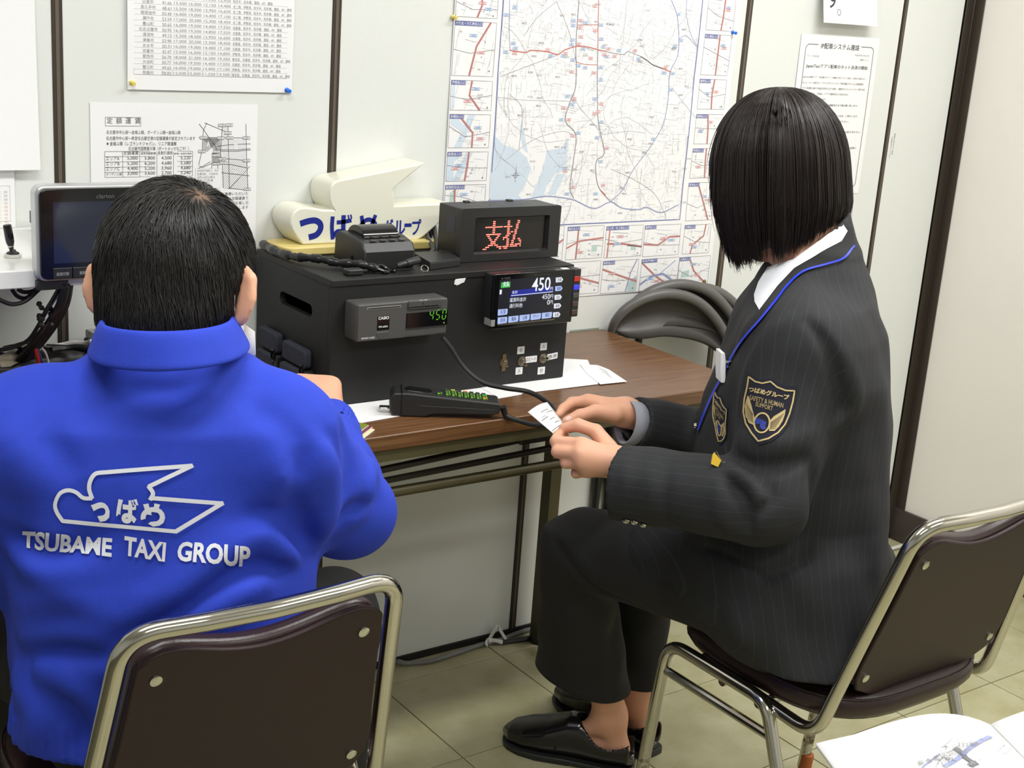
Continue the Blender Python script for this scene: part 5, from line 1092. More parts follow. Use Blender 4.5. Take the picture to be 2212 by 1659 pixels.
ps = thing('power_strip', 'grey ribbed power strip on the floor behind the seat of the right chair', 'power strip', onz((1868, 1330), FZ))
p0 = onz((1845, 1372), FZ); p1 = onz((1885, 1290), FZ); dd = norm(p1 - p0); nn = np.cross(UZ, dd); Ls = float(np.linalg.norm(p1 - p0))
q = MB(); q.prism(rrect(0, Ls, -.03, .03, .006, 3), .001, .030, (p0, dd, nn, UZ)); q.build('body', mat('grey_strip', srgb(150, 146, 150), .5), ps, bevel=.003)
for k in range(5):
    q = MB(); q.prism(rrect(.02 + k * Ls / 5.5, .02 + k * Ls / 5.5 + .018, -.024, .024, .003, 2), .030, .0312, (p0, dd, nn, UZ)); q.build('socket', M['black'], ps)
# ------------------------------------------------------------------ open booklet in the foreground
BZ = .82
bk = thing('open_booklet', 'open white booklet with a route diagram, in the right foreground', 'booklet', onz((2150, 1640), BZ - .01))
sp0 = onz((2143, 1553), BZ); sp1 = onz((2212, 1622), BZ); down = norm(sp1 - sp0); lp_ = onz((1957, 1659), BZ); 
acr = norm(np.array([-down[1], down[0], 0])); acr = acr if acr[0] > 0 else -acr
leftdir = -acr
PWd, PH = .17, .235
def page(side):
    q = MB(); vs = []; nU, nV = 14, 4
    for i in range(nU + 1):
        u = i / nU; lift = (.012 * math.sin(math.pi * min(1, u * 1.25)) * (1 - .5 * u) - .006 * (1 - u) ** 6 - .012 * u * u) if side < 0 else (.016 * math.sin(math.pi * min(1, u * .9 + .02)) - .006 * (1 - u) ** 6)
        for j in range(nV + 1): vs.append(sp0 + acr * side * PWd * u + down * PH * j / nV + UZ * lift + down * (.010 * u ** 2 if side < 0 else 0))
    fs = [(i * (nV + 1) + j, (i + 1) * (nV + 1) + j, (i + 1) * (nV + 1) + j + 1, i * (nV + 1) + j + 1) for i in range(nU) for j in range(nV)]
    q.add(vs, fs); o = q.build('left_page' if side < 0 else 'right_page', M['paper'], bk, smooth=True)
    so = o.modifiers.new('t', 'SOLIDIFY'); so.thickness = .004; so.offset = -1
    return o
page(-1); page(1)
def onpage(u, v, l=.0008):      # point on the left page: u from the spine outwards, v down the page
    lift = .012 * math.sin(math.pi * min(1, u * 1.25)) * (1 - .5 * u) - .006 * (1 - u) ** 6 - .012 * u * u
    return sp0 - acr * PWd * u + down * PH * v + UZ * (lift + l) + down * (.010 * u ** 2)
def pstrip(q, pts, w):
    P = [np.array(onpage(*p)) for p in bez([np.array([a, b]) for a, b in pts], 24)]; vs = []
    for i, p in enumerate(P):
        t = norm(P[min(i + 1, len(P) - 1)] - P[max(i - 1, 0)]); sd = norm(np.cross(t, UZ)); vs += [p + sd * w / 2, p - sd * w / 2]
    q.add(vs, [(2 * i, 2 * i + 1, 2 * i + 3, 2 * i + 2) for i in range(len(P) - 1)])
def find(px, py):
    best = None
    for u in np.linspace(0, 1, 60):
        for v in np.linspace(0, 1, 80):
            P = onpage(u, v); c = RC @ (P - CAM); x = 1106 + FPX * c[0] / c[2]; y = 829.5 + FPX * c[1] / c[2]; e = (x - px) ** 2 + (y - py) ** 2
            if best is None or e < best[0]: best = (e, u, v)
    return best[1:]
fb = lambda x, y: find(1880 + x / 6.663, 1520 + y / 6.663)
q = MB(); pstrip(q, [fb(1730, 470), fb(1560, 540), fb(1420, 640), fb(1300, 740), fb(1180, 840), fb(1060, 925)], .0042); pstrip(q, [fb(1000, 700), fb(870, 815), fb(740, 925)], .0014); q.build('route_print', M['mapviolet'], bk)
q = MB(); pstrip(q, [fb(1210, 640), fb(1280, 690), fb(1380, 790), fb(1500, 870)], .0052); pstrip(q, [fb(1250, 640), fb(1285, 650), fb(1290, 680)], .005); pstrip(q, [fb(1450, 880), fb(1480, 850), fb(1540, 855)], .006)
q.build('junction_print', mat('diagram_grey', srgb(110, 110, 118), .7), bk)
q = MB(); k_ = MB()
def ptext(s, x, y, h, w, mb):
    u, v = fb(x, y); P = onpage(u, v); e = onpage(max(u - .04, 0), v); text(mb, s, P, norm(e - P), -down, h, w)
ptext('大山方面', 1085, 670, .0075, .032, q); ptext('小牧', 1005, 870, .0075, .016, q); ptext('高速道路路線図', 690, 915, .0075, .048, q); ptext('小牧北入口', 1350, 610, .0045, .028, k_); ptext('江南・小牧', 1340, 520, .0045, .022, k_); ptext('春日井入口', 1565, 800, .0045, .028, k_); ptext('小牧出口', 1690, 890, .0045, .026, k_); ptext('北名古屋', 1250, 925, .0045, .024, k_)
def pbub(x0, y0, x1, y1, r):
    cs = [(x0, y0), (x1, y1)]; d = np.array([x1 - x0, y1 - y0]); L = np.linalg.norm(d); d = d / L; n = np.array([-d[1], d[0]]); pts = []
    for s, c in ((1, (x1, y1)), (-1, (x0, y0))):
        for t in np.linspace(-math.pi / 2, math.pi / 2, 6): p = np.array(c) + s * (d * math.cos(t) * r + n * math.sin(t) * r); pts.append(fb(*p))
    pts.append(pts[0]); pstrip(k_, pts, .0009)
pbub(1090, 640, 1225, 555, 62); pbub(1000, 880, 1070, 830, 58); pbub(1880, 680, 1960, 640, 45); pstrip(k_, [fb(1730, 470), fb(1830, 520), fb(1930, 575), fb(1900, 610)], .001)
q.build('heading_print', M['inkgrey'], bk); k_.build('caption_print', mat('pale_caption', srgb(176, 176, 180), .7), bk)
# ------------------------------------------------------------------ bodies: smooth distance fields turned into one continuous surface
F32 = np.float32
def smin(a, b, k):
    if k <= 0: return np.minimum(a, b)
    h = np.clip(.5 + .5 * (b - a) / k, 0, 1); return b + (a - b) * h - k * h * (1 - h)
def smax(a, b, k): return -smin(-a, -b, k)
def cone(a, b, r1, r2, n=None, s=1.0):
    """tapered capsule; squashed by s along unit vector n"""
    a = np.asarray(a, F32); b = np.asarray(b, F32); ab = b - a
    if n is not None: n = norm(n).astype(F32); ab2 = ab + n * F32((ab @ n) * (1 / s - 1))
    else: ab2 = ab
    L = F32(max(float(ab2 @ ab2), 1e-12))
    def f(P):
        q = P - a
        if n is not None: q = q + (q @ n)[:, None] * n * F32(1 / s - 1)
        t = np.clip((q @ ab2) / L, 0, 1); d = q - t[:, None] * ab2
        return (np.sqrt((d * d).sum(1)) - (r1 + (r2 - r1) * t)) * F32(s if n is not None and s < 1 else 1)
    return f
def ell(c, axes, r):
    c = np.asarray(c, F32); A = np.stack([norm(x) for x in axes]).astype(F32); r = np.asarray(r, F32)
    def f(P):
        q = (P - c) @ A.T; k0 = np.sqrt(((q / r) ** 2).sum(1)); k1 = np.sqrt(((q / (r * r)) ** 2).sum(1)); return k0 * (k0 - 1) / np.maximum(k1, 1e-6)
    return f
def loft(cs, fa, la, ra, rl, up=None, e=2.3, cap=.0):
    """cross sections with half sizes ra (along fa) and rl (along la) stacked along the direction up"""
    cs = np.asarray(cs, float); up = norm(cs[-1] - cs[0]) if up is None else norm(up); h = cs @ up; o = np.argsort(h)
    h = h[o]; cs = cs[o]; ra = np.asarray(ra, float)[o]; rl = np.asarray(rl, float)[o]; fa = norm(fa).astype(F32); la = norm(la).astype(F32); upf = up.astype(F32)
    def f(P):
        z = P @ upf; zc = np.clip(z, h[0], h[-1]); c = np.stack([np.interp(zc, h, cs[:, i]) for i in range(3)], 1).astype(F32)
        A = np.interp(zc, h, ra).astype(F32); B = np.interp(zc, h, rl).astype(F32); q = P - c
        u = np.abs(q @ fa) / A; v = np.abs(q @ la) / B; k = (u ** e + v ** e) ** (1 / e); d = (k - 1) * np.minimum(A, B)
        return smax(d, (np.maximum(h[0] - z, z - h[-1]) - cap).astype(F32), .01)
    return f
def union(parts):
    """parts: (distance function, blend radius)"""
    def f(P):
        d = None
        for fn, k in parts:
            v = fn(P); d = v if d is None else smin(d, v, k)
        return d
    return f
def surface(f, lo, hi, h, B=8):
    lo = np.asarray(lo, float); hi = np.asarray(hi, float); n = (np.ceil((hi - lo) / (h * B)).astype(int))
    cx = [lo[i] + (np.arange(n[i]) + .5) * h * B for i in range(3)]
    G = np.stack(np.meshgrid(*cx, indexing='ij'), -1).reshape(-1, 3).astype(F32); dc = f(G)
    act = np.abs(dc) < h * B * 1.35; N = n * B
    D = np.repeat(np.repeat(np.repeat(np.sign(dc).reshape(n).astype(F32), B, 0), B, 1), B, 2)
    idx = np.stack(np.unravel_index(np.nonzero(act)[0], n), 1); off = np.stack(np.meshgrid(*[np.arange(B)] * 3, indexing='ij'), -1).reshape(-1, 3)
    for s in range(0, len(idx), 2500):
        ii = (idx[s:s + 2500, None, :] * B + off[None]).reshape(-1, 3); D[ii[:, 0], ii[:, 1], ii[:, 2]] = f((lo + ii * h).astype(F32))
    ins = D < 0
    c = [ins[a:N[0] - 1 + a, b:N[1] - 1 + b, d:N[2] - 1 + d] for a in (0, 1) for b in (0, 1) for d in (0, 1)]
    anyi = c[0] | c[1] | c[2] | c[3] | c[4] | c[5] | c[6] | c[7]; alli = c[0] & c[1] & c[2] & c[3] & c[4] & c[5] & c[6] & c[7]
    ci = np.argwhere(anyi & ~alli); idm = np.full(tuple(N - 1), -1, np.int32); idm[ci[:, 0], ci[:, 1], ci[:, 2]] = np.arange(len(ci))
    acc = np.zeros((len(ci), 3)); cnt = np.zeros(len(ci))
    for ax in range(3):
        o1, o2 = [i for i in range(3) if i != ax]
        for a in (0, 1):
            for b in (0, 1):
                p = ci.copy(); p[:, o1] += a; p[:, o2] += b; r = p.copy(); r[:, ax] += 1
                d0 = D[p[:, 0], p[:, 1], p[:, 2]]; d1 = D[r[:, 0], r[:, 1], r[:, 2]]; m = (d0 < 0) != (d1 < 0)
                t = np.where(m, d0 / np.where(m, d0 - d1, 1), 0); q = p.astype(float); q[:, ax] += t; acc[m] += q[m]; cnt[m] += 1
    V = lo + acc / np.maximum(cnt, 1)[:, None] * h; Fs = []
    for ax in range(3):
        o1, o2 = [(1, 2), (2, 0), (0, 1)][ax]
        sl = [slice(1, N[i] - 1) for i in range(3)]; sl[ax] = slice(0, N[ax] - 1); s2 = list(sl); s2[ax] = slice(1, N[ax])
        A = ins[tuple(sl)]; Bm = ins[tuple(s2)]; e = np.argwhere(A != Bm); sg = A[e[:, 0], e[:, 1], e[:, 2]]
        e = e + np.array([s.start for s in sl]); g = []
        for a, b in ((-1, -1), (0, -1), (0, 0), (-1, 0)):
            q = e.copy(); q[:, o1] += a; q[:, o2] += b; g.append(idm[q[:, 0], q[:, 1], q[:, 2]])
        g = np.stack(g, 1); g[~sg] = g[~sg][:, ::-1]; Fs.append(g)
    Fs = np.concatenate(Fs); Fs = Fs[(Fs >= 0).all(1)]; return V, Fs
def skin_mesh(name, V, Fq, m, parent, attrs=None, smooth_it=2):
    if smooth_it:      # light relaxation
        e = np.concatenate([Fq[:, [0, 1]], Fq[:, [1, 2]], Fq[:, [2, 3]], Fq[:, [3, 0]]])
        for _ in range(smooth_it):
            S = np.zeros_like(V); c = np.zeros(len(V)); np.add.at(S, e[:, 0], V[e[:, 1]]); np.add.at(c, e[:, 0], 1); np.add.at(S, e[:, 1], V[e[:, 0]]); np.add.at(c, e[:, 1], 1)
            V = V * .5 + .5 * S / np.maximum(c, 1)[:, None]
    me = bpy.data.meshes.new(name); me.vertices.add(len(V)); me.vertices.foreach_set('co', V.astype(F32).ravel())
    me.loops.add(Fq.size); me.loops.foreach_set('vertex_index', Fq.astype(np.int32).ravel()); me.polygons.add(len(Fq))
    me.polygons.foreach_set('loop_start', np.arange(0, Fq.size, 4, dtype=np.int32)); me.update(calc_edges=True); me.validate()
    for k, v in (attrs or {}).items():
        a = me.attributes.new(k, 'FLOAT', 'POINT'); a.data.foreach_set('value', v(V).astype(F32))
    me.materials.append(m); me.shade_smooth()
    o = link_mesh(name, me, parent); return o, V, Fq
def wavy(seed, amp, lam, n=10, squash=(1, 1, 1)):
    r = np.random.default_rng(seed); D = r.normal(size=(n, 3)) * np.array(squash); D = (D / np.linalg.norm(D, axis=1)[:, None] * (2 * math.pi / lam) * r.uniform(.6, 1.7, (n, 1))).astype(F32); ph = r.uniform(0, 6.28, n).astype(F32)
    return lambda P: amp * np.sin(P @ D.T + ph).sum(1) / math.sqrt(n)
def snap(f, px, py, d0, d1):
    """where the line of sight through a photo point meets the cloth surface"""
    ds = np.linspace(d0, d1, 160); P = (CAM + ray((px, py)) * (ds / FPX)[:, None]).astype(F32); v = f(P); k = np.nonzero(v < 0)[0]
    if not len(k): k = [int(np.argmin(v))]
    return P[k[0]]
def folds(f, lst, d0, d1):
    segs = []
    for pts, h, sg in lst:
        Q = [snap(f, px, py, d0, d1) for px, py in pts]; Q = np.array(bez(Q, 6 * (len(Q) - 1)), F32)
        segs.append((Q, F32(h), F32(sg)))
    def g(P):
        out = np.zeros(len(P), F32)
        for Q, h, sg in segs:
            lo = Q.min(0) - 2.5 * sg; hi = Q.max(0) + 2.5 * sg; m = ((P > lo) & (P < hi)).all(1)
            if not m.any(): continue
            p = P[m]; best = np.full(len(p), 9, F32); n = len(Q) - 1; tt = np.zeros(len(p), F32)
            for i in range(n):
                a = Q[i]; ab = Q[i + 1] - a; t = np.clip(((p - a) @ ab) / max(float(ab @ ab), 1e-9), 0, 1); d = ((p - a - t[:, None] * ab) ** 2).sum(1); k = d < best; best = np.where(k, d, best); tt = np.where(k, (i + t) / n, tt)
            out[m] += h * np.exp(-best / (sg * sg)) * np.sin(math.pi * np.clip(tt * .9 + .05, 0, 1)) ** .6
        return out
    return g
def bvh_of(V, Fq): return BVHTree.FromPolygons([tuple(v) for v in V], [tuple(int(i) for i in f) for f in Fq])
def stick(q, bvh, off, thick=0.0):
    """lay flat figures given in photo points on a surface, off metres proud of it"""
    out = []
    for p in q.v:
        d = norm(ray((p[0], p[1]))); hit, nn, _, _ = bvh.ray_cast(Vector(CAM), Vector(d))
        if hit is None: out.append(tuple(CAM + d * 2.1)); continue
        if nn.dot(Vector(d)) > 0: nn = -nn
        out.append(tuple(hit + nn * (off)))
    q.v = out; return q
def fill2(poly, cuts=0, step=None):
    """polygon in photo points, cut into small faces so that it follows cloth"""
    bm = bmesh.new(); vs = [bm.verts.new((a, b, 0)) for a, b in poly]; bm.faces.new(vs); bmesh.ops.triangulate(bm, faces=bm.faces[:])
    for _ in range(cuts): bmesh.ops.subdivide_edges(bm, edges=bm.edges[:], cuts=1, use_grid_fill=True); bmesh.ops.triangulate(bm, faces=bm.faces[:])
    bm.verts.index_update(); V = [(v.co.x, v.co.y, 0) for v in bm.verts]; Fs = [tuple(v.index for v in f.verts) for f in bm.faces]; bm.free(); return V, Fs
def refine(q, L):
    """cut long edges of a flat figure so that it can follow cloth"""
    bm = bmesh.new(); vs = [bm.verts.new(v) for v in q.v]
    for f in q.f:
        try: bm.faces.new([vs[i] for i in f])
        except ValueError: pass
    bmesh.ops.triangulate(bm, faces=bm.faces[:])
    for _ in range(4):
        es = [e for e in bm.edges if e.calc_length() > L]
        if not es: break
        bmesh.ops.subdivide_edges(bm, edges=es, cuts=1); bmesh.ops.triangulate(bm, faces=bm.faces[:])
    bm.verts.index_update(); q.v = [tuple(v.co) for v in bm.verts]; q.f = [tuple(v.index for v in f.verts) for f in bm.faces]; q.mi = [0] * len(q.f); bm.free(); return q
def line2(q, pts, w):
    P = [np.asarray(p, float) for p in pts]; dense = []
    for a, b in zip(P[:-1], P[1:]):
        n = max(1, int(np.linalg.norm(b - a) / 5)); dense += [a + (b - a) * i / n for i in range(n)]
    dense.append(P[-1]); q.strip([tuple(p) for p in dense], w, np.zeros(3), UX, UY)

M['skin'] = mat('skin', srgb(224, 168, 138), .5, sss=.25, noise=.06, nscale=30, bump=.06, bscale=260)
M['nail'] = mat('finger_nail', srgb(230, 184, 168), .3)
M['hairw'] = mat('dark_brown_hair', srgb(31, 22, 20), .40, spec=.5)
M['hairm'] = mat('black_hair', srgb(34, 32, 31), .40, spec=.55)
M['shirt'] = mat('white_shirt', srgb(232, 234, 240), .7)
M['shoe'] = mat('black_polished_leather', srgb(22, 20, 21), .2, coat=.3)
M['trw'] = mat('black_trouser_cloth', srgb(30, 30, 31), .85, bump=.15, bscale=900)
def striped(name, base, line, pitch, width):
    m = mat(name, base, .82, bump=.2, bscale=1100); nt = m.node_tree; b = nt.nodes['Principled BSDF']
    at_ = nt.nodes.new('ShaderNodeAttribute'); at_.attribute_name = 'u'
    d = nt.nodes.new('ShaderNodeMath'); d.operation = 'DIVIDE'; d.inputs[1].default_value = pitch; nt.links.new(at_.outputs['Fac'], d.inputs[0])
    fr_ = nt.nodes.new('ShaderNodeMath'); fr_.operation = 'FRACT'; nt.links.new(d.outputs[0], fr_.inputs[0])
    lt = nt.nodes.new('ShaderNodeMath'); lt.operation = 'LESS_THAN'; lt.inputs[1].default_value = width / pitch; nt.links.new(fr_.outputs[0], lt.inputs[0])
    mx = nt.nodes.new('ShaderNodeMix'); mx.data_type = 'RGBA'; mx.inputs[6].default_value = base; mx.inputs[7].default_value = line
    nt.links.new(lt.outputs[0], mx.inputs[0]); nt.links.new(mx.outputs[2], b.inputs['Base Color']); return m
M['pin'] = striped('charcoal_pinstripe', srgb(30, 31, 34), srgb(46, 46, 54), .0145, .0010)
M['bluej'] = mat('royal_blue_workwear', srgb(37, 64, 192), .85, noise=.05, nscale=40, bump=.25, bscale=700)
RIGHT = RC[0]; UPC = -RC[1]; FWD = RC[2]
FWH = norm(FWD * np.array([1, 1, 0])); RTH = norm(RIGHT * np.array([1, 1, 0]))
def J(px, py, d): return atd(px, py, d).astype(F32)

def hairs(name, paths, radii, m, parent):
    """strands: paths (N,S,3), 3-sided tapered tubes joined in one mesh"""
    N, S, _ = paths.shape; T = np.gradient(paths, axis=1); T /= np.linalg.norm(T, axis=2, keepdims=True) + 1e-9
    ref = np.array([.31, .52, .79]); A = np.cross(T, ref); A /= np.linalg.norm(A, axis=2, keepdims=True) + 1e-9; Bv = np.cross(T, A)
    rr = radii[:, None] * (np.sin(np.linspace(.35, math.pi - .12, S)) ** .6)[None]
    ring = np.stack([paths + rr[..., None] * (A * math.cos(2 * math.pi * k / 3) + Bv * math.sin(2 * math.pi * k / 3)) for k in range(3)], 2)   # N,S,3,3
    V = ring.reshape(-1, 3); base = (np.arange(N)[:, None, None] * S + np.arange(S - 1)[None, :, None]) * 3; k = np.arange(3)[None, None]; k2 = (k + 1) % 3
    Fq = np.stack([base + k, base + k2, base + 3 + k2, base + 3 + k], -1).reshape(-1, 4)
    return skin_mesh(name, V, Fq, m, parent, None, 0)[0]

def finger(parts, pts, r, k=.004):
    for i in range(len(pts) - 1): parts.append((cone(pts[i], pts[i + 1], r[i], r[i + 1]), k))
def head_field(hc, Fh, Uh, Lh, s=1.0, flare=.72):
    """skull, face, nose, chin, lips, eye sockets and ears around the head centre"""
    at = lambda f, u, l: hc + s * (Fh * f + Uh * u + Lh * l)
    ax = (Fh, Uh, Lh)
    P = [(ell(at(-.012, .022, 0), ax, (.094 * s, .092 * s, .075 * s)), .0), (ell(at(.022, -.035, 0), ax, (.066 * s, .082 * s, .060 * s)), .03), (cone(at(.058, -.098, .010), at(.058, -.098, -.010), .020 * s, .020 * s), .03),
         (cone(at(.086, .004, 0), at(.101, -.030, 0), .007 * s, .010 * s), .014), (cone(at(.093, -.034, .008), at(.093, -.034, -.008), .008 * s, .008 * s), .008), (cone(at(.078, .022, .030), at(.078, .022, -.030), .012 * s, .012 * s), .02),
         (cone(at(.087, -.060, .014), at(.087, -.060, -.014), .0045 * s, .0045 * s), .006), (cone(at(.086, -.068, .012), at(.086, -.068, -.012), .005 * s, .005 * s), .006),
         (ell(at(.05, -.03, .045), ax, (.022 * s, .02 * s, .016 * s)), .025), (ell(at(.05, -.03, -.045), ax, (.022 * s, .02 * s, .016 * s)), .025)]
    ears = []
    for e in (-1, 1):
        out = norm(Lh * e * flare - Fh * (1.34 - flare)); n = norm(np.cross(Uh, out)); c = at(-.012, -.008, e * .076)
        ears += [(ell(c + out * .014 * s, (out, Uh + out * .15, n), (.020 * s, .034 * s, .0065 * s)), .008), (cone(c + out * .026 * s + Uh * .018 * s, c + out * .030 * s - Uh * .002 * s, .0048 * s, .004 * s), .006), (cone(c + out * .008 * s + Uh * .030 * s, c + out * .026 * s + Uh * .018 * s, .0045 * s, .005 * s), .006), (cone(c + out * .012 * s - Uh * .030 * s, c + out * .028 * s - Uh * .006 * s, .0060 * s, .004 * s), .006)]
    fu = union(P + ears)
    def f(Q):
        d = fu(Q)
        for e in (-1, 1):
            d = smax(d, -(ell(at(.092, .004, e * .031), ax, (.014 * s, .010 * s, .016 * s)))(Q), .008)
        return d
    return f
def eyes(hc, Fh, Uh, Lh, s, parent):
    for e in (-1, 1):
        c = hc + s * (Fh * .074 + Uh * .004 + Lh * e * .031); q = MB(); q.lathe([(.0105 * s * math.sin(t), .0105 * s * -math.cos(t)) for t in np.linspace(.05, 3.09, 10)], c, Fh, 14); eo = q.build('eye', M['white'], parent, smooth=True)
        q = MB(); q.lathe([(.0052 * s, .0090 * s), (.003 * s, .0105 * s), (.0003, .0108 * s)], c, Fh, 12); q.build('iris', M['gloss'], eo, smooth=True)
# ------------------------------------------------------------------ the woman on the right chair
def build_woman():
    wo = thing('person', 'person in charcoal pinstripe jacket and black trousers, seated on the right chair holding a receipt', 'person', (1.62, -.90, FZ))
    hc = J(1690, 386, 2.15).astype(float); Fh = norm([-.40, .84, -.36]); Lh = norm(np.cross(UZ, Fh)); Uh = np.cross(Fh, Lh)
    shL, elL, wrL = J(1724, 752, 2.03), J(1655, 1085, 1.98), J(1335, 1040, 2.06)
    shR, elR, wrR = J(1705, 690, 2.30), J(1600, 975, 2.36), J(1370, 913, 2.22)
    hipL, hipR = J(1690, 1290, 2.14), J(1785, 1255, 2.30)
    kneeL = np.array([1.468, -.560, .472]); ankL = np.array([1.588, -.546, .098]); kneeR = np.array([1.655, -.515, .465]); ankR = np.array([1.688, -.515, .090])
    c5 = lambda x, y, d: J(1100 + x / 6.637, 820 + y / 6.637, d)
    # --- skin: head, neck, hands, legs as one surface
    P = [(head_field(hc, Fh, Uh, Lh, 1.0, .2), 0), (cone(hc - Fh * .03 - Uh * .05, J(1752, 620, 2.14), .050, .054), .03), (cone(J(1752, 690, 2.14), J(1735, 1180, 2.18), .075, .10, FWH, .8), .05), (cone(J(1752, 620, 2.14), J(1752, 700, 2.14), .05, .06), .03),
         (cone(shL, elL, .042, .036), .04), (cone(elL, c5(1560, 1190, 2.06), .036, .024), .02), (cone(shR, elR, .042, .036), .04), (cone(elR, c5(1690, 470, 2.225), .036, .024), .02),
         (cone(hipL, hipR, .10, .10), .06), (cone(J(1735, 1180, 2.18), (hipL + hipR) / 2, .10, .11), .06), (cone(hipL, kneeL, .062, .048), .04), (cone(kneeL, ankL, .044, .030), .03), (cone(hipR, kneeR, .062, .048), .04), (cone(kneeR, ankR, .044, .030), .03)]
    for an, h0, t0 in ((ankL, np.array([1.618, -.594, 0]), np.array([1.468, -.380, 0])), (ankR, np.array([1.690, -.572, 0]), np.array([1.668, -.292, 0]))):
        fx = norm(t0 - h0); heel = h0 + fx * .032 + UZ * .034; mid = h0 + fx * .105 + UZ * .048; toe = h0 + fx * .185 + UZ * .026; P += [(cone(an, heel, .029, .020), .02), (cone(an - UZ * .01, mid, .026, .017), .02), (cone(mid, toe, .017, .010), .01), (cone(heel, toe, .020, .012), .01)]
    def hand(wr, mcps, pips, dips, tips, thumb, rf, rp=.0125):
        pr = [];
        for i, m_ in enumerate(mcps):
            pr.append((cone(wr + (m_ - wr) * .12, m_, .0155 if i in (0, 3) else .017, rp - .0015 * (i == 3)), .014 if i else .02))
        for i in range(4):
            k = rf * (1.0, 1.03, .97, .86)[i]; finger(pr, [mcps[i], pips[i], dips[i], tips[i]], [k * 1.16, k * 1.06, k * .95, k * .80], .0035)
        pr.append((cone(thumb[0], thumb[1], .0145, rf * 1.30), .012)); finger(pr, thumb[1:], [rf * 1.25, rf * 1.18, rf * .92], .004)
        return union(pr)
    hL = hand(c5(1560, 1190, 2.06), [c5(1040, 930, 2.062), c5(1020, 1060, 2.050), c5(1050, 1195, 2.052), c5(1120, 1310, 2.062)], [c5(668, 885, 2.082), c5(690, 1035, 2.072), c5(815, 1195, 2.070), c5(960, 1345, 2.075)],
              [c5(700, 800, 2.112), c5(740, 925, 2.112), c5(845, 1065, 2.108), c5(990, 1230, 2.105)], [c5(800, 765, 2.128), c5(860, 880, 2.128), c5(950, 1010, 2.125), c5(1080, 1180, 2.118)],
              [c5(1440, 1000, 2.085), c5(1240, 740, 2.098), c5(985, 650, 2.106), c5(785, 690, 2.112)], .0088)
    hR = hand(c5(1690, 470, 2.225), [c5(1130, 305, 2.222), c5(1150, 360, 2.242), c5(1190, 430, 2.258), c5(1240, 510, 2.268)], [c5(900, 325, 2.222), c5(905, 400, 2.250), c5(960, 500, 2.268), c5(1060, 590, 2.275)],
              [c5(770, 420, 2.206), c5(800, 510, 2.240), c5(870, 590, 2.258), c5(980, 640, 2.268)], [c5(715, 495, 2.192), c5(765, 585, 2.225), c5(850, 640, 2.24), c5(960, 680, 2.25)],
              [c5(1520, 500, 2.200), c5(1230, 455, 2.190), c5(1010, 515, 2.180), c5(825, 590, 2.176)], .0086)
    P += [(hL, .012), (hR, .012)]
    f = union(P)
    V, Fq = surface(f, (1.12, -1.25, -.02), (1.90, -.20, 1.34), .0032)
    body, V, Fq = skin_mesh('body', V, Fq, M['skin'], wo)
    eyes(hc, Fh, Uh, Lh, 1.0, wo)
    bb = bvh_of(V, Fq)
    for (x, y), w in (((852, 560), 62), ((735, 690), 0)):       # thumb nails
        if not w: continue
        q = MB(); q.add(*fill2([(1100 + (x + w * math.cos(t) * .75 + 18 * math.sin(t)) / 6.637, 820 + (y - w * .35 * math.cos(t) + 26 * math.sin(t)) / 6.637) for t in np.linspace(0, 6.28, 13)[:-1]], 1)); stick(q, bb, .0005); q.build('nail', M['nail'], wo, smooth=True)
    # --- trousers
    tl = lambda cs, a, b, fa: loft(cs, fa, np.cross(UZ, norm(fa)), a, b, UZ, 2.2, .002)
    fL = norm([-.22, .97, 0]); fR = norm([-.03, 1, 0])
    T = [(cone(hipL, kneeL, .092, .070), 0), (cone(hipR, kneeR, .092, .070), .03), (cone(hipL, hipR, .115, .115), .05), (cone(J(1740, 1120, 2.18), (hipL + hipR) / 2, .12, .13, FWH, 1), .06)]
    hemL = [(1.468, -.555, .50), (1.475, -.548, .40), (1.508, -.528, .30), (1.540, -.505, .22), (1.558, -.488, .150)]
    hemR = [(1.655, -.515, .49), (1.658, -.510, .40), (1.668, -.495, .30), (1.680, -.475, .22), (1.690, -.455, .125)]
    T += [(tl(hemL, [.062, .072, .088, .098, .108], [.060, .058, .058, .060, .062], fL), .03), (tl(hemR, [.062, .07, .082, .09, .098], [.06, .056, .056, .058, .060], fR), .03)]
    ft = union(T); wv = wavy(3, .0022, .13)
    fold_t = folds(ft, [([(1200, 1165), (1230, 1215), (1300, 1275), (1390, 1312)], -.007, .010), ([(1215, 1150), (1260, 1215), (1330, 1262)], .004, .012), ([(1330, 1330), (1320, 1400), (1325, 1500)], -.003, .014), ([(1240, 1300), (1225, 1380), (1230, 1480)], .004, .016)], 2.1, 2.7)
    cutL = np.array([1.548, -.475, .150]); 
    def ftr(Q):
        d0 = ft(Q) - wv(Q) - fold_t(Q); d = d0
        lowL = np.where((Q[:, 0] < 1.615), .148 - .10 * (Q[:, 1] + .475) * 0 - Q[:, 2], .124 - Q[:, 2])      # open hems
        d = np.maximum(d, lowL)
        hole = np.maximum(d0 + .009, Q[:, 2] - .21); return smax(d, -hole, .002)
    V2, F2 = surface(ftr, (1.25, -1.25, .08), (1.95, -.30, .78), .0038)
    skin_mesh('trousers', V2, F2, M['trw'], wo)
    # --- jacket
    lv = [(545, 1706, 1838, 2.14, .070), (585, 1672, 1862, 2.14, .098), (630, 1640, 1880, 2.14, .150), (690, 1602, 1897, 2.15, .182), (780, 1562, 1908, 2.15, .180), (880, 1528, 1914, 2.16, .172), (980, 1502, 1913, 2.17, .162), (1080, 1490, 1909, 2.18, .160), (1180, 1478, 1904, 2.19, .172), (1290, 1500, 1898, 2.20, .188), (1400, 1580, 1868, 2.20, .190)]
    cs, a, b = [], [], []
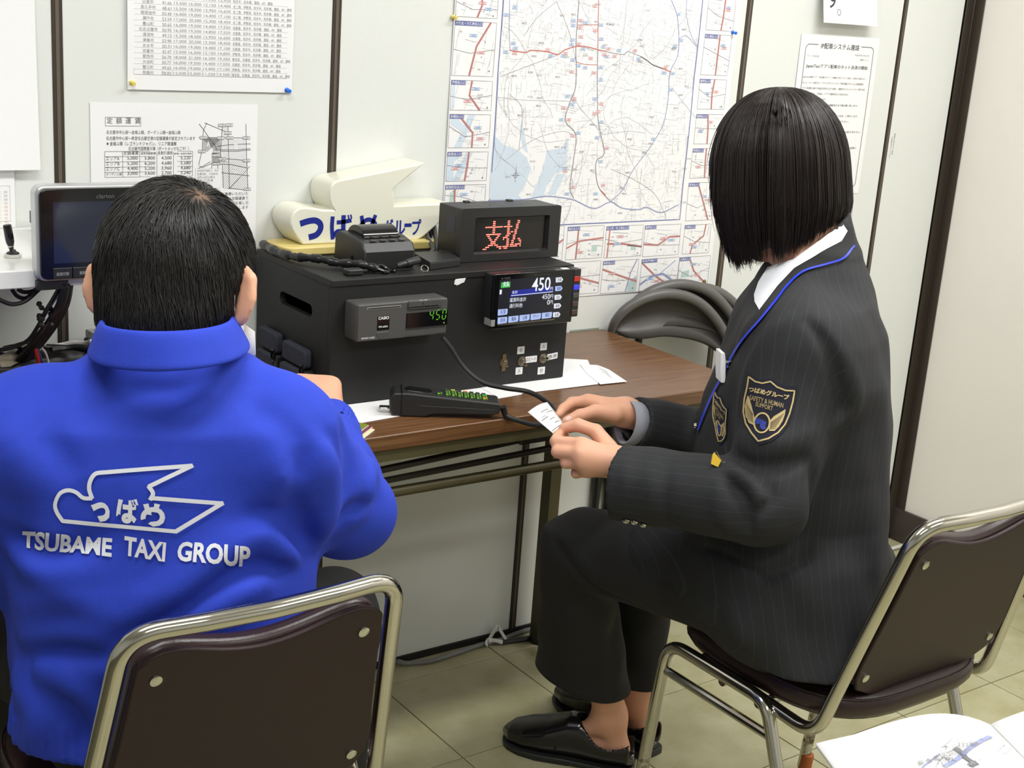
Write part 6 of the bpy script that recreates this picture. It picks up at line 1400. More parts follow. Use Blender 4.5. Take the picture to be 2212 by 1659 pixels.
    for py, l, r, d, bl in lv:
        A = J(l, py, d).astype(float); B = J(r, py, d).astype(float); cs.append((A + B) / 2); a.append(np.linalg.norm(A - B) / 2); b.append(bl)
    torso = loft(cs, RTH, FWH, a, b, UZ, 2.25, .002)
    up_L, fo_L, up_R, fo_R = cone(shL, elL, .076, .060), cone(elL, wrL + norm(wrL - elL) * .03, .061, .0575), cone(shR, elR, .072, .058), cone(elR, wrR + norm(wrR - elR) * .03, .056, .041)
    skirtL = cone(hipL + np.array([0, 0, .01]), J(1440, 1205, 2.31), .106, .084); skirtR = cone(hipR, J(1500, 1190, 2.44), .106, .086)
    shb = cone(shL, shR, .070, .068)
    dL = norm(wrL - elL).astype(F32); dR = norm(wrR - elR).astype(F32)
    foLc = lambda Q: np.maximum(fo_L(Q), (Q - wrL) @ dL); foRc = lambda Q: np.maximum(fo_R(Q), (Q - wrR) @ dR)
    neckc = hc - Fh * .03 - Uh * .05; nb = J(1752, 606, 2.14).astype(float); nd = norm(neckc - nb)
    base = union([(torso, 0), (shb, .05), (cone(nb - nd * .02, nb + nd * .09, .088, .064), .03), (up_L, .035), (up_R, .035), (foLc, .018), (foRc, .03), (skirtL, .05), (skirtR, .05)])
    fl = folds(base, [([(1700, 690), (1660, 730), (1625, 800), (1600, 880)], .006, .012), ([(1745, 700), (1790, 760), (1812, 850), (1816, 900)], -.006, .010), ([(1795, 735), (1830, 800), (1840, 880), (1800, 925)], .005, .012),
                      ([(1590, 990), (1640, 1010), (1700, 1005), (1740, 990)], -.008, .010), ([(1580, 1015), (1630, 1050), (1650, 1090)], .008, .011), ([(1575, 1040), (1610, 1090), (1618, 1140)], -.008, .009), ([(1555, 1050), (1560, 1110), (1590, 1155)], .006, .012), ([(1640, 1030), (1665, 1070), (1640, 1110)], -.006, .009), ([(1605, 950), (1680, 960), (1750, 935)], .006, .014),
                      ([(1440, 985), (1435, 1060), (1445, 1140)], -.003, .014), ([(1360, 965), (1350, 1040), (1340, 1118)], .002, .010), ([(1750, 1010), (1755, 1090), (1735, 1200), (1660, 1245)], -.006, .012), ([(1480, 1180), (1570, 1200), (1655, 1250)], -.0035, .006), ([(1655, 1180), (1650, 1250)], -.003, .006),
                      ([(1690, 1270), (1720, 1340), (1740, 1400)], -.0022, .022), ([(1560, 1290), (1590, 1350), (1610, 1395)], .005, .02)], 1.85, 2.45)
    wv2 = wavy(11, .0022, .11)
    colp = J(1826, 480, 2.075); _c2 = J(1634, 626, 2.075); coln = np.cross(norm(_c2 - colp), FWH); coln = (coln if coln @ (hc - colp) > 0 else -coln).astype(F32); hemz = J(1729, 1404, 2.13)[2]; frontcut = J(1392, 1262, 2.31)
    def fj(Q):
        d = base(Q) - 2.1 * fl(Q) - wv2(Q); d0 = d
        d = np.maximum(d, (Q - colp) @ coln)                          # neckline
        d = np.maximum(d, hemz - Q[:, 2] - .16 * np.maximum(0, (Q[:, 1] + .93)) * 0); fr = (Q - frontcut) @ norm(J(1300, 1262, 2.4) - frontcut).astype(F32)
        d = smax(d, fr, .02)
        holes = np.minimum(np.minimum(np.maximum(fo_L(Q) + .010, ((wrL - Q) @ dL) - .05), np.maximum(fo_R(Q) + .010, ((wrR - Q) @ dR) - .05)), cone(nb + nd * .01, neckc + nd * .05, .056, .058)(Q))
        return smax(d, -holes, .0025)
    V3, F3 = surface(fj, (1.18, -1.28, .36), (1.98, -.55, 1.18), .0040)
    tc = np.array(cs); 
    def ucoord(Vx):
        Q = Vx.astype(F32); ds = np.stack([torso(Q), up_L(Q) - .004, fo_L(Q) - .004, up_R(Q), fo_R(Q), skirtL(Q) + .01], 1); k = ds.argmin(1); u = np.zeros(len(Q))
        h = tc[:, 2]; o = np.argsort(h); c = np.stack([np.interp(Vx[:, 2], h[o], tc[o, i]) for i in range(3)], 1); q = Vx - c
        u0 = q @ RTH + .35 * (q @ FWH); u[:] = u0 + 5
        def around(A, B, r, ref):
            ax = norm(np.asarray(B, float) - A); e1_ = norm(np.cross(ax, ref)); e2_ = np.cross(ax, e1_); w = Vx - A; return np.arctan2(w @ e2_, w @ e1_) * r
        for i, (A, B, r) in ((1, (shL, elL, .068)), (2, (elL, wrL, .058)), (3, (shR, elR, .065)), (4, (elR, wrR, .05))):
            m_ = k == i; u[m_] = (around(np.asarray(A, float), B, r, FWD) + 5)[m_]
        return u
    jk, V3, F3 = skin_mesh('jacket', V3, F3, M['pin'], wo, {'u': ucoord})
    jb = bvh_of(V3, F3)
    # shirt front in the neck opening, laid just outside the body
    q = MB(); q.add(*fill2([(1716, 563), (1762, 530), (1802, 500), (1820, 488), (1828, 500), (1816, 522), (1768, 549), (1717, 581), (1681, 621), (1643, 672), (1633, 654), (1632, 638), (1641, 611), (1660, 580), (1686, 572)], 3)); stick(q, jb, .0030); q.build('shirt_collar', M['shirt'], wo, smooth=True)
    # jacket collar band in photo points laid on the jacket, with blue piping
    for nm, mk, poly in (('collar_band', 'trw', [(1822, 488), (1840, 494), (1843, 530), (1821, 557), (1785, 570), (1736, 586), (1702, 618), (1679, 648), (1645, 690), (1613, 726), (1588, 762), (1580, 752), (1612, 705), (1642, 670), (1680, 620), (1717, 580), (1768, 548), (1816, 521)]),):
        q = MB(); q.add(*fill2(poly, 3)); stick(q, jb, .0022); q.build(nm, M[mk], wo, smooth=True)
    q = MB(); line2(q, bez([np.array(p) for p in ((1843, 532), (1822, 558), (1785, 572), (1736, 588), (1702, 620), (1679, 650), (1645, 692), (1613, 728), (1588, 764), (1565, 810), (1541, 857), (1525, 894), (1511, 930))], 60), 4.2); stick(q, jb, .0034); q.build('piping', mat('blue_piping', srgb(32, 56, 214), .5), wo, smooth=True)
    # lapel edge buttons and sleeve buttons
    for px, py in ((1353, 1129), (1371, 1132), (1390, 1138)):
        h, nn, _, _ = jb.ray_cast(Vector(CAM), Vector(norm(ray((px, py - 6)))))
        if h: q = MB(); q.lathe([(.0054, 0), (.0060, .002), (.0045, .004), (.0030, .0032), (.0012, .0036)], np.array(h), np.array(nn), 14); q.build('sleeve_button', M['chrome'], wo, smooth=True)
    # badges
    M['badge'] = mat('navy_felt', srgb(24, 24, 40), .9, bump=.3, bscale=1500); M['gold'] = mat('gold_thread', srgb(204, 182, 128), .5, .2, bump=.6, bscale=1800); M['bblue'] = mat('blue_thread', srgb(28, 48, 140), .6)
    def badge(fn, parts):
        c = lambda p: fn(*p)
        outl = [(755, 350), (850, 425), (935, 450), (1025, 425), (1100, 480), (1200, 520), (1345, 520), (1330, 640), (1290, 820), (1240, 970), (1160, 1090), (1040, 1180), (890, 1225), (800, 1130), (720, 1000), (690, 850), (700, 650), (735, 480)]
        inn = [(770, 408), (850, 470), (930, 490), (1025, 468), (1100, 535), (1200, 575), (1305, 580), (1285, 700), (1245, 850), (1190, 985), (1110, 1085), (1000, 1150), (880, 1180), (800, 1080), (740, 970), (712, 830), (722, 680), (755, 520)]
        q = MB(); q.add(*fill2([c(p) for p in outl], 3)); stick(q, jb, .0016); q.build('badge_felt', M['badge'], wo, smooth=True)
        g = MB(); line2(g, [c(p) for p in inn + [inn[0]]], 3.4 * parts)
        for (a0, a1, cx_, cy_, n) in ((1, 0, 0, 0, 0),):
            pass
        gw = MB(); gw.add(*fill2([c(p) for p in ((1198, 798), (1190, 860), (1165, 935), (1122, 1008), (1068, 1062), (1004, 1064), (1012, 940), (1062, 884), (1130, 842))], 2)); gw.add(*fill2([c(p) for p in ((758, 636), (776, 650), (802, 740), (830, 858), (842, 905), (826, 988), (776, 966), (736, 880), (728, 760))], 2)); stick(gw, jb, .0024); gw.build('badge_wing', M['gold'], wo, recalc=False)
        gd = MB()
        for k in range(7):
            t = (k + .5) / 7; line2(gd, [c((1014 + 10 * t, 1046 - 90 * t)), c((1074 + 108 * t, 1044 - 200 * t))], 1.0 * parts); line2(gd, [c((826 - 4 * t, 968 - 110 * t)), c((752 - 6 * t, 920 - 210 * t))], .9 * parts)
        stick(gd, jb, .0027); gd.build('badge_feather_print', M['badge'], wo, recalc=False)
        line2(g, [c((925 + 92 * math.cos(t) * .95 - 6 * math.sin(t), 965 + 118 * math.sin(t))) for t in np.linspace(0, 6.283, 26)], 3.6 * parts)
        O = np.array(c((780, 592))); U = np.array(c((1250, 700))) - O; V = np.array(c((772, 520))) - O; w = np.linalg.norm(U); hh = np.linalg.norm(V); U = U / w; V = V / hh
        text(g, 'つばめグループ', (O[0], O[1], 0), np.array([U[0], U[1], 0]), np.array([V[0], V[1], 0]), hh, w, 'l', .045, .25)
        q2 = MB()
        for s, p0, p1, p2 in (('SAFETY & HUMAN', (782, 688), (1168, 788), (790, 628)), ('SUPPORT', (850, 765), (1045, 822), (858, 712))):
            O = np.array(c(p0)); U = np.array(c(p1)) - O; V = np.array(c(p2)) - O; w = np.linalg.norm(U); hh = np.linalg.norm(V); text(q2, s, (O[0], O[1], 0), np.array([*(U / w), 0]), np.array([*(V / hh), 0]), hh, w, 'l', .02)
        stick(g, jb, .0028); g.build('badge_embroidery', M['gold'], wo, smooth=False, recalc=False); stick(q2, jb, .0028); q2.build('badge_lettering', mat('dull_gold_thread', srgb(150, 132, 92), .6), wo, recalc=False)
        b2 = MB(); b2.add(*fill2([c((920 + 74 * math.cos(t), 965 + 94 * math.sin(t))) for t in np.linspace(0, 6.283, 18)[:-1]], 1)); stick(b2, jb, .0022); b2.build('badge_disc', M['badge'], wo)
        b3 = MB(); b3.add(*fill2([c(p) for p in ((842, 960), (880, 940), (862, 905), (905, 915), (930, 930), (978, 960), (960, 1000), (975, 1040), (930, 1050), (905, 1020), (900, 975), (870, 985))], 1)); stick(b3, jb, .0030); b3.build('badge_bird', M['bblue'], wo)
    badge(lambda x, y: (1480 + x / 5.5286, 740 + y / 5.5286), 1.0)
    def chest(x, y):       # the second badge, on the chest, seen at a slant
        u = (x - 1020) / 300; xx = 432 + u * 82 + (18 if y > 900 else 0); yy = 575 + (y - 350) * .76 + u * 55; return 1480 + xx / 5.5286, 740 + yy / 5.5286
    badge(chest, .7)
    return wo, hc, Fh, Uh, Lh, jb, bb, c5, body
woman, w_hc, w_F, w_U, w_L, w_jb, w_bb, c5, w_body = build_woman()
print('woman', time.time() - T0)

def loafer(label, heel, toe, par):
    heel = np.asarray(heel, float); toe = np.asarray(toe, float); L = np.linalg.norm((toe - heel)[:2]); fx = norm((toe - heel) * np.array([1, 1, 0])); fy = np.cross(UZ, fx)
    S = [(0, .010, .056, .018), (.03, .028, .064, .020), (.22, .033, .062, .016), (.40, .036, .088, .012), (.50, .038, .086, .010), (.65, .044, .068, .010), (.82, .044, .052, .010), (.94, .032, .040, .012), (1.0, .010, .026, .016)]
    cs = [heel + fx * (s * L) + UZ * ((h + z0) / 2 + .004) for s, w, h, z0 in S]
    up = loft(cs, UZ, fy, [(h - z0 * .3) / 2 for s, w, h, z0 in S], [w for s, w, h, z0 in S], fx, 2.6, .004)
    hole = ell(heel + fx * (.215 * L) + UZ * .088, (fx, fy, UZ), (.058, .030, .046)); inner = loft([c + UZ * .004 for c in cs[:5]], UZ, fy, [.018] * 5, [.012, .022, .026, .026, .02], fx, 2.2, .004)
    def f(Q):
        d = np.maximum(up(Q), (FZ + .014) - Q[:, 2]); return smax(d, -smin(hole(Q), inner(Q), .02), .004)
    lo = np.minimum(heel, toe) - .07; hi = np.maximum(heel, toe) + .07; lo[2] = FZ - .005; hi[2] = .10
    V, Fq = surface(f, lo, hi, .0024); o, V, Fq = skin_mesh('shoe', V, Fq, M['shoe'], par); tag(o, label)
    q = MB(); out = [(s * L, w + .003) for s, w, h, z in S] + [(s * L, -w - .003) for s, w, h, z in S[::-1]]; out = [tuple(p[:2]) for p in bez([np.array([a, b, 0]) for a, b in out + [out[0]]], 60)][:-1]
    q.prism(out, .008, .0145, ((heel[0], heel[1], FZ), fx, fy, UZ)); hp = [p for p in out if p[0] < .28 * L]; q.prism([(min(a, .27 * L), b) for a, b in out if a <= .30 * L], 0, .0085, ((heel[0], heel[1], FZ), fx, fy, UZ)); q.prism([(.45 * L, .036), (.7 * L, .046), (.85 * L, .042), (.85 * L, -.042), (.7 * L, -.046), (.45 * L, -.036)], .0005, .0085, ((heel[0], heel[1], FZ), fx, fy, UZ))
    q.build('sole', M['blackp'], o, bevel=.001)
    st = MB(); c = heel + fx * .56 * L
    st.tube([c + fy * a + UZ * (.006 + .066 * math.sqrt(max(0, 1 - (a / .043) ** 2)) + .002) for a in np.linspace(-.040, .040, 15)], .0045, 8, flat=.5); st.build('strap', M['shoe'], o, smooth=True)
    q = MB(); e = c - fy * .030 * (1 if fy @ FWH > 0 else -1); q.tube([e + UZ * .062 + fx * .012 * math.cos(t) + UZ * .004 * math.sin(t) for t in np.linspace(0, 6.28, 13)[:-1]], .0012, 6, closed=True); q.build('buckle', M['gloss'], o, smooth=True)
    return o
sL = loafer('nearer black loafer, its toe to the left', (1.618, -.594, FZ), (1.466, -.378, FZ), woman); sR = loafer('farther black loafer behind the chair leg', (1.690, -.572, FZ), (1.668, -.292, FZ), woman)

# shirt cuff of the far sleeve, name plate, yellow tag, jacket button
a = J(1355, 913, 2.215).astype(float); b = J(1372, 915, 2.222).astype(float); d = norm(a - b); q = MB(); e1 = norm(np.cross(d, UZ)); e2 = np.cross(d, e1)
for r_ in (1,):
    n = 24; vs = []
    for l in (-.026, .004): vs += [a + d * l + (e1 * math.cos(t) * .0335 + e2 * math.sin(t) * .0365) for t in np.linspace(0, 6.283, n + 1)[:-1]]
    q.add(vs, [(j, (j + 1) % n, n + (j + 1) % n, n + j) for j in range(n)])
o = q.build('shirt_cuff', mat('pale_grey_cuff', srgb(150, 152, 162), .7), woman, smooth=True); so = o.modifiers.new('t', 'SOLIDIFY'); so.thickness = .003
def hit(bv, px, py, d0=2.1):
    h, n, _, _ = bv.ray_cast(Vector(CAM), Vector(norm(ray((px, py))))); return (np.array(h), np.array(n)) if h is not None else (atd(px, py, d0), np.array([-1., 0, 0]))
h, n = hit(w_jb, 1572, 795); dpl = depth_of(h) - .006
np_ = thing('name_plate', 'white name plate clipped to the chest of the pinstripe jacket, seen edge on', 'badge', h)
q = MB(); pts = [(1558, 763), (1566, 763), (1568, 780), (1567.5, 815), (1566, 827), (1557.5, 827), (1556.5, 800)]; P = [atd(x, y, dpl) for x, y in pts]; off = norm(FWH + RTH * -.15) * .03
q.add(P + [p + off for p in P], [tuple(range(7)), tuple(range(13, 6, -1))] + [(i, (i + 1) % 7, 7 + (i + 1) % 7, 7 + i) for i in range(7)]); q.build('plate', M['white'], np_, bevel=.0006)
q = MB(); q.tube([atd(1567, 784, dpl), atd(1573, 783, dpl), atd(1577, 786, dpl + .004)], .0028, 10); q.build('clip_pin', M['chrome'], np_, smooth=True)
q = MB(); q.tube([atd(1577, 780, dpl + .002), atd(1580, 788, dpl + .003), atd(1577, 797, dpl + .002)], .0055, 8); q.build('clip', M['gloss'], np_, smooth=True)
h, n = hit(w_jb, 1549, 992); dpl = depth_of(h) - .016
yt = thing('yellow_tag', 'small yellow tag on a wire hook at the front of the pinstripe jacket', 'tag', h)
q = MB(); P = [atd(x, y, dpl) for x, y in ((1543, 978), (1558, 995), (1551, 1009), (1536, 1002), (1539, 984))]; q.add(P + [p + FWH * .003 for p in P], [tuple(range(5)), tuple(range(9, 4, -1))] + [(i, (i + 1) % 5, 5 + (i + 1) % 5, 5 + i) for i in range(5)]); q.build('tag', mat('yellow_plastic', srgb(226, 186, 52), .4), yt)
q = MB(); q.tube([atd(x, y, dpl + .001) for x, y in ((1545, 979), (1548, 975), (1556, 990), (1562, 999), (1566, 998))], .0008, 6); q.build('hook', M['chrome'], yt, smooth=True)
h, n = hit(w_jb, 1507, 920); dpl = depth_of(h) - .003; q = MB(); q.lathe([(.0028, 0), (.005, .004), (.0035, .0075), (.001, .008)], atd(1508, 921, dpl), norm(-RTH * 1.0 + UZ * .1), 12); q.build('front_button', M['chrome'], woman, smooth=True)

# receipt held in both hands
rc = thing('receipt', 'small white printed receipt held between the fingers of the woman', 'receipt', c5(560, 580, 2.16))
q = MB(); C4 = [c5(265, 465, 2.165), c5(545, 322, 2.195), c5(860, 720, 2.178), c5(690, 822, 2.130)]; C4 = [np.asarray(c, float) for c in C4]; nr = norm(np.cross(C4[1] - C4[0], C4[3] - C4[0])); nr = nr if nr @ FWD < 0 else -nr
def rp_(u, v, l=0): return (C4[0] * (1 - u) + C4[1] * u) * (1 - v) + (C4[3] * (1 - u) + C4[2] * u) * v + nr * (.004 * math.sin(math.pi * u) + l)
nU, nV = 8, 10; vs = [rp_(i / nU, j / nV) for i in range(nU + 1) for j in range(nV + 1)]; q.add(vs, [(i * (nV + 1) + j, (i + 1) * (nV + 1) + j, (i + 1) * (nV + 1) + j + 1, i * (nV + 1) + j + 1) for i in range(nU) for j in range(nV)])
o = q.build('slip', M['paper'], rc, smooth=True); so = o.modifiers.new('t', 'SOLIDIFY'); so.thickness = .0003; so.offset = -1
q = MB()
for v, u0, u1, w in ((.22, .35, .75, .0010), (.30, .55, .95, .0008), (.42, .1, .45, .0012), (.52, .4, .7, .0009), (.66, .5, .8, .0010), (.80, .05, .75, .0012), (.36, .2, .4, .0007)):
    P = [rp_(u0 + (u1 - u0) * k / 6, v, .0006) for k in range(7)]; dn = norm(C4[3] - C4[0]); vs = [p + dn * w / 2 for p in P] + [p - dn * w / 2 for p in P]; q.add(vs, [(i, i + 1, 8 + i, 7 + i) for i in range(6)])
q.build('print', M['inkgrey'], rc, recalc=False)

# hair of the woman: dark cap and thousands of strands falling from the crown into a bob
def bob():
    hc, Fh, Uh, Lh = w_hc, w_F, w_U, w_L; Uv = norm(UZ * .75 + Uh * .45); Fv = norm(Fh - Uv * (Fh @ Uv)); Lv = np.cross(Uv, Fv)
    cen = hc + Uv * .016 - Fv * .012 - RIGHT * .016; rng = np.random.default_rng(5)
    RF, RL, RU = .107, .100, .124
    def zend(ph):      # 0 = front, pi = nape
        a = abs(ph); return np.interp(a, [0, .5, .75, 1.0, 1.5, 2.2, 2.7, 3.15], [.035, -.02, -.140, -.142, -.132, -.112, -.084, -.074])
    def pathof(ph, lay, S=16, jit=0.0, t0=.02):
        ze = zend(ph) + jit; th = np.linspace(t0, 1, S)
        ct, st = math.cos(ph), math.sin(ph); arc = math.pi / 2 * RU; tot = arc + max(.0, -ze); s = th * (tot if ze < 0 else arc * (1 - ze / RU))
        ang = np.minimum(s / arc, 1) * math.pi / 2; fall = np.maximum(0, s - arc); r = np.sin(ang) ** .88; z = np.cos(ang) * RU - fall
        curl = 1 - 4.2 * np.maximum(0, fall - .055) ** 1.35 * (1.0 + .9 * (abs(ph) > 2.0)); bulge = 1 + .02 * np.sin(np.minimum(1, fall / .10) * math.pi)
        rr = r * curl * bulge * lay
        return cen + Fv * (rr * ct * RF)[:, None] + Lv * (rr * st * RL)[:, None] + Uv * (z * (.5 + .5 * lay))[:, None]
    # cap
    n, S = 72, 18; q = MB(); rows = []
    for i in range(n):
        ph = -math.pi + 2 * math.pi * i / n; rows.append(pathof(ph, .925, S, .006))
    vs = [p for r in rows for p in r]; q.add(vs, [(i * S + j, ((i + 1) % n) * S + j, ((i + 1) % n) * S + j + 1, i * S + j + 1) for i in range(n) for j in range(S - 1)]); q.poly([rows[i][0] for i in range(n)])
    hp = thing; cap = q.build('hair', M['hairw'], woman, smooth=True, angle=80); so = cap.modifiers.new('t', 'SOLIDIFY'); so.thickness = .006; so.offset = -1
    N = 7500; paths = np.zeros((N, 16, 3)); rad = np.zeros(N)
    cl = rng.uniform(-math.pi, math.pi, 420)
    for i in range(N):
        c = cl[rng.integers(0, 420)]; ph = c + rng.normal(0, .022); lay = rng.uniform(.955, 1.005) + .012 * math.sin(c * 37); p = pathof(((ph + math.pi) % (2 * math.pi)) - math.pi, lay, 16, rng.normal(0, .006) + .004 * math.sin(c * 23), rng.uniform(.0, .03))
        w = np.linspace(0, 1, 16)[:, None] ** 2; p = p + w * rng.normal(0, .0022, 3) + (np.sin(np.linspace(0, 4, 16) + c * 9) * np.minimum(1, np.linspace(0, 3, 16)))[:, None] * .0012 * Lv
        paths[i] = p; rad[i] = rng.uniform(.00055, .00105)
    o = hairs('hair_strands', paths, rad, M['hairw'], cap); o['kind'] = 'stuff'
    return cap
bob(); print('bob', time.time() - T0)
# ------------------------------------------------------------------ the man on the left chair
def build_man():
    mo = thing('person', 'person in royal blue work jacket and white mask, seen from behind on the left chair', 'person', (.62, -.80, FZ))
    hc = J(386, 618, 1.665).astype(float); Fh = norm(FWH * .93 + RTH * .16 - UZ * .34); Lh = norm(np.cross(UZ, Fh)); Lh = norm(Lh + UZ * -.05); Uh = np.cross(Fh, Lh)
    shR, elR, wrR = J(606, 962, 1.665), J(752, 1104, 1.84), J(712, 908, 2.08)
    shL, elL, wrL = J(30, 950, 1.60), J(-95, 1190, 1.70), J(-40, 1010, 1.95)
    hipR, hipL = np.array([.70, -.785, .50]), np.array([.56, -.785, .50]); kneeR, kneeL = np.array([.925, -.625, .478]), np.array([.50, -.42, .478]); ankR, ankL = np.array([.945, -.60, .09]), np.array([.50, -.40, .09])
    nb = J(362, 805, 1.650).astype(float); neckc = hc - Fh * .035 - Uh * .06
    hd = J(686, 852, 2.17).astype(float)
    P = [(head_field(hc, Fh, Uh, Lh, 1.04, .86), 0), (cone(neckc, nb, .056, .062), .03), (cone(nb, J(352, 870, 1.66), .058, .066), .03), (cone(J(352, 900, 1.67), J(330, 1450, 1.78), .066, .085, FWH, .8), .05), (cone(shL, shR, .05, .05), .05),
         (cone(shR, elR, .045, .038), .04), (cone(elR, wrR, .038, .027), .02), (cone(shL, elL, .045, .038), .04), (cone(elL, wrL, .038, .027), .02), (cone(hipL, hipR, .10, .10), .06), (cone(J(330, 1450, 1.78), (hipL + hipR) / 2, .085, .10), .06),
         (cone(hipR, kneeR, .07, .052), .04), (cone(kneeR, ankR, .048, .032), .03), (cone(hipL, kneeL, .07, .052), .04), (cone(kneeL, ankL, .048, .032), .03)]
    for an in (ankR, ankL): P += [(cone(an, an + np.array([.02, .16, -.06]), .034, .020), .02), (cone(an, an + np.array([0, -.03, -.055]), .032, .028), .02)]
    # loosely closed right hand resting above the table, left hand flat on it
    def fist(wr, c, fwd, side, up, r=.0096):
        fwd, side, up = norm(fwd), norm(side), norm(up); pr = []
        for i, s in enumerate((.030, .010, -.010, -.029)):
            m_ = c + side * s + up * .014 + fwd * .012; p_ = m_ + fwd * .030 - up * (.010 + .002 * i); d_ = p_ - up * .024 - fwd * .008; t_ = d_ - fwd * .020 + up * .002; pr.append((cone(wr + (m_ - wr) * .15, m_, .020, .0145), .016)); k = r * (1, 1.04, .98, .88)[i]; finger(pr, [m_, p_, d_, t_], [k * 1.2, k * 1.08, k, k * .85])
        a = wr + (c - wr) * .35 + side * .018; finger(pr, [a, c + side * .040 - up * .006, c + side * .034 + fwd * .030 - up * .014, c + side * .016 + fwd * .046 - up * .016], [.016, .0125, .0108, .0088], .008); return union(pr)
    P += [(fist(wrR.astype(float), hd, hd - wrR + np.array([-.02, .05, 0]), -RTH, UZ + FWH * -.2), .012), (fist(wrL.astype(float), J(-20, 960, 2.02).astype(float), FWH, RTH, UZ), .012)]
    V, Fq = surface(union(P), (.20, -1.10, -.02), (1.12, -.20, 1.26), .0034); skin_mesh('body', V, Fq, M['skin'], mo)[0]; eyes(hc, Fh, Uh, Lh, 1.04, mo); bb = bvh_of(V, Fq)
    # trousers and shoes
    T = [(cone(hipR, kneeR, .098, .074), 0), (cone(hipL, kneeL, .098, .074), .03), (cone(hipL, hipR, .100, .100), .05), (cone(kneeR, ankR, .072, .062), .03), (cone(kneeL, ankL, .072, .062), .03), (cone(J(350, 1480, 1.80), (hipL + hipR) / 2, .09, .10), .06)]
    ft = union(T); wv = wavy(8, .0025, .12)
    V2, F2 = surface(lambda Q: np.maximum(ft(Q) - wv(Q), .055 - Q[:, 2]), (.22, -1.1, .03), (1.10, -.25, .70), .0055); skin_mesh('trousers', V2, F2, M['trw'], mo)
    for an, lab in ((ankR, 'right black shoe'), (ankL, 'left black shoe')):
        h = np.array([an[0], an[1] - .055, FZ]); loafer(lab, h, h + np.array([.02, .25, 0]), mo)
    # jacket
    lv = [(800, 240, 500, 1.64, .070), (840, 140, 575, 1.64, .095), (890, 60, 640, 1.64, .115), (970, 10, 670, 1.65, .125), (1080, 8, 668, 1.66, .128), (1200, 25, 655, 1.67, .128), (1320, 38, 655, 1.695, .130), (1440, 40, 660, 1.715, .132), (1540, 45, 645, 1.725, .132), (1610, 70, 620, 1.73, .124), (1670, 85, 600, 1.735, .118), (1760, 85, 590, 1.74, .114)]
    LATM = norm(RTH + .32 * FWH); FWM = norm(np.cross(UZ, LATM))
    cs, a, b = [], [], []
    for py, l, r, d, bl in lv:
        A = J(l, py, d).astype(float); B = J(r, py, d).astype(float); cs.append((A + B) / 2 + FWH * .02); a.append(np.linalg.norm(A - B) / 2); b.append(bl)
    torso = loft(cs, LATM, FWM, [x * 1.04 for x in a], b, UZ, 2.3, .002)
    up_R, fo_R, up_L, fo_L = cone(shR, elR, .070, .062), cone(elR, wrR + norm(wrR - elR) * .02, .062, .038), cone(shL, elL, .078, .070), cone(elL, wrL, .070, .05)
    yoke = cone(J(140, 905, 1.62), J(580, 912, 1.66), .062, .062)
    coll = cone(nb - UZ * .02, nb + norm(neckc - nb) * .075, .092, .074)
    foRc = lambda Q: np.maximum(fo_R(Q), (Q - wrR) @ norm(wrR - elR).astype(F32))
    base = union([(torso, 0), (yoke, .05), (cone(J(310, 838, 1.64), J(425, 840, 1.645), .052, .052), .06), (up_R, .045), (up_L, .045), (foRc, .02), (fo_L, .02)])
    fl = folds(base, [([(640, 1205), (560, 1150), (470, 1200), (330, 1300), (200, 1352)], .009, .020), ([(655, 1170), (590, 1118), (520, 1130)], -.008, .014), ([(640, 1230), (520, 1235), (380, 1330), (240, 1400)], -.007, .016), ([(560, 1260), (440, 1320), (300, 1410), (160, 1440)], .008, .020), ([(30, 1150), (110, 1195), (220, 1165)], -.006, .014), ([(20, 1190), (90, 1240), (190, 1235)], .006, .016), ([(60, 1310), (140, 1290), (250, 1330)], .005, .018),
                      ([(655, 960), (640, 1050), (650, 1130), (668, 1180)], -.012, .018), ([(700, 950), (715, 1030), (705, 1110), (690, 1160)], .009, .018), ([(738, 925), (760, 1000), (742, 1080)], -.008, .013), ([(690, 920), (722, 960), (745, 1010)], -.006, .012), ([(775, 950), (798, 1020), (790, 1090), (750, 1140)], .007, .016), ([(600, 1010), (640, 1060), (660, 1120)], .006, .016), ([(720, 1130), (760, 1100), (810, 1085)], -.006, .012), ([(540, 870), (600, 910), (640, 960)], -.004, .016),
                      ([(90, 930), (130, 980), (160, 1040)], -.005, .020), ([(30, 960), (60, 1010), (70, 1080)], .005, .018), ([(250, 860), (330, 850), (430, 865)], -.003, .012), ([(70, 1430), (150, 1475), (210, 1540), (230, 1600)], .008, .020), ([(140, 1500), (180, 1570), (170, 1620)], -.008, .014), ([(45, 1470), (80, 1540), (70, 1610)], .007, .018), ([(166, 1430), (164, 1510)], -.004, .006), ([(72, 1428), (78, 1500)], -.003, .006), ([(40, 1415), (150, 1402), (250, 1420)], -.007, .016), ([(60, 1380), (170, 1370), (260, 1385)], .006, .018)], 1.35, 2.2)
    wv2 = wavy(21, .0026, .12); pleat = lambda Q: .0022 * np.sin((Q @ RTH.astype(F32)) * 520) * np.clip((.56 - Q[:, 2]) / .02, 0, 1)
    hz = J(200, 1655, 1.62)[2]; dR = norm(wrR - elR).astype(F32)
    def fj(Q):
        d = base(Q) - 1.8 * fl(Q) - wv2(Q) - pleat(Q); d = np.maximum(d, hz - Q[:, 2])
        holes = np.minimum(fo_R(Q) + .006 + np.maximum(0, ((wrR - Q) @ dR) - .05), cone(nb + norm(neckc - nb) * .045, neckc + norm(neckc - nb) * .05, .060, .062)(Q)); return smax(d, -holes, .003)
    V3, F3 = surface(fj, (.15, -1.20, .44), (1.10, -.35, 1.08), .0042); jk, V3, F3 = skin_mesh('jacket', V3, F3, M['bluej'], mo); jb = bvh_of(V3, F3)
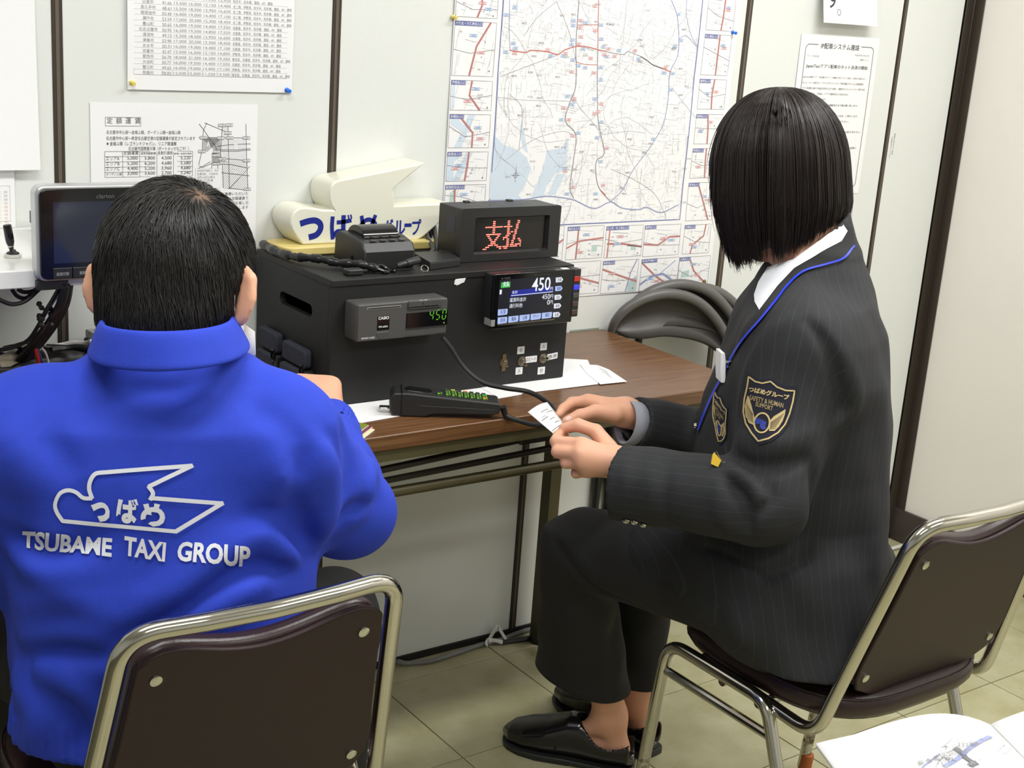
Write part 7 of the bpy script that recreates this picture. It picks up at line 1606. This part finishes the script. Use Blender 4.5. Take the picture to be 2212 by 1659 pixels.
    # turned down collar: a folded band round the neck
    q = MB(); n = 40; loops = []; nbc = J(366, 805, 1.612).astype(float); nd = norm(norm(neckc - nb) + UZ * .8); Fn = norm(FWH - nd * (FWH @ nd)); Ln = np.cross(nd, Fn); Ln = Ln if Ln @ RTH > 0 else -Ln
    for (r, h, ex) in ((.068, .040, 0), (.072, .072, 0), (.077, .081, 0), (.084, .077, 0), (.094, .053, 0), (.100, .042, 1), (.098, .038, 1), (.088, .036, 1)):
        L = []
        for j in range(n + 1):
            t = math.radians(-158 + 316 * j / n); fr_ = (1 - math.cos(t)) / 2; dv = -Fn * math.cos(t) * (1.0 + .10 * fr_) + Ln * math.sin(t) * .93
            L.append(nbc + dv * r + nd * (h - .030 * fr_) + Fn * .020 * fr_)
        loops.append(L)
    vs = [p for L in loops for p in L]; m_ = n + 1; q.add(vs, [(i * m_ + j, i * m_ + j + 1, (i + 1) * m_ + j + 1, (i + 1) * m_ + j) for i in range(len(loops) - 1) for j in range(n)]); o = q.build('collar', M['bluej'], mo, smooth=True, angle=80); so = o.modifiers.new('t', 'SOLIDIFY'); so.thickness = .003; o.modifiers.new('s', 'SUBSURF').levels = 1
    # white print on the back
    M['wprint'] = mat('white_jacket_print', srgb(226, 228, 236), .7)
    q = MB(); S6 = 2.1856; c = lambda x, y: np.array([x / S6, 900 + y / S6])
    body_ = [(910, 225), (690, 318), (720, 385), (1050, 408), (825, 538), (300, 490), (268, 455), (262, 400), (285, 362), (320, 345), (350, 345), (392, 378), (432, 378)]
    line2(q, [c(*p) for p in [(910, 228), (700, 330)]], 9); line2(q, bez([c(700, 325), c(722, 360), c(708, 392)], 12), 9); line2(q, [c(712, 382), c(1052, 408)], 9); line2(q, [c(1052, 404), c(828, 540)], 9.5); line2(q, [c(834, 540), c(296, 490)], 8.5)
    line2(q, bez([c(300, 492), c(272, 450), c(262, 410), c(282, 362), c(322, 346), c(362, 356), c(396, 382), c(438, 384)], 40), 8.5); line2(q, bez([c(438, 386), c(424, 340), c(430, 300), c(452, 270), c(490, 262)], 24), 9); line2(q, [c(480, 264), c(905, 230)], 9)
    def bt2(s, p0, p1, p2, bold):
        O = c(*p0); U = c(*p1) - O; V = c(*p2) - O; w = np.linalg.norm(U); h = np.linalg.norm(V); text(q, s, (*O, 0), np.array([*(U / w), 0]), np.array([*(V / h), 0]), h, w, 'l', bold)
    bt2('つ', (446, 492), (530, 498), (428, 398), .07); bt2('ば', (548, 498), (648, 508), (556, 378), .06); bt2('め', (662, 508), (776, 524), (668, 398), .06)
    bt2('TSUBAME', (106, 622), (528, 662), (112, 532), .035); bt2('TAXI', (584, 652), (778, 684), (590, 560), .035); bt2('GROUP', (834, 682), (1172, 706), (842, 586), .035)
    refine(q, 9); stick(q, jb, .0024); o = q.build('back_print', M['wprint'], mo, recalc=False)
    # face mask with ear loops
    q = MB(); mk_ = MB(); rows = []
    for k in range(9):
        v = k / 8; row = []
        for j in range(25):
            t = math.radians(-88 + 176 * j / 24); e = abs(t) / math.radians(88); pl_ = .002 * ((k % 2) * 2 - 1) * (1 - e)
            u = .012 - .125 * v * (1 - .30 * e) - .022 * e; fz = (.106 - .018 * abs(v - .35)) * math.cos(t) ** .8 if math.cos(t) > 0 else 0
            row.append(hc + Fh * (fz + pl_ - .006) + Lh * math.sin(t) * (.081 - .006 * v) + Uh * u)
        rows.append(row)
    q.add([p for r in rows for p in r], [(i * 25 + j, i * 25 + j + 1, (i + 1) * 25 + j + 1, (i + 1) * 25 + j) for i in range(8) for j in range(24)]); o = q.build('face_mask', M['white'], mo, smooth=True); so = o.modifiers.new('t', 'SOLIDIFY'); so.thickness = .0015
    for sgn, c0, c1 in ((0, rows[1][0], rows[7][0]), (24, rows[1][24], rows[7][24])):
        e = 1 if (np.asarray(c0) - hc) @ Lh > 0 else -1; top_ = hc + Uh * .020 + Lh * e * .083 - Fh * .012; mid_ = hc - Uh * .012 + Lh * e * .084 - Fh * .030; low_ = hc - Uh * .045 + Lh * e * .080 - Fh * .010
        q = MB(); q.tube(bez([c0, top_ + Fh * .02, top_, mid_, low_, c1], 30), .0016, 6); q.build('ear_loop', M['white'], o, smooth=True)
    # the loose edge of the mask seen beside the jaw
    q = MB(); P4 = [J(526, 700, 1.735), J(549, 716, 1.73), J(551, 765, 1.73), J(538, 775, 1.735), J(520, 796, 1.74), J(511, 772, 1.74)]; q.add([np.asarray(p, float) for p in P4], [(0, 1, 2, 3), (0, 3, 4, 5)]); o2 = q.build('mask_edge', M['white'], o, smooth=True); so = o2.modifiers.new('t', 'SOLIDIFY'); so.thickness = .0015
    # hair
    rng = np.random.default_rng(12); s = 1.04; cen = hc + s * (-Fh * .012 + Uh * .022); R_ = np.array([.099, .096, .081]) * s
    A = np.stack([Fh, Uh, Lh]); low = hc + s * (-Fh * .042 - Uh * .048); Rl = np.array([.056, .062, .062]) * s
    capf = union([(ell(cen, (Fh, Uh, Lh), R_ + .004), 0), (ell(low, (Fh, Uh, Lh), Rl + .003), .03)])
    def hairline(Q):       # > 0 where hair does not grow
        q = (Q - hc.astype(F32)) @ A.T.astype(F32); f, u, l = q[:, 0] / s, q[:, 1] / s, np.abs(q[:, 2]) / s
        return np.maximum.reduce([f - (.045 + .25 * np.maximum(0, u - .05)) , -.098 - u + .0 * f, np.minimum(f + .012 - .35 * np.maximum(0, .0 - u), .012 - u), (f + .030 + .55 * (u + .045)) * (u < -.03) - .02 * (u >= -.03) ])
    V4, F4 = surface(lambda Q: np.maximum(capf(Q), hairline(Q)), hc - .16, hc + .16, .0042)
    whorl = None
    for px, py in ((428, 437), (328, 430)):
        h, _, _, _ = bb.ray_cast(Vector(CAM), Vector(norm(ray((px, py))))); w_ = np.array(h) if h else cen + Uh * .1
        whorl = [w_] if whorl is None else whorl + [w_]
    thin = lambda Q: np.exp(-(np.linalg.norm(Q - whorl[0], axis=1) / .012) ** 2) * .8 + np.exp(-(np.linalg.norm(Q - whorl[1], axis=1) / .026) ** 2) * .80
    m = mat('scalp_and_hair', srgb(34, 32, 31), .55); nt = m.node_tree; b = nt.nodes['Principled BSDF']; at_ = nt.nodes.new('ShaderNodeAttribute'); at_.attribute_name = 'thin'; mx = nt.nodes.new('ShaderNodeMix'); mx.data_type = 'RGBA'; mx.inputs[6].default_value = srgb(34, 32, 31); mx.inputs[7].default_value = srgb(158, 122, 96); nt.links.new(at_.outputs['Fac'], mx.inputs[0]); nt.links.new(mx.outputs[2], b.inputs['Base Color'])
    cap, V4, F4 = skin_mesh('hair', V4, F4, m, mo, {'thin': lambda Q: np.clip(thin(Q), 0, 1)}); 
    N = 13000; S = 8; pick = rng.integers(0, len(V4), N * 2); roots = V4[pick]; ok = hairline(roots.astype(F32)) < -.001; roots = roots[ok]; ok = rng.uniform(0, 1, len(roots)) > thin(roots) * 1.02; roots = roots[ok][:N]; N = len(roots)
    eps = .001
    def grad(Q):
        g = np.stack([capf((Q + np.eye(3)[i] * eps).astype(F32)) - capf((Q - np.eye(3)[i] * eps).astype(F32)) for i in range(3)], 1); return g / (np.linalg.norm(g, axis=1, keepdims=True) + 1e-9)
    paths = np.zeros((N, S, 3)); p = roots.copy(); lift = rng.uniform(.0005, .006, (N, 1)) ** 1.0; ln = rng.uniform(.034, .060, (N, 1)); base_dir = None
    for k in range(S):
        paths[:, k] = p + grad(p) * (lift * (k / (S - 1)) ** .8 + .0005)
        nn_ = grad(p); w = p - whorl[0]; away = w - (w * nn_).sum(1, keepdims=True) * nn_; away /= np.linalg.norm(away, axis=1, keepdims=True) + 1e-6; dist = np.linalg.norm(w, axis=1, keepdims=True); swirl = np.cross(nn_, away)
        dn = -UZ - ((-UZ) * nn_).sum(1, keepdims=True) * nn_; d_ = away * np.exp(-dist / .07) * 1.4 + swirl * .5 * np.exp(-dist / .04) + dn * (1 - np.exp(-dist / .05)) + RTH * .15
        if base_dir is None: base_dir = rng.normal(0, .13, (N, 3)) + (np.sin(roots @ np.array([130, 90, 60]))[:, None]) * .12 * RTH
        d_ = d_ + base_dir; d_ -= (d_ * nn_).sum(1, keepdims=True) * nn_; d_ /= np.linalg.norm(d_, axis=1, keepdims=True) + 1e-6; p = p + d_ * ln / (S - 1); p = p - grad(p) * capf(p.astype(F32))[:, None] * .8
    o = hairs('hair_strands', paths, rng.uniform(.00040, .00080, N), M['hairm'], cap); o['kind'] = 'stuff'
    return mo
man = build_man(); print('man', time.time() - T0)

bpy.data.objects.remove(_to)
for o in list(bpy.data.objects):
    n = o.name.split('.')[0]
    if o.type == 'MESH' and o.parent is not None and 'kind' not in o and (n.endswith(('_print', 'print', 'lettering', '_label', 'embroidery', 'ruling', '_glow')) or n in ('digits', 'led_characters', 'key_light', 'street_print', 'inset_note', 'label_box', 'border_print', 'badge_bird')) and n not in ('switch_label', 'seal_label', 'side_label'):
        o['kind'] = 'stuff'
